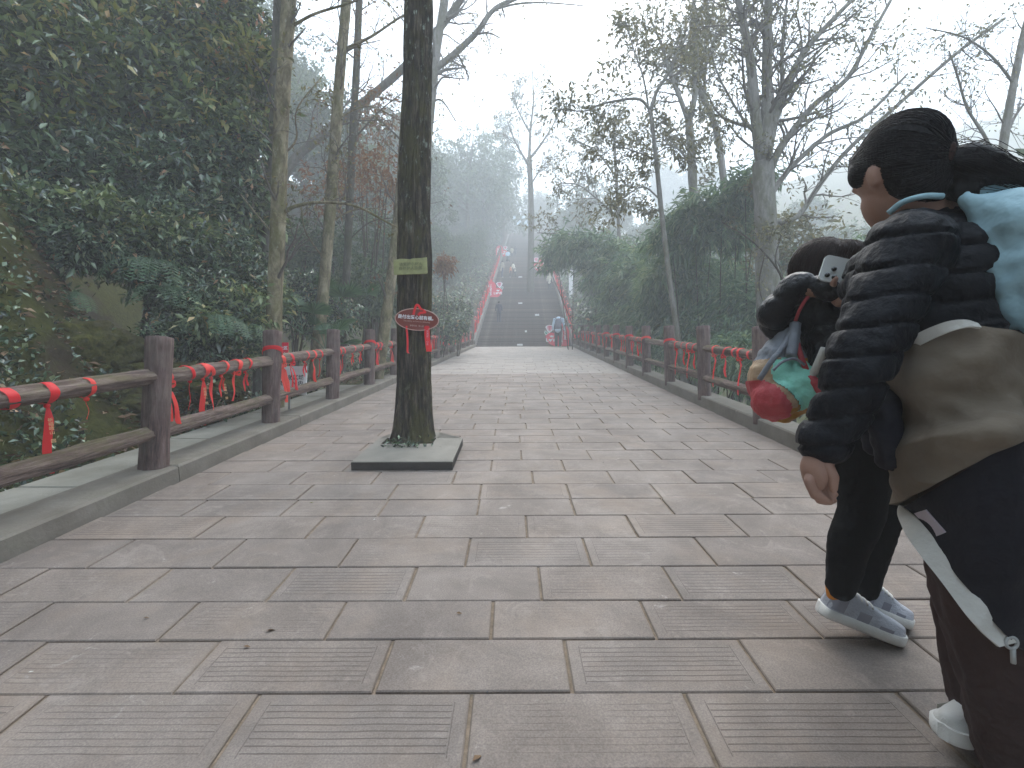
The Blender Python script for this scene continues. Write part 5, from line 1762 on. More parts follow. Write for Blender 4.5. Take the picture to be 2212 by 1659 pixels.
tag(o, "red ribbon knotted in a bow over the top of the oval plaque", "ribbon", GT_)

# notice boards behind the left fence
d = 5.3
c = at(628, 822, d); sc_ = d / FPX
nb = empty("notice_board", (c.x, c.y, gz(c.x, c.y) - 0.05), label="white notice board on a thin post behind the second left fence post", cat="sign")
zc = c.z - nb.location.z
m1 = MB(); m1.box((0, 0, 0), (70 * sc_, 0.012, 62 * sc_), ch=0.0); o = m1.build("board", M['sign_white'], nb, smooth=False); o.location = (0, 0, zc)
m1 = MB(); m1.box((0, 0.012, 0), (0.022, 0.01, zc + 0.1)); o = m1.build("stake", M['steel'], nb, smooth=False); o.location = (-0.02, 0.005, zc / 2)
put_text(nb, "未开放区域", 0.058, M['ink'], 0, zc + 0.03, -0.0075, bold=0.0008, spacing=1.0)
put_text(nb, "禁 止 入 内", 0.058, M['ink'], 0, zc - 0.035, -0.0075, bold=0.0008, spacing=1.0)
d = 5.0
c = at(601, 758, d); sc_ = d / FPX
rb = empty("red_notice", (c.x, c.y, gz(c.x, c.y) - 0.05), label="small red notice with white lettering behind the second left fence post", cat="sign")
zc = c.z - rb.location.z
m1 = MB(); m1.box((0, 0, 0), (44 * sc_, 0.01, 36 * sc_)); o = m1.build("board", M['sign_red'], rb, smooth=False); o.location = (0, 0, zc)
m1 = MB(); m1.box((0, 0.012, 0), (0.022, 0.01, zc)); o = m1.build("stake", M['steel'], rb, smooth=False); o.location = (0, 0.004, zc / 2)
put_text(rb, "森林防火区", 0.040, M['sign_white'], 0, zc + 0.028, -0.0065, bold=0.001)
put_text(rb, "严禁带火种入", 0.030, M['sign_white'], 0, zc - 0.030, -0.0065, bold=0.001)

# pillar and roof beyond the right railing, banners high in the mist
c = at(1234, 662, 32)
pil = empty("pillar", (c.x, c.y, min(c.z, gz(c.x, c.y)) - 0.1), label="slim weathered white pillar beyond the right stair railing", cat="pillar")
ph0 = at(1234, 586, 32).z - pil.location.z
m1 = MB(); m1.box((0, 0, ph0 / 2), (0.30, 0.30, ph0), ch=0.01); m1.build("shaft", M['sign_white'], pil, smooth=False)
m1 = MB(); m1.box((0, 0, ph0 + .03), (0.36, 0.36, 0.06), ch=0.01); m1.build("cap", M['sign_white'], pil, smooth=False)
c = at(1515, 684, 13.2)
M['roof'] = plain('pale_roof', (0.45, 0.40, 0.30), 0.7, 0.3, 0.15, 4)
hut = empty("hut", (c.x, c.y, gz(c.x, c.y)), label="small hut with a pale roof half hidden in the bamboo on the right", cat="hut")
zc = c.z - hut.location.z
m1 = MB(); m1.add([(-.62, -.3, zc + .02), (.3, -.35, zc - .20), (.42, .5, zc - .02), (-.5, .55, zc + .18), (-.62, -.3, zc - .03), (.3, -.35, zc - .25), (.42, .5, zc - .07), (-.5, .55, zc + .13)], [(0, 1, 2, 3), (7, 6, 5, 4), (0, 4, 5, 1), (1, 5, 6, 2), (2, 6, 7, 3), (3, 7, 4, 0)])
m1.build("roof", M['roof'], hut, smooth=False)
m1 = MB(); m1.box((-.1, .1, zc / 2 - .2), (.75, .6, zc + .1)); m1.build("wall", M['stair_wall'], hut, smooth=False)
M['banner'] = plain('pale_blue_cloth', (0.70, 0.80, 0.86), 0.7, 0.2, 0.1)
for (x, y, w_, h_, r_, lab) in [(1111, 470, 7, 9, 0.3, "pale blue flag high in the mist, left one of the cluster"), (1120, 481, 13, 5, -0.5, "pale blue flag drooping below the flag cluster in the mist"), (1131, 469, 7, 6, 0.1, "small pale flag, topmost of the cluster in the mist"), (1136, 480, 6, 8, 0.2, "whitish flag right of the drooping pale blue one"), (1142, 487, 9, 9, 0.7, "tilted white square flag beside the tree in the stairs")]:
    d = 52; c = at(x, y, d); k2 = d / FPX
    m1 = MB()
    m1.grid([[(u * w_ * k2 / 2, 0.06 * math.sin(3 * u + x), v_ * h_ * k2 / 2 + .05 * math.sin(2 * u)) for u in np.linspace(-1, 1, 8)] for v_ in (-1, -.3, .3, 1)])
    o = m1.build("flag", M['banner'], None); o.location = c; o.rotation_euler = (0, r_, 0.2)
    tag(o, lab, "flag", "pale flags hanging high in the mist")

# ------------------------------------------------------------------ bodies and clothes
def capsule(mb, a, b, ra, rb, n=14):
    a, b = np.array(a, float), np.array(b, float)
    d = b - a; L = np.linalg.norm(d); d = d / (L + 1e-9)
    pts, rr = [], []
    for t in np.linspace(0, math.pi / 2, 5)[:-1]:
        pts.append(a - d * ra * math.cos(t)); rr.append(max(0.001, ra * math.sin(t)))
    for t in np.linspace(0, 1, 5):
        pts.append(a + (b - a) * t); rr.append(ra + (rb - ra) * t)
    for t in np.linspace(math.pi / 2, math.pi, 5)[1:]:
        pts.append(b - d * rb * math.cos(t)); rr.append(max(0.001, rb * math.sin(t)))
    mb.tube(pts, rr, n)


def fuse(parts, voxel, smooth=6, fac=0.5):
    """one continuous surface from overlapping volumes: ('c', a, b, ra, rb), ('e', centre, radii, matrix), ('p', points, radii)"""
    m1 = MB()
    for q in parts:
        if q[0] == 'c': capsule(m1, *q[1:])
        elif q[0] == 'e': m1.ellipsoid(q[1], q[2], q[3] if len(q) > 3 else None)
        elif q[0] == 'p':
            sp = spline(q[1], 22)
            rr = np.interp(np.linspace(0, 1, 22), np.linspace(0, 1, len(q[2])), q[2])
            capsule(m1, sp[0], sp[1], rr[0], rr[1]); capsule(m1, sp[-2], sp[-1], rr[-2], rr[-1])
            m1.tube(sp, rr, 16)
    me = m1.mesh("body")
    o = bpy.data.objects.new("fusing", me); col.objects.link(o)
    rm = o.modifiers.new("r", 'REMESH'); rm.mode = 'VOXEL'; rm.voxel_size = voxel
    sm = o.modifiers.new("s", 'SMOOTH'); sm.iterations = smooth; sm.factor = fac
    dg = bpy.context.evaluated_depsgraph_get()
    out = bpy.data.meshes.new_from_object(o.evaluated_get(dg))
    bpy.data.objects.remove(o); bpy.data.meshes.remove(me)
    n = len(out.vertices)
    V = np.empty(n * 3, np.float32); out.vertices.foreach_get("co", V)
    N = np.empty(n * 3, np.float32); out.vertices.foreach_get("normal", N)
    F = np.array([p_.vertices[:] for p_ in out.polygons if len(p_.vertices) == 4])
    bpy.data.meshes.remove(out)
    return V.reshape(-1, 3).astype(float), F, N.reshape(-1, 3).astype(float)


def body_obj(name, VFN, mat, parent, origin, smooth=True):
    m1 = MB(); m1.add(VFN[0] - np.array(origin), VFN[1])
    return m1.build(name, mat, parent, smooth)


def along(V, line):
    """distance along a poly-line of the nearest point, for every vertex, and how far off it lies"""
    P = spline(line, 60); S = np.concatenate([[0], np.cumsum(np.linalg.norm(np.diff(P, axis=0), axis=1))])
    D = np.linalg.norm(V[:, None] - P[None], axis=2)
    i = D.argmin(1)
    i2 = np.clip(i, 1, 58)
    t = P[i2 + 1] - P[i2 - 1]; t /= np.linalg.norm(t, axis=1)[:, None]
    return S[i] + ((V - P[i]) * t).sum(1), D[np.arange(len(V)), i]


def wrinkle(V, N, amp, freq, seed=0, aniso=(1, 1, 1)):
    return V + N * np.array([amp * noise.fractal(Vector((v[0] * freq * aniso[0] + seed, v[1] * freq * aniso[1], v[2] * freq * aniso[2])), 1, 2, 3) for v in V])[:, None]


def cloth(name, c, rough=0.85, spec=0.2, vary=0.15, weave=900, wr=14, bs=0.35, sheen=0.0):
    s = Mat(name, rough, spec)
    v = s.coord()
    s.color(s.ramp(s.noise(v, 9, 5), [(0.3, tuple(k * (1 - vary) for k in c)), (0.7, tuple(min(1, k * (1 + vary)) for k in c))]))
    b = s.bump(s.noise(v, wr, 4, 0.6), bs, 0.02)
    s.bump(s.noise(v, weave, 1), 0.12, 0.002, b)
    if sheen: s.b.inputs['Sheen Weight'].default_value = sheen
    return s.m


M['skin'] = plain('skin', (0.335, 0.19, 0.14), 0.55, 0.35, 0.12, 14, 0.1, 300)
M['skin'].node_tree.nodes["Principled BSDF"].inputs["Subsurface Weight"].default_value = 0.0
s = Mat('black_hair', 0.55, 0.15)
v = s.coord('Object', (1, 1, 1))
s.color(s.ramp(s.noise(v, 120, 4), [(0.3, (0.010, 0.009, 0.010)), (0.7, (0.017, 0.014, 0.015))]))
s.bump(s.noise(s.coord('Object', (1.0, 1.0, 0.15)), 180, 4), 0.5, 0.004)
M['hair'] = s.m
s = Mat('brown_hair', 0.55, 0.15)
s.color(s.ramp(s.noise(s.coord('Object', (1, 1, .15)), 150, 4), [(0.3, (0.016, 0.009, 0.008)), (0.7, (0.028, 0.015, 0.013))]))
s.bump(s.noise(s.coord('Object', (1.0, 1.0, 0.15)), 180, 4), 0.5, 0.004)
M['hair2'] = s.m
M['puffer'] = cloth('navy_puffer', (0.0080, 0.0084, 0.0118), 0.55, 0.16, 0.06, 700, 60, 0.3)
M['puffer2'] = cloth('black_puffer', (0.006, 0.006, 0.009), 0.34, 0.3, 0.2, 700, 30, 0.6)
M['legging'] = cloth('black_legging', (0.006, 0.006, 0.007), 0.9, 0.1)
M['trouser_brown'] = cloth('dark_brown_trouser', (0.050, 0.030, 0.027), 0.9, 0.15, 0.2, 800, 10, 0.5)
M['tan'] = cloth('tan_jacket', (0.158, 0.126, 0.094), 0.85, 0.2, 0.12, 900, 11, 0.5)
M['jblack'] = cloth('jacket_black', (0.011, 0.010, 0.015), 0.8, 0.2, 0.2, 900, 12, 0.4)
M['off_white'] = cloth('off_white_lining', (0.56, 0.54, 0.50), 0.8, 0.2, 0.08, 900, 18, 0.5)
M['blue_pack'] = cloth('pale_blue_nylon', (0.33, 0.50, 0.56), 0.6, 0.3, 0.15, 900, 9, 0.7)
M['mint'] = cloth('mint_nylon', (0.29, 0.70, 0.56), 0.55, 0.3, 0.08, 900, 12, 0.8)
M['coral'] = cloth('coral_nylon', (0.45, 0.065, 0.075), 0.6, 0.3, 0.12, 900, 12, 0.8)
M['mustard'] = cloth('mustard_nylon', (0.36, 0.175, 0.022), 0.6, 0.3, 0.1, 900, 12, 0.6)
M['grey_nylon'] = cloth('grey_nylon', (0.22, 0.235, 0.265), 0.6, 0.3, 0.12, 900, 14, 0.6)
M['tan_nylon'] = cloth('tan_nylon', (0.42, 0.29, 0.18), 0.6, 0.3, 0.12, 900, 14, 0.6)
M['shoe_white'] = plain('shoe_white', (0.70, 0.69, 0.66), 0.5, 0.4, 0.06, 20, 0.2, 200)
M['shoe_silver'] = plain('shoe_silver', (0.42, 0.43, 0.48), 0.35, 0.6, 0.18, 26, 0.3, 160)
M['shoe_dark'] = plain('shoe_dark', (0.04, 0.04, 0.05), 0.6, 0.3)
M['shoe_grey'] = plain('shoe_grey_panel', (0.30, 0.30, 0.35), 0.5, 0.4)
M['sock'] = plain('orange_sock', (0.65, 0.24, 0.04), 0.9, 0.1)
M['phone'] = plain('phone_pearl', (0.72, 0.76, 0.75), 0.25, 0.5, 0.03)
M['lens'] = plain('lens_black', (0.008, 0.008, 0.01), 0.1, 0.6)


def shoe(name, heel, toe, up, w, h, mats, parent, origin, sole=0.35, collar=True):
    """a trainer lying along heel -> toe; sole, upper, lace panel"""
    heel, toe, up = (np.array(q, float) for q in (heel, toe, up))
    f = toe - heel; L = np.linalg.norm(f); f /= L
    up = up - f * up.dot(f); up /= np.linalg.norm(up)
    sd_ = np.cross(f, up)
    m3 = np.stack([f, sd_, up], 1)
    root = empty(name, Vector(origin)); root.parent = parent; root.location = Vector(heel - np.array(origin)) if False else (0, 0, 0)
    bpy.data.objects.remove(root)
    prof = [(0.0, 0.06, 0.40), (0.015, 0.22, 0.62), (0.035, 0.34, 0.82), (0.07, 0.42, 1.0), (0.16, 0.45, 1.08), (0.28, 0.44, 0.98), (0.42, 0.45, 0.86), (0.58, 0.49, 0.70), (0.74, 0.52, 0.56), (0.88, 0.47, 0.48), (0.97, 0.30, 0.40), (1.0, 0.12, 0.30)]
    dense = spline(prof, 64)
    U = np.maximum.accumulate(np.clip(dense[:, 0], 0, 1)) + np.arange(64) * 1e-6
    hw, ht = dense[:, 1], dense[:, 2]
    na_ = 22
    rows_ = []
    for u, a_, b_ in zip(U, hw, ht):
        ring = []
        for t in np.linspace(0, 2 * math.pi, na_, endpoint=False):
            x_ = math.copysign(abs(math.cos(t)) ** 0.75, math.cos(t)) * a_ * w
            z_ = math.sin(t)
            z_ = (abs(z_) ** 0.9 * b_ * h) if z_ > 0 else -(abs(z_) ** 0.5) * 0.16 * h
            ring.append(heel + f * u * L + sd_ * x_ * (0.8 if z_ > 0.5 * b_ * h else 1) + up * (z_ + 0.16 * h))
        rows_.append(ring)
    V = np.array(rows_)
    Vc = np.concatenate([V, V[:, :1]], 1)
    m1 = MB(); m1.grid(Vc - np.array(origin))
    m1.add(np.concatenate([V[0], [V[0].mean(0)]]) - np.array(origin), [(i, (i + 1) % na_, na_) for i in range(na_)])
    m1.add(np.concatenate([V[-1], [V[-1].mean(0)]]) - np.array(origin), [((i + 1) % na_, i, na_) for i in range(na_)])
    up_o = m1.build("shoe", mats[0], parent)
    # sole: slightly wider, follows the underside
    so_ = []
    for u, a_ in zip(U, hw):
        wv = 1.08 + 0.03 * math.sin(22 * u)
        c_ = heel + f * (u * 1.04 - 0.02) * L
        so_.append([c_ + sd_ * a_ * w * wv * q + up * z_ * h for q, z_ in ((-1, 0.30), (-1.03, 0.02), (-0.9, -0.06), (0.9, -0.06), (1.03, 0.02), (1, 0.30), (0, 0.34), (-1, 0.30))])
    m1 = MB(); m1.grid(np.array(so_) - np.array(origin))
    for e in (0, -1):
        q = np.array(so_[e])[:7]; m1.add(np.concatenate([q, [q.mean(0)]]) - np.array(origin), [(i, (i + 1) % 7, 7) for i in range(7)])
    m1.build("sole", mats[1], up_o)
    # laces and the padded ankle opening
    for u in (0.30, 0.37, 0.44, 0.51):
        a_ = np.interp(u, U, hw); b_ = np.interp(u, U, ht)
        m1 = MB(); m1.tube(spline([heel + f * (u + .02 * q_) * L + sd_ * q_ * a_ * w * .55 + up * (b_ * h * (1.0 - .16 * q_ * q_) + .17 * h) for q_ in (-1, -.4, .4, 1)], 8) - np.array(origin), 0.0032, 5)
        m1.build("lace", mats[1], up_o)
    m1 = MB(); m1.tube([heel + f * (0.14 + .115 * math.cos(a)) * L + sd_ * .30 * w * math.sin(a) + up * (1.17 + .04 * math.cos(a + 3.1)) * h - np.array(origin) for a in np.linspace(0, 6.2832, 21)], 0.008, 6, cap=False)
    m1.build("ankle_collar", mats[-1], up_o)
    # side panels
    if len(mats) > 2:
        for side in (-1, 1):
            for (u0, u1, z0, z1) in ((0.02, 0.20, 0.35, 0.85), (0.36, 0.50, 0.30, 0.62), (0.62, 0.78, 0.28, 0.42)):
                pts = []
                for u in np.linspace(u0, u1, 5):
                    a_ = np.interp(u, U, hw); b_ = np.interp(u, U, ht)
                    pts.append([heel + f * (u + 0.05 * (z - .4)) * L + sd_ * side * (a_ * w * (1.03 - 0.22 * max(0, z - .45))) + up * z * h for z in np.linspace(z0, min(z1, b_ * 0.9), 4)])
                m1 = MB(); m1.grid(np.array(pts) - np.array(origin)); m1.build("panel", mats[2], up_o)
    return up_o


# ------------------------------------------------------------------ nearest walker: puffer jacket, ponytail
def P_(x, y, d):
    return np.array(at(x, y, d))


OA = at(2090, 1690, 1.12); OA.z = zp(OA.y)
oa = np.array(OA)
pa_label = "person with a black ponytail in a navy puffer jacket, a tan jacket tied round the waist, walking close by"
hd = P_(1944, 366, 1.12)                        # skull centre
fx = np.array([-0.12, 0.98, -0.15]); fx /= np.linalg.norm(fx)   # where she looks
sx_ = np.cross([0, 0, 1], fx); sx_ /= np.linalg.norm(sx_); ux = np.cross(fx, sx_)
HM = np.stack([fx, sx_, ux], 1)
H = lambda a, b, c: hd + fx * a + sx_ * b + ux * c
shL, elL, wrL = P_(1962, 540, 0.99), P_(1855, 790, 0.955), P_(1785, 955, 0.985)
shR, elR, wrR = P_(1990, 520, 1.30), P_(1960, 800, 1.36), P_(1930, 930, 1.30)
nk = P_(1985, 440, 1.14)
pel = P_(2075, 830, 1.10)
hipL, knL, anL = P_(2110, 900, 1.02), P_(2150, 1290, 0.99), P_(2225, 1660, 1.03)
hipR, knR, anR = P_(2100, 900, 1.18), P_(2110, 1260, 1.16), P_(2150, 1590, 1.13)
hand = P_(1762, 1010, 0.985)
skin_parts = [('e', H(0.0, 0, 0.012), (0.098, 0.077, 0.105), HM), ('e', H(0.030, 0, -0.060), (0.066, 0.060, 0.062), HM), ('e', H(0.052, 0, -0.085), (0.040, 0.042, 0.030), HM),
              ('e', H(0.104, 0, -0.030), (0.016, 0.012, 0.020), HM), ('e', H(0.090, 0, -0.068), (0.016, 0.022, 0.010), HM), ('e', H(0.084, 0.03, 0.0), (0.014, 0.02, 0.010), HM), ('e', H(0.084, -0.03, 0.0), (0.014, 0.02, 0.010), HM),
              ('e', H(-0.005, -0.078, -0.022), (0.020, 0.011, 0.033), HM), ('e', H(-0.003, -0.081, -0.046), (0.012, 0.009, 0.012), HM), ('e', H(-0.005, 0.076, -0.024), (0.016, 0.009, 0.027), HM), ('e', H(-0.003, 0.078, -0.044), (0.010, 0.008, 0.010), HM),
              ('c', H(-0.02, 0, -0.08), nk + [0, 0, -.06], 0.052, 0.058),
              ('c', nk + [0, 0, -.05], pel, 0.09, 0.12), ('c', shL, shR, 0.045, 0.045), ('c', shL, elL, 0.045, 0.036), ('c', elL, wrL, 0.036, 0.026),
              ('c', shR, elR, 0.045, 0.036), ('c', elR, wrR, 0.036, 0.026),
              ('c', hipL, knL, 0.075, 0.052), ('c', knL, anL, 0.05, 0.034), ('c', hipR, knR, 0.075, 0.052), ('c', knR, anR, 0.05, 0.034), ('e', pel, (0.14, 0.14, 0.11))]
# the left hand: palm, four bent fingers, thumb
kn = [P_(1748, 1040, 0.97), P_(1757, 1050, 0.975), P_(1768, 1054, 0.985), P_(1779, 1052, 0.995)]
md = [P_(1760, 1070, 0.965), P_(1771, 1080, 0.97), P_(1782, 1082, 0.98), P_(1790, 1074, 0.99)]
tp = [P_(1782, 1076, 0.965), P_(1793, 1084, 0.97), P_(1800, 1081, 0.98), P_(1803, 1068, 0.99)]
skin_parts += [('c', wrL, hand, 0.027, 0.030), ('e', P_(1760, 1025, 0.985), (0.020, 0.036, 0.036))]
V, F, N = fuse(skin_parts, 0.0075, 5)
mbh = MB(); mbh.add(V - oa, F)
me = mbh.mesh("person", M['skin'])
# fingers are grown separately and fused with the hand finely
fin = [('c', hand, P_(1762, 1035, 0.985), 0.027, 0.022)]
for a_, b_, c_ in zip(kn, md, tp):
    fin += [('c', hand * .55 + a_ * .45, a_, 0.0125, 0.0105), ('c', a_, b_, 0.0105, 0.009), ('c', b_, c_, 0.009, 0.0072)]
fin += [('c', P_(1785, 1005, 0.965), P_(1800, 1032, 0.955), 0.013, 0.011), ('c', P_(1800, 1032, 0.955), P_(1800, 1056, 0.955), 0.0105, 0.0085)]
V2, F2, N2 = fuse(fin, 0.0032, 4)
mbh.add(V2 - oa, F2)
person = link("person", mbh.mesh("person", M['skin']), None, OA)
tag(person, pa_label[:200], "person")
person["label"] = "person with black ponytail in navy puffer, tan jacket tied round the waist"
# hair
hp = [('e', H(-0.012, 0, 0.030), (0.096, 0.084, 0.092), HM), ('e', H(-0.040, 0, -0.010), (0.066, 0.077, 0.088), HM), ('e', H(-0.042, 0.0, -0.062), (0.050, 0.064, 0.056), HM), ('e', H(0.044, 0, 0.046), (0.060, 0.072, 0.052), HM), ('e', H(0.072, 0, 0.022), (0.034, 0.058, 0.03), HM), ('e', H(0.045, 0.066, 0.012), (0.026, 0.016, 0.034), HM), ('e', H(0.045, -0.066, 0.012), (0.026, 0.016, 0.034), HM)]
V, F, N = fuse(hp, 0.006, 8)
body_obj("hair", (V, F, N), M['hair'], person, oa)
HAIR_A = (V, F)
tie = P_(2036, 345, 1.045)
pony = [('p', [tie, P_(2056, 346, 1.045), P_(2080, 352, 1.035), P_(2130, 368, 1.02), P_(2180, 385, 1.01), P_(2225, 408, 1.0)], [0.022, 0.030, 0.042, 0.040, 0.028, 0.008]), ('p', [tie, P_(2062, 378, 1.06), P_(2085, 412, 1.03), P_(2110, 440, 1.02)], [0.026, 0.040, 0.030, 0.008]), ('p', [tie, P_(2090, 372, 1.05), P_(2140, 392, 1.03), P_(2190, 398, 1.01)], [0.022, 0.038, 0.030, 0.008])]
V, F, N = fuse(pony, 0.006, 5)
V = wrinkle(V, N, 0.003, 60, 8, (.3, 1, 1.5))
body_obj("ponytail", (V, F, N), M['hair'], person, oa)
m1 = MB()
tdir = P_(2080, 352, 1.035) - tie; tdir /= np.linalg.norm(tdir)
q1 = np.cross(tdir, [0, 0, 1]); q1 /= np.linalg.norm(q1); q2 = np.cross(tdir, q1)
m1.tube([tie + (q1 * math.cos(a) + q2 * math.sin(a)) * 0.029 - oa for a in np.linspace(0, 2 * math.pi, 25)], 0.008, 8, cap=False)
m1.build("hair_tie", M['trouser_brown'], person)
from mathutils.bvhtree import BVHTree


def strands(VF, centre, pairs, rad, lift, bend=0.0):
    """fine hairs combed over a head of hair, from one direction to another"""
    tree_ = BVHTree.FromPolygons([Vector(q) for q in VF[0]], [tuple(int(k) for k in q) for q in VF[1]])
    m1 = MB(); c_ = Vector(centre)
    for a, b in pairs:
        a, b = Vector(a).normalized(), Vector(b).normalized()
        pts = []
        lf = lift * rng.uniform(.2, 1.0)
        for t in np.linspace(0, 1, 13):
            d_ = a.slerp(b, t)
            hit = tree_.ray_cast(c_ + d_ * 0.5, -d_)
            if hit[0] is None: continue
            pts.append(np.array(hit[0] + d_ * (lf * (1 + 2 * bend * t * rng.random()))))
        if len(pts) > 4:
            m1.tube(np.array(pts), rad, 3, cap=False)
    return m1
hc_ = H(-0.02, 0, 0.0)
td = Vector(tie - hc_).normalized()
prs = []
for _ in range(420):
    fa = rng.uniform(-2.2, 2.2)
    start = fx * rng.uniform(.35, 1.0) + sx_ * math.sin(fa) * 1.0 + ux * (math.cos(fa) * .9 + .1)
    prs.append((start, np.array(td) + rng.normal(0, .10, 3)))
m1 = strands(HAIR_A, hc_, prs, 0.0009, 0.0018)
m2 = MB(); m2.v = [q - oa for q in m1.v]; m2.q = m1.q; m2.t = m1.t; m2.n = m1.n
tag(m2.build("hair_strand", M['hair'], person), kind="stuff")
m1 = MB()
for _ in range(260):
    o1 = rng.normal(0, 0.013, 3); o2 = o1 * 1.5 + rng.normal(0, .005, 3); o3 = o2 * .9 + rng.normal(0, .006, 3)
    e_ = rng.uniform(.75, 1.12)
    pts = [tie + o1 * .5, P_(2085, 358, 1.03) + o2, P_(2140, 376, 1.015) + o3 * 1.1, P_(2140 + 85 * e_, 376 + 30 * e_, 1.0) + o3 * .7 + rng.normal(0, .006, 3)]
    m1.tube(spline(pts, 10) - oa, 0.0008, 3, cap=False)
tag(m1.build("ponytail_strand", M['hair'], person), kind="stuff")

# puffer jacket: torso and both sleeves, quilted across
tors = [P_(1985, 470, 1.14), P_(2005, 600, 1.13), P_(2035, 720, 1.11), P_(2070, 800, 1.10)]
jk = [('c', nk + [-.005, 0, .026], nk + [0.01, 0, -.07], 0.071, 0.094), ('c', shL, shR, 0.078, 0.078), ('e', (shL + shR) / 2 + [0.03, 0, -0.08], (0.165, 0.20, 0.14)), ('e', P_(2010, 650, 1.12), (0.165, 0.175, 0.19)), ('e', P_(2045, 770, 1.10), (0.16, 0.175, 0.12)),
      ('c', shL, elL, 0.076, 0.060), ('c', elL, wrL, 0.060, 0.047), ('c', shR, elR, 0.080, 0.070), ('c', elR, wrR, 0.070, 0.050), ('e', wrL + [-.004, 0, .004], (0.05, 0.055, 0.05))]
V, F, N = fuse(jk, 0.0060, 10)
sA, dA = along(V, [shL, elL, wrL]); sB, dB = along(V, tors); sC, dC = along(V, [shR, elR, wrR])
arm = (dA < 0.105) & (sA > 0.03)
ph = np.where(arm, (V[:, 2] - 0.03 * (V[:, 0] - 0.75)) / 0.058, (V[:, 2] + 0.04 * (V[:, 0] - 0.9)) / 0.058 + 0.1)
ph = ph + 0.16 * np.array([noise.noise(Vector(q * 8)) for q in V]); fr_ = np.abs((ph % 1.0) - 0.5); puff = 0.8 + 0.45 * (1 - (2 * fr_) ** 2.2) - 1.25 * np.exp(-((0.5 - fr_) / 0.055) ** 2)
V = V + N * (0.0072 * (puff - 0.8))[:, None]
V = wrinkle(V, N, 0.0040, 40, 2, (1.0, 1.0, 0.30)); V = wrinkle(V, N, 0.0045, 11, 6, (0.8, 0.8, 1.8))
body_obj("jacket", (V, F, N), M['puffer'], person, oa)

# jacket tied round the waist
def loft(curves, mat, name, n=40, m=14, amp=0.008, seed=0, thick=0.006, puff=0.0):
    C = [spline(c_, n) for c_ in curves]
    k = len(C); G = np.stack([spline(np.stack([C[j][i] for j in range(k)]), m) for i in range(n)], 1)
    du = np.gradient(G, axis=1); dv = np.gradient(G, axis=0)
    nn = np.cross(du, dv); nn /= np.linalg.norm(nn, axis=2)[..., None] + 1e-9
    to = np.array([0, 0, CAMZ]) - G
    nn *= np.sign((nn * to).sum(2))[..., None]
    for i in range(m):
        for j in range(n):
            p_ = G[i, j]
            al, pe = p_[0] * .8 + p_[2] * .55, p_[2] * .8 - p_[0] * .55
            f_ = 0.9 - 2.4 * abs(noise.noise(Vector((al * 3.0 + seed, p_[1] * 3, pe * 12)))) + 0.4 * noise.fractal(Vector((al * 4 + seed, p_[1] * 3, pe * 17)), 0.9, 2, 2) + 0.35 * noise.noise(Vector((p_[0] * 30, p_[1] * 20, p_[2] * 30)))
            G[i, j] = p_ + nn[i, j] * (amp * f_ + puff * math.sin(math.pi * i / (m - 1)))
    m1 = MB(); m1.grid(G - oa); m1.grid(G - nn * thick - oa, True)
    edge = lambda a, b: m1.grid(np.stack([a, b], 0) - oa)
    edge(G[0], (G - nn * thick)[0]); edge((G - nn * thick)[-1], G[-1]); edge((G - nn * thick)[:, 0], G[:, 0]); edge(G[:, -1], (G - nn * thick)[:, -1])
    return m1.build(name, mat, person)


topc = [P_(1985, 830, 1.26), P_(1917, 800, 1.08), P_(1952, 745, 0.97), P_(2028, 706, 0.91), P_(2100, 700, 0.88), P_(2180, 722, 0.88), P_(2245, 760, 0.95), P_(2258, 800, 1.14)]
midc = [P_(2010, 930, 1.25), P_(1936, 930, 1.06), P_(1965, 905, 0.95), P_(2040, 880, 0.895), P_(2110, 865, 0.87), P_(2200, 870, 0.86), P_(2258, 890, 0.94), P_(2270, 900, 1.13)]
mid2 = [P_(2010, 1030, 1.24), P_(1944, 1020, 1.05), P_(1975, 985, 0.94), P_(2050, 960, 0.865), P_(2120, 940, 0.825), P_(2210, 915, 0.82), P_(2258, 912, 0.935), P_(2270, 920, 1.12)]
bndc = [P_(2010, 1100, 1.23), P_(1946, 1094, 1.04), P_(1990, 1068, 0.94), P_(2065, 1022, 0.865), P_(2140, 975, 0.825), P_(2215, 933, 0.82), P_(2258, 918, 0.93), P_(2270, 922, 1.12)]
loft([topc, midc, mid2, bndc], M['tan'], "tied_jacket", 120, 90, 0.022, 1)
bnd2 = [p_ + np.array([0.0, -0.004, -0.002]) for p_ in bndc[1:7]]
strip_up = [P_(1947, 1098, 1.035), P_(1992, 1135, 0.955), P_(2045, 1205, 0.90), P_(2115, 1300, 0.86), P_(2188, 1388, 0.85), P_(2262, 1440, 0.96)]
mm_ = [(a * .5 + b * .5) + np.array([0.004, -0.014, 0]) for a, b in zip(bnd2, strip_up)]
loft([bnd2, mm_, strip_up], M['jblack'], "tied_jacket_hem", 46, 20, 0.008, 4)
su = [p_ + np.array([0, -0.005, 0]) for p_ in [P_(1943, 1090, 1.035), P_(1985, 1126, 0.958), P_(2047, 1202, 0.90), P_(2115, 1296, 0.862), P_(2184, 1382, 0.85)]]
sl = [p_ + np.array([0, -0.007, 0]) for p_ in [P_(1939, 1110, 1.035), P_(1960, 1165, 0.96), P_(2020, 1245, 0.905), P_(2088, 1335, 0.865), P_(2146, 1392, 0.852)]]
loft([su, sl], M['off_white'], "zip_band", 30, 6, 0.006, 9)
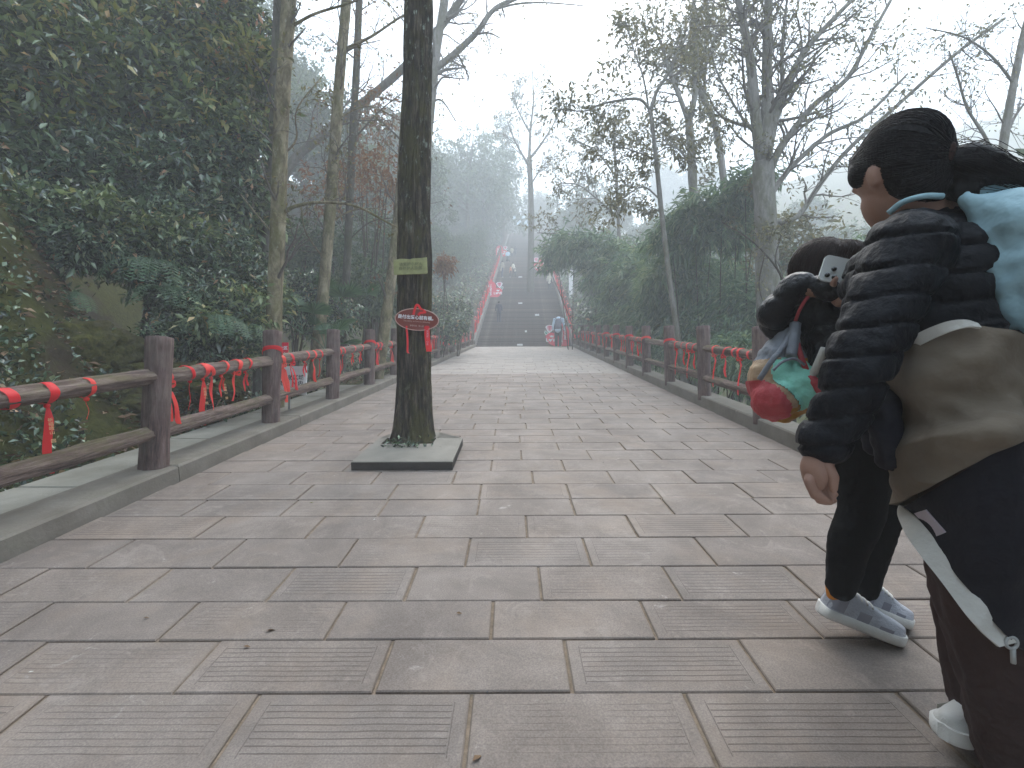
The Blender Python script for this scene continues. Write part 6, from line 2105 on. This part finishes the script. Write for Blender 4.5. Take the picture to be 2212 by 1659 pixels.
# pale lining fold over the top edge
lo = [p_ + np.array([-0.002, -0.010, 0.004]) for p_ in [P_(1935, 770, 1.0), P_(1965, 733, 0.95), P_(2028, 704, 0.905), P_(2075, 697, 0.885), P_(2105, 704, 0.88)]]
hi_ = [p_ + np.array([-0.002, -0.014, 0.0]) for p_ in [P_(1938, 785, 1.0), P_(1972, 752, 0.95), P_(2030, 722, 0.905), P_(2078, 709, 0.885), P_(2108, 709, 0.88)]]
loft([lo, hi_], M['off_white'], "lining_fold", 24, 5, 0.003, 2)
tg = [P_(1964, 1106, 0.985), P_(1988, 1098, 0.942)], [P_(2008, 1156, 0.93), P_(2030, 1146, 0.905)]
M['label_grey'] = plain('label_grey', (0.45, 0.40, 0.46), 0.5, 0.3, 0.1)
loft([[p_ + [0, -.012, 0] for p_ in tg[0]], [p_ + [0, -.012, 0] for p_ in tg[1]]], M['label_grey'], "cloth_label", 6, 8, 0.0, 0, 0.002)
zpul = P_(2180, 1386, 0.845)
m1 = MB(); m1.tube([zpul + [0.010 * math.cos(a), -.004, 0.010 * math.sin(a)] - oa for a in np.linspace(0, 6.28, 17)], 0.0028, 6, cap=False)
m1.tube([zpul + [0.002, -.004, -.01] - oa, zpul + [0.002, -.004, -.035] - oa], 0.004, 6)
m1.build("zip_pull", M['steel'], person)
# the knotted sleeves
V, F, N = fuse([('e', P_(1932, 838, 1.02), (0.036, 0.036, 0.034)), ('p', [P_(1932, 838, 1.02), P_(1915, 880, 1.0), P_(1912, 930, 0.99), P_(1928, 985, 0.99)], [0.022, 0.028, 0.030, 0.034]), ('p', [P_(1932, 838, 1.02), P_(1905, 862, 1.04), P_(1890, 905, 1.05), P_(1896, 960, 1.05)], [0.020, 0.026, 0.026, 0.028])], 0.006, 4)
V = wrinkle(V, N, 0.006, 30, 4)
body_obj("tied_sleeves", (V, F, N), M['jblack'], person, oa)
# trousers
V, F, N = fuse([('e', pel + [0, 0, -.02], (0.15, 0.15, 0.13)), ('p', [hipL, knL, anL + [0, 0, .02]], [0.115, 0.100, 0.090]), ('p', [hipR, knR, anR + [0, 0, .03]], [0.105, 0.085, 0.075])], 0.010, 8)
V = wrinkle(V, N, 0.014, 8, 1, (1.6, 1.6, 0.45)); V = wrinkle(V, N, 0.004, 30, 4)
body_obj("trousers", (V, F, N), M['trouser_brown'], person, oa)
gR = ground(2165, 1668); gL = ground(2290, 1800)
shoe("shoe", np.array(gR) + [0.10, 0.09, 0.055], np.array(gR) + [-0.10, 0.03, 0.055], (0.1, 0.0, 1), 0.088, 0.092, (M['shoe_white'], M['shoe_white'], M['off_white']), person, oa)
shoe("shoe", np.array(anL) + [0.07, -.02, -.08], np.array(anL) + [-0.16, 0.03, -.115], (0.1, 0.0, 1), 0.088, 0.085, (M['shoe_white'], M['shoe_white'], M['off_white']), person, oa)

# her pale blue backpack
bk_c = P_(2235, 590, 1.10)
pack = empty("backpack", bk_c, label="pale blue backpack on the back of the ponytailed walker", cat="backpack")
fbk = np.array([0.93, -0.33, 0]); sbk = np.array([0.33, 0.93, 0])
bk = lambda a, b, c: bk_c + fbk * a + sbk * b + np.array([0, 0, c])
V, F, N = fuse([('e', P_(2185, 505, 0.99), (0.088, 0.11, 0.085)), ('e', P_(2228, 600, 0.97), (0.086, 0.11, 0.13)), ('e', P_(2242, 690, 0.96), (0.072, 0.11, 0.09)), ('c', P_(2092, 437, 1.0), P_(2155, 480, 0.98), 0.020, 0.055), ('c', P_(2150, 480, 0.98), P_(2212, 680, 0.95), 0.045, 0.045)], 0.009, 6)
V = wrinkle(V, N, 0.012, 10, 3); V = wrinkle(V, N, 0.005, 30, 9, (1, 1, .6))
body_obj("bag", (V, F, N), M['blue_pack'], pack, bk_c)
for pts, r_ in (([P_(1920, 460, 1.065), P_(1950, 437, 1.04), P_(1995, 424, 1.02), P_(2036, 424, 1.02)], 0.0065), ([P_(2085, 425, 1.03), P_(2140, 410, 1.01), P_(2220, 398, 1.0)], 0.010), ([P_(2098, 560, 0.985), P_(2150, 560, 0.96), P_(2230, 510, 0.95)], 0.004)):
    m1 = MB(); m1.tube(spline(pts, 14) - np.array(bk_c), r_, 8); m1.build("strap", M['blue_pack'], pack)
m1 = MB(); m1.grid([[P_(2112 + 10 * u, 470 + 12 * v_ + 5 * u, 0.985) - np.array(bk_c) for u in np.linspace(0, 5, 6)] for v_ in np.linspace(0, 1.6, 4)])
m1.build("mesh_pocket", M['grey_nylon'], pack)

# ------------------------------------------------------------------ second walker: bob hair, colourful backpack, phone
OB = at(1850, 1385, 1.53); OB.z = zp(OB.y)
obb = np.array(OB)
hb = P_(1788, 592, 1.56)
fB = np.array([0.90, -0.40, -0.12]); fB /= np.linalg.norm(fB)
sB_ = np.cross([0, 0, 1], fB); sB_ /= np.linalg.norm(sB_); uB = np.cross(fB, sB_); HB = np.stack([fB, sB_, uB], 1)
h2 = lambda a, b, c: hb + fB * a + sB_ * b + uB * c
b_hipN, b_knN, b_anN = P_(1868, 900, 1.50), P_(1862, 1095, 1.53), P_(1818, 1268, 1.54)
b_hipF, b_knF, b_anF = P_(1895, 900, 1.62), P_(1905, 1085, 1.62), P_(1868, 1272, 1.64)
b_nk = P_(1788, 640, 1.56); b_pel = P_(1875, 880, 1.57)
b_sh, b_el, b_wr = P_(1772, 672, 1.47), P_(1800, 770, 1.42), P_(1850, 720, 1.36)
b_sh2 = P_(1780, 660, 1.66)
e0_, e1_, e2_, e3_ = P_(1673, 700, 1.50), P_(1686, 660, 1.46), P_(1726, 621, 1.42), P_(1800, 626, 1.36)
sp_ = [('e', h2(0, 0, 0.01), (0.095, 0.074, 0.10), HB), ('e', h2(0.03, 0, -0.055), (0.06, 0.055, 0.06), HB), ('e', h2(0.10, 0, -0.03), (0.015, 0.012, 0.02), HB), ('e', h2(0.086, 0, -0.068), (0.014, 0.02, 0.009), HB), ('e', h2(0.0, -0.075, -0.02), (0.018, 0.01, 0.03), HB), ('e', h2(0.0, 0.075, -0.02), (0.018, 0.01, 0.03), HB),
       ('c', h2(-.01, 0, -.07), b_nk, 0.05, 0.055), ('c', b_nk, b_pel, 0.085, 0.10), ('c', b_sh, b_sh2, .04, .04), ('c', b_sh, b_el, 0.038, 0.032), ('c', b_el, b_wr, 0.032, 0.024), ('c', b_sh2, P_(1830, 720, 1.66), 0.04, 0.035), ('c', P_(1830, 720, 1.66), P_(1860, 670, 1.55), 0.034, 0.026),
       ('c', b_sh, e0_, 0.038, 0.035), ('c', e0_, e2_, 0.034, 0.028), ('c', e2_, e3_, 0.028, 0.024), ('e', P_(1815, 640, 1.36), (0.03, 0.02, 0.035)),
       ('c', b_hipN, b_knN, 0.07, 0.048), ('c', b_knN, b_anN, 0.046, 0.032), ('c', b_hipF, b_knF, 0.07, 0.048), ('c', b_knF, b_anF, 0.046, 0.032), ('e', b_pel, (0.12, 0.13, 0.10))]
V, F, N = fuse(sp_, 0.009, 5)
mbh = MB(); mbh.add(V - obb, F)
fg = []
for i_, (a_, b_) in enumerate((((1812, 632), (1826, 622)), ((1814, 640), (1830, 632)), ((1814, 648), (1830, 642)), ((1812, 655), (1826, 651)))):
    fg += [('c', P_(1806, 640, 1.36), P_(*a_, 1.345), 0.010, 0.009), ('c', P_(*a_, 1.345), P_(*b_, 1.33), 0.009, 0.007)]
fg += [('c', P_(1802, 632, 1.35), P_(1800, 612, 1.335), 0.011, 0.009), ('c', P_(1800, 612, 1.335), P_(1806, 602, 1.325), 0.009, 0.007)]
V2, F2, N2 = fuse(fg, 0.004, 3); mbh.add(V2 - obb, F2)
pb = link("person", mbh.mesh("person", M['skin']), None, OB)
tag(pb, "person with dark brown bob in black puffer and leggings holding up a white phone", "person")
V, F, N = fuse([('e', h2(-0.018, 0, 0.022), (0.096, 0.084, 0.094), HB), ('e', h2(-0.045, 0, -0.04), (0.066, 0.078, 0.085), HB), ('e', h2(0.02, -0.070, -0.04), (0.042, 0.024, 0.085), HB), ('e', h2(0.02, 0.070, -0.04), (0.042, 0.024, 0.085), HB), ('e', h2(-0.05, -0.03, -0.09), (0.065, 0.07, 0.05), HB), ('e', h2(0.045, -0.02, 0.055), (0.055, 0.065, 0.045), HB)], 0.007, 6)
V = wrinkle(V, N, 0.0025, 50, 3, (1, 1, .15))
body_obj("hair", (V, F, N), M['hair2'], pb, obb)
prs = []
for _ in range(320):
    az = rng.uniform(0, 6.28)
    hdir = fB * math.cos(az) + sB_ * math.sin(az)
    if hdir.dot(fB) > .75: continue
    prs.append((uB + fB * .25 + rng.normal(0, .12, 3), hdir - uB * rng.uniform(.7, 1.0)))
m1 = strands((V, F), hb, prs, 0.0010, 0.0020)
m2 = MB(); m2.v = [q - obb for q in m1.v]; m2.q = m1.q; m2.t = m1.t; m2.n = m1.n
tag(m2.build("hair_strand", M['hair2'], pb), kind="stuff")
jb = [('c', b_nk + [0, 0, -.02], b_pel + [0, 0, .0], 0.10, 0.135), ('c', b_sh, b_sh2, 0.075, 0.075), ('e', P_(1822, 770, 1.56), (0.125, 0.14, 0.15)), ('p', [b_sh, b_el, b_wr], [0.072, 0.062, 0.055]), ('p', [b_sh2, P_(1830, 720, 1.66), P_(1860, 670, 1.55)], [0.07, 0.06, 0.05]),
      ('p', [P_(1740, 690, 1.50), e0_, e1_, e2_, P_(1767, 619, 1.39), e3_], [0.05, 0.048, 0.050, 0.044, 0.036, 0.034]), ('e', P_(1890, 880, 1.56), (0.11, 0.14, 0.10))]
V, F, N = fuse(jb, 0.009, 6)
sA, dA = along(V, [b_sh, b_el, b_wr]); sD, dD = along(V, [e0_, e1_, e2_, e3_])
ph = np.where(dD < 0.06, sD / 0.085, np.where((dA < 0.08) & (sA > .02), sA / 0.06, (V[:, 2] - 0.35 * (V[:, 0] - 1.0)) / 0.07))
V = V + N * (0.013 * (np.abs(np.sin(math.pi * ph)) ** 0.55 - 0.8))[:, None]
V = wrinkle(V, N, 0.005, 16, 7); V = wrinkle(V, N, 0.003, 50, 1, (1, 1, .4))
body_obj("jacket", (V, F, N), M['puffer2'], pb, obb)
V, F, N = fuse([('e', b_pel + [0, 0, -.02], (0.125, 0.14, 0.11)), ('p', [b_hipN, b_knN, b_knN * .55 + b_anN * .45 + np.array([-.012, 0, 0]), b_anN], [0.092, 0.066, 0.062, 0.044]), ('p', [b_hipF, b_knF, b_knF * .55 + b_anF * .45, b_anF], [0.092, 0.064, 0.058, 0.042])], 0.008, 6)
V = wrinkle(V, N, 0.004, 22, 2)
body_obj("leggings", (V, F, N), M['legging'], pb, obb)
capm = MB(); capsule(capm, P_(1808, 1266, 1.55) - obb, P_(1806, 1284, 1.555) - obb, 0.033, 0.028); capm.build("sock", M['sock'], pb)
shoe("shoe", P_(1768, 1318, 1.575), P_(1945, 1386, 1.53), P_(1790, 1250, 1.55) - P_(1815, 1330, 1.545) + np.array([0, 0, .02]), 0.090, 0.088, (M['shoe_silver'], M['shoe_white'], M['shoe_grey']), pb, obb)
shoe("shoe", P_(1850, 1306, 1.66), P_(1966, 1352, 1.60), (0.12, 0.05, 1), 0.090, 0.080, (M['shoe_silver'], M['shoe_white'], M['shoe_grey']), pb, obb)

# the phone
pc_ = P_(1836, 592, 1.335)
ph_ = empty("phone", pc_, label="white mobile phone with three camera lenses held up by the bob-haired walker", cat="phone")
ph_.rotation_euler = (R(-6), R(-72), R(-6))
ow_, oh_ = 0.0365, 0.074
out = [(sx * (ow_ - .012) + .012 * math.cos(R(a)), sz_ * (oh_ - .012) + .012 * math.sin(R(a))) for sx, sz_, a0 in ((1, 1, 0), (-1, 1, 90), (-1, -1, 180), (1, -1, 270)) for a in np.linspace(a0, a0 + 90, 6)]
o = prism(out, 0.008).build("case", M['phone'], ph_, smooth=False)
for x, z in ((-0.020, 0.056), (0.000, 0.044), (-0.022, 0.038)):
    m1 = MB(); m1.tube([(x, -0.006, z + .0), (x, -0.0125, z + .0)], 0.0062, 14); m1.build("lens", M['lens'], ph_)

# colourful backpack on her back
bc = P_(1694, 808, 1.47)
bp = empty("backpack", bc, label="mint, coral and mustard backpack hanging low on the bob-haired walker", cat="backpack")
V, F, N = fuse([('e', bc + [0.005, 0.03, -0.02], (0.094, 0.085, 0.128)), ('e', P_(1676, 862, 1.46), (0.066, 0.08, 0.060)), ('e', P_(1722, 842, 1.46), (0.078, 0.08, 0.075)), ('c', P_(1688, 765, 1.48), P_(1712, 700, 1.48), 0.058, 0.020)], 0.0055, 4)
V = wrinkle(V, N, 0.008, 16, 6); V = wrinkle(V, N, 0.003, 45, 3)
# panels by where the seams run (drawn on the side that faces the walker's right)
rel = (V[F].mean(1) - np.array(bc)) * FPX / 1.47
qx, qy = 1694 + rel[:, 0], 808 - rel[:, 2]


def inside(poly):
    r_ = np.zeros(len(qx), bool)
    for (x1, y1), (x2, y2) in zip(poly, poly[1:] + poly[:1]):
        c_ = ((y1 > qy) != (y2 > qy)) & (qx < (x2 - x1) * (qy - y1) / (y2 - y1 + 1e-9) + x1)
        r_ ^= c_
    return r_
ismint = inside([(1654, 800), (1664, 778), (1712, 768), (1740, 795), (1775, 848), (1740, 866), (1700, 888), (1682, 858), (1660, 832)])
isflap = (~ismint) & (qy < 776)
iscoral = (~ismint) & (~isflap) & inside([(1560, 822), (1646, 822), (1656, 840), (1678, 880), (1690, 960), (1560, 960)])
istan = (~ismint) & (~isflap) & (~iscoral) & (qx < 1690) & (qy < 880)
ismust = ~(ismint | isflap | iscoral | istan)
for nm, mask, mt, lab in (("flap", isflap, 'grey_nylon', "grey folded top flap"), ("pocket", ismint, 'mint', "mint green side pocket"), ("panel", iscoral, 'coral', "coral red outer panel"), ("gusset", istan, 'tan_nylon', "tan gusset strip"), ("base", ismust, 'mustard', "mustard yellow base")):
    f_ = F[mask]
    if len(f_) == 0: continue
    used, inv = np.unique(f_.ravel(), return_inverse=True)
    m1 = MB(); m1.add(V[used] + N[used] * (0.003 if nm in ("pocket", "panel") else 0) - np.array(bc), inv.reshape(-1, 4))
    o = m1.build(nm, M[mt], bp); o["label"] = lab
for pts, r_, mt in (([P_(1640, 820, 1.44), P_(1668, 778, 1.42), P_(1690, 752, 1.42), P_(1716, 700, 1.44)], 0.008, 'grey_nylon'), ([P_(1708, 770, 1.41), P_(1714, 735, 1.42), P_(1718, 700, 1.44)], 0.016, 'grey_nylon'), ([P_(1716, 700, 1.44), P_(1728, 668, 1.41), P_(1748, 638, 1.40), P_(1768, 628, 1.42)], 0.005, 'coral'), ([P_(1752, 818, 1.40), P_(1766, 788, 1.38), P_(1782, 752, 1.36)], 0.011, 'off_white'), ([P_(1722, 742, 1.42), P_(1730, 770, 1.41), P_(1742, 800, 1.41)], 0.008, 'coral'), ([P_(1738, 818, 1.41), P_(1756, 826, 1.39), P_(1775, 846, 1.38)], 0.018, 'coral')):
    m1 = MB(); m1.tube(spline(pts, 14) - np.array(bc), r_, 8); m1.build("strap", M[mt], bp)
m1 = MB(); m1.tube(spline([P_(1670, 800, 1.385), P_(1690, 782, 1.375), P_(1716, 775, 1.38), P_(1738, 788, 1.39)], 14) - np.array(bc), 0.004, 6); m1.build("piping", M['grey_nylon'], bp)

# ------------------------------------------------------------------ people on the stairs
far_mats = {}
def fm(c):
    if c not in far_mats: far_mats[c] = cloth("far_cloth", c, 0.85, 0.2, 0.1, 200, 8, 0.3)
    return far_mats[c]


def walker(label, foot, h, face, top, bottom, hair=(0.02, 0.017, 0.016), lean=0.1, stride=0.12, arms=(0.1, -0.1), skirt=False, hood=False, vest=None, shoes='shoe_dark', bag=None, droop=0.0):
    k = h / 1.70
    foot = np.array(foot)
    ca, sa = math.cos(face), math.sin(face)
    def W(x, y, z, bend=True):
        if bend and z > 0.9:
            dz, dy = z - 0.9, y
            y = dy * math.cos(lean) + dz * math.sin(lean); z = 0.9 + dz * math.cos(lean) - dy * math.sin(lean)
        return foot + k * np.array([x * ca - y * sa, x * sa + y * ca, z])
    st = stride
    hd_ = W(0, 0.02 + droop * .12, 1.60 - droop * .14)
    Lh, Rh = W(-.09, 0, .90), W(.09, 0, .90)
    Lk, Rk = W(-.09, st * .6 + .03, .50), W(.09, -st * .4 + .02, .50)
    La, Ra = W(-.09, st, .09), W(.09, -st, .09 + .03 * (st > .1))
    Ls, Rs = W(-.19, 0, 1.38), W(.19, 0, 1.38)
    Le, Re = W(-.25, arms[0] * .5 - .02, 1.12), W(.25, arms[1] * .5 - .02, 1.12)
    Lw, Rw = W(-.24, arms[0], .90 + abs(arms[0]) * .3), W(.24, arms[1], .90 + abs(arms[1]) * .3)
    nk_ = W(0, 0, 1.46)
    vx = 0.020
    body = [('e', hd_, (.085 * k, .085 * k, .115 * k)), ('c', nk_, hd_, .05 * k, .05 * k), ('c', nk_, W(0, 0, .95), .09 * k, .11 * k), ('c', Ls, Rs, .05 * k, .05 * k),
            ('c', Ls, Le, .042 * k, .036 * k), ('c', Le, Lw, .036 * k, .028 * k), ('c', Rs, Re, .042 * k, .036 * k), ('c', Re, Rw, .036 * k, .028 * k), ('e', Lw, (.035 * k, .04 * k, .05 * k)), ('e', Rw, (.035 * k, .04 * k, .05 * k)),
            ('c', Lh, Lk, .07 * k, .05 * k), ('c', Lk, La, .05 * k, .035 * k), ('c', Rh, Rk, .07 * k, .05 * k), ('c', Rk, Ra, .05 * k, .035 * k)]
    VFN = fuse(body, vx, 3)
    o = body_obj("person", VFN, M['skin'], None, foot)
    o.location = Vector(foot)
    tag(o, label, "person", "people on and below the stairway")
    hem = .78 if not skirt else .90
    VFN = fuse([('c', nk_ - np.array([0, 0, .03 * k]), W(0, 0, hem), .115 * k, .155 * k), ('c', Ls, Rs, .075 * k, .075 * k), ('c', Ls, Le, .068 * k, .058 * k), ('c', Le, Lw * .85 + Le * .15, .058 * k, .046 * k), ('c', Rs, Re, .068 * k, .058 * k), ('c', Re, Rw * .85 + Re * .15, .058 * k, .046 * k)] + ([('e', W(0, -.10, 1.44), (.10 * k, .08 * k, .09 * k))] if hood else []), vx, 3)
    body_obj("jacket", VFN, fm(top), o, foot)
    if vest:
        VFN = fuse([('c', W(0, -.03, 1.22), W(0, -.02, .86), .150 * k, .150 * k)], vx, 3); body_obj("vest", VFN, fm(vest), o, foot)
        for sgn in (-1, 1):
            m1 = MB(); m1.tube(spline([W(sgn * .10, -.17, 1.26), W(sgn * .12, -.13, 1.40), W(sgn * .12, .0, 1.47)], 8) - foot, .022 * k, 6); m1.build("strap", fm(vest), o)
    if skirt:
        m1 = MB(); m1.tube([W(0, 0, 1.0) - foot, W(0, 0, .85) - foot, W(0, .02, .45) - foot, W(0, .02, .28) - foot], [.12 * k, .17 * k, .24 * k, .27 * k], 18); m1.build("skirt", fm(bottom), o)
    else:
        VFN = fuse([('c', Lh, Lk, .098 * k, .075 * k), ('c', Lk, La, .075 * k, .062 * k), ('c', Rh, Rk, .098 * k, .075 * k), ('c', Rk, Ra, .075 * k, .062 * k), ('e', W(0, 0, .90), (.15 * k, .13 * k, .12 * k))], vx, 3)
        body_obj("trousers", VFN, fm(bottom), o, foot)
    m1 = MB(); m1.ellipsoid(hd_ + np.array([sa * .02 * k, -ca * .02 * k, .03 * k]) - foot, (.098 * k, .098 * k, .108 * k), nu=14, nv=9); m1.build("hair", fm(hair), o)
    for a_ in (La, Ra):
        m1 = MB(); q = a_ - foot; f_ = np.array([-sa, ca, 0])
        m1.ellipsoid(q + f_ * .05 * k + [0, 0, -.045 * k], (.055 * k, .055 * k, .05 * k), nu=12, nv=8)
        m1.ellipsoid(q + f_ * .11 * k + [0, 0, -.055 * k], (.05 * k, .05 * k, .038 * k), nu=12, nv=8)
        m1.build("shoe", M[shoes], o)
    if bag:
        m1 = MB(); m1.ellipsoid(W(.30, 0.02, .62) - foot, (.05 * k, .09 * k, .14 * k), nu=12, nv=8); m1.build("shopping_bag", fm(bag), o)
    return o


def stair_foot(px, py):
    p_ = stair_spot(px, py); return p_
navy, black, cream = (0.028, 0.033, 0.055), (0.014, 0.014, 0.018), (0.58, 0.54, 0.44)
f = stair_foot(1078, 690.5); walker("person in a dark navy coat and trousers climbing the left side of the stairs", f, 47.5 * f.y / FPX, 0.08, navy, (0.03, 0.035, 0.055), lean=0.20, arms=(.22, .05), stride=.10)
p = ground(1201, 746.5)
walker("person in a pale blue shirt with grey vest bowed over before the red heart board", (p.x, YE - 0.62, zp(YE - 0.62)), 1.68, -0.15, (0.55, 0.66, 0.78), black, lean=0.62, arms=(.30, .32), stride=.03, vest=(0.15, 0.15, 0.19), shoes='shoe_white', droop=1.0)
f = stair_foot(1187, 623.5); walker("person in a hooded cream jacket climbing with a hand on the right railing", f, 38.5 * f.y / FPX, -0.15, cream, (0.05, 0.05, 0.055), lean=0.12, arms=(.1, .5), hood=True, stride=.08, hair=(.5, .46, .38))
f = stair_foot(1084, 597); walker("person in a beige jacket and blue jeans, left of the family on the stairs", f, 38 * f.y / FPX, -0.9, (0.42, 0.39, 0.31), (0.06, 0.08, 0.13), lean=0.1, arms=(.3, .1), stride=.05, shoes='shoe_white')
f = stair_foot(1102, 597); walker("small child in an orange-pink top between two adults on the stairs", f, 27 * f.y / FPX, -1.2, (0.62, 0.28, 0.17), (0.05, 0.045, 0.05), lean=0.1, arms=(.15, .15), stride=.12, shoes='shoe_white')
f = stair_foot(1111.5, 597); walker("person in a cream patterned jacket stooping to the child on the stairs", f, 35 * f.y / FPX, 1.1, (0.62, 0.56, 0.45), (0.03, 0.03, 0.035), lean=0.28, arms=(.35, .25), stride=.12)
f = stair_foot(1097, 566); walker("person in a pale blue top and dark skirt near the highest heart board", f, 29 * f.y / FPX, 0.1, (0.55, 0.70, 0.80), (0.04, 0.045, 0.06), lean=0.1, stride=.05, skirt=True, arms=(.05, -.1))
f = stair_foot(1106, 553); walker("faint person in a yellowish top high on the misty stairs", f, 23 * f.y / FPX, 0.1, (0.45, 0.42, 0.30), (0.05, 0.05, 0.07), stride=.05)
f = stair_foot(1113, 551); walker("faint dark-clothed person, highest on the misty stairs", f, 22 * f.y / FPX, 0.0, (0.05, 0.045, 0.07), (0.04, 0.04, 0.06), stride=.08)

# ------------------------------------------------------------------ things fallen on the paving
for (px, py, a, sz, mt, lab) in [(668, 1088, 0.3, 0.022, 'leaf_yellow', "small green leaf lying on a slab left of the middle"), (573, 1366, 0.4, 0.03, 'leaf_dead', "curled brown leaf on a slab in the lower left"), (806, 1125, 0.9, 0.018, 'off_white', "tiny white scrap on a slab left of the middle"), (60, 1457, 0.8, 0.012, 'off_white', "tiny white scrap at the lower left"),
                             (308, 1338, 0.2, 0.02, 'leaf_dead', "dry brown fragment on the slab beside the curled leaf"), (1052, 1502, 1.4, 0.010, 'ink', "dark seed on the joint near the bottom middle"), (1120, 1135, 1.1, 0.010, 'ink', "dark crumb on a slab right of the middle"), (985, 1328, 0.1, 0.02, 'leaf_dead', "brown leaf bit near the bottom middle"), (1020, 1650, 0.9, 0.03, 'leaf_dead', "reddish dead leaf at the bottom edge"), (525, 1400, 0.0, 0.022, 'leaf_dead', "flat brown fragment in the lower left, below the curled leaf"), (1300, 1000, 0.5, 0.02, 'off_white', "pale scrap on the path beyond the planter")]:
    g = ground(px, py)
    m1 = MB(); leaves(m1, np.zeros((1, 3)), np.array([[math.cos(a), math.sin(a) * .9, 0.02]]), sz * 1.1, 0.5, jit=0.0)
    o = m1.build("leaf" if 'leaf' in mt else "scrap", M[mt], None, smooth=False); o.name = "fallen_leaf" if 'leaf' in mt else "scrap"
    o.location = (g.x, g.y, zp(g.y) + 0.006)
    tag(o, lab, "leaf" if 'leaf' in mt else "litter", "bits of litter and leaves on the paving")
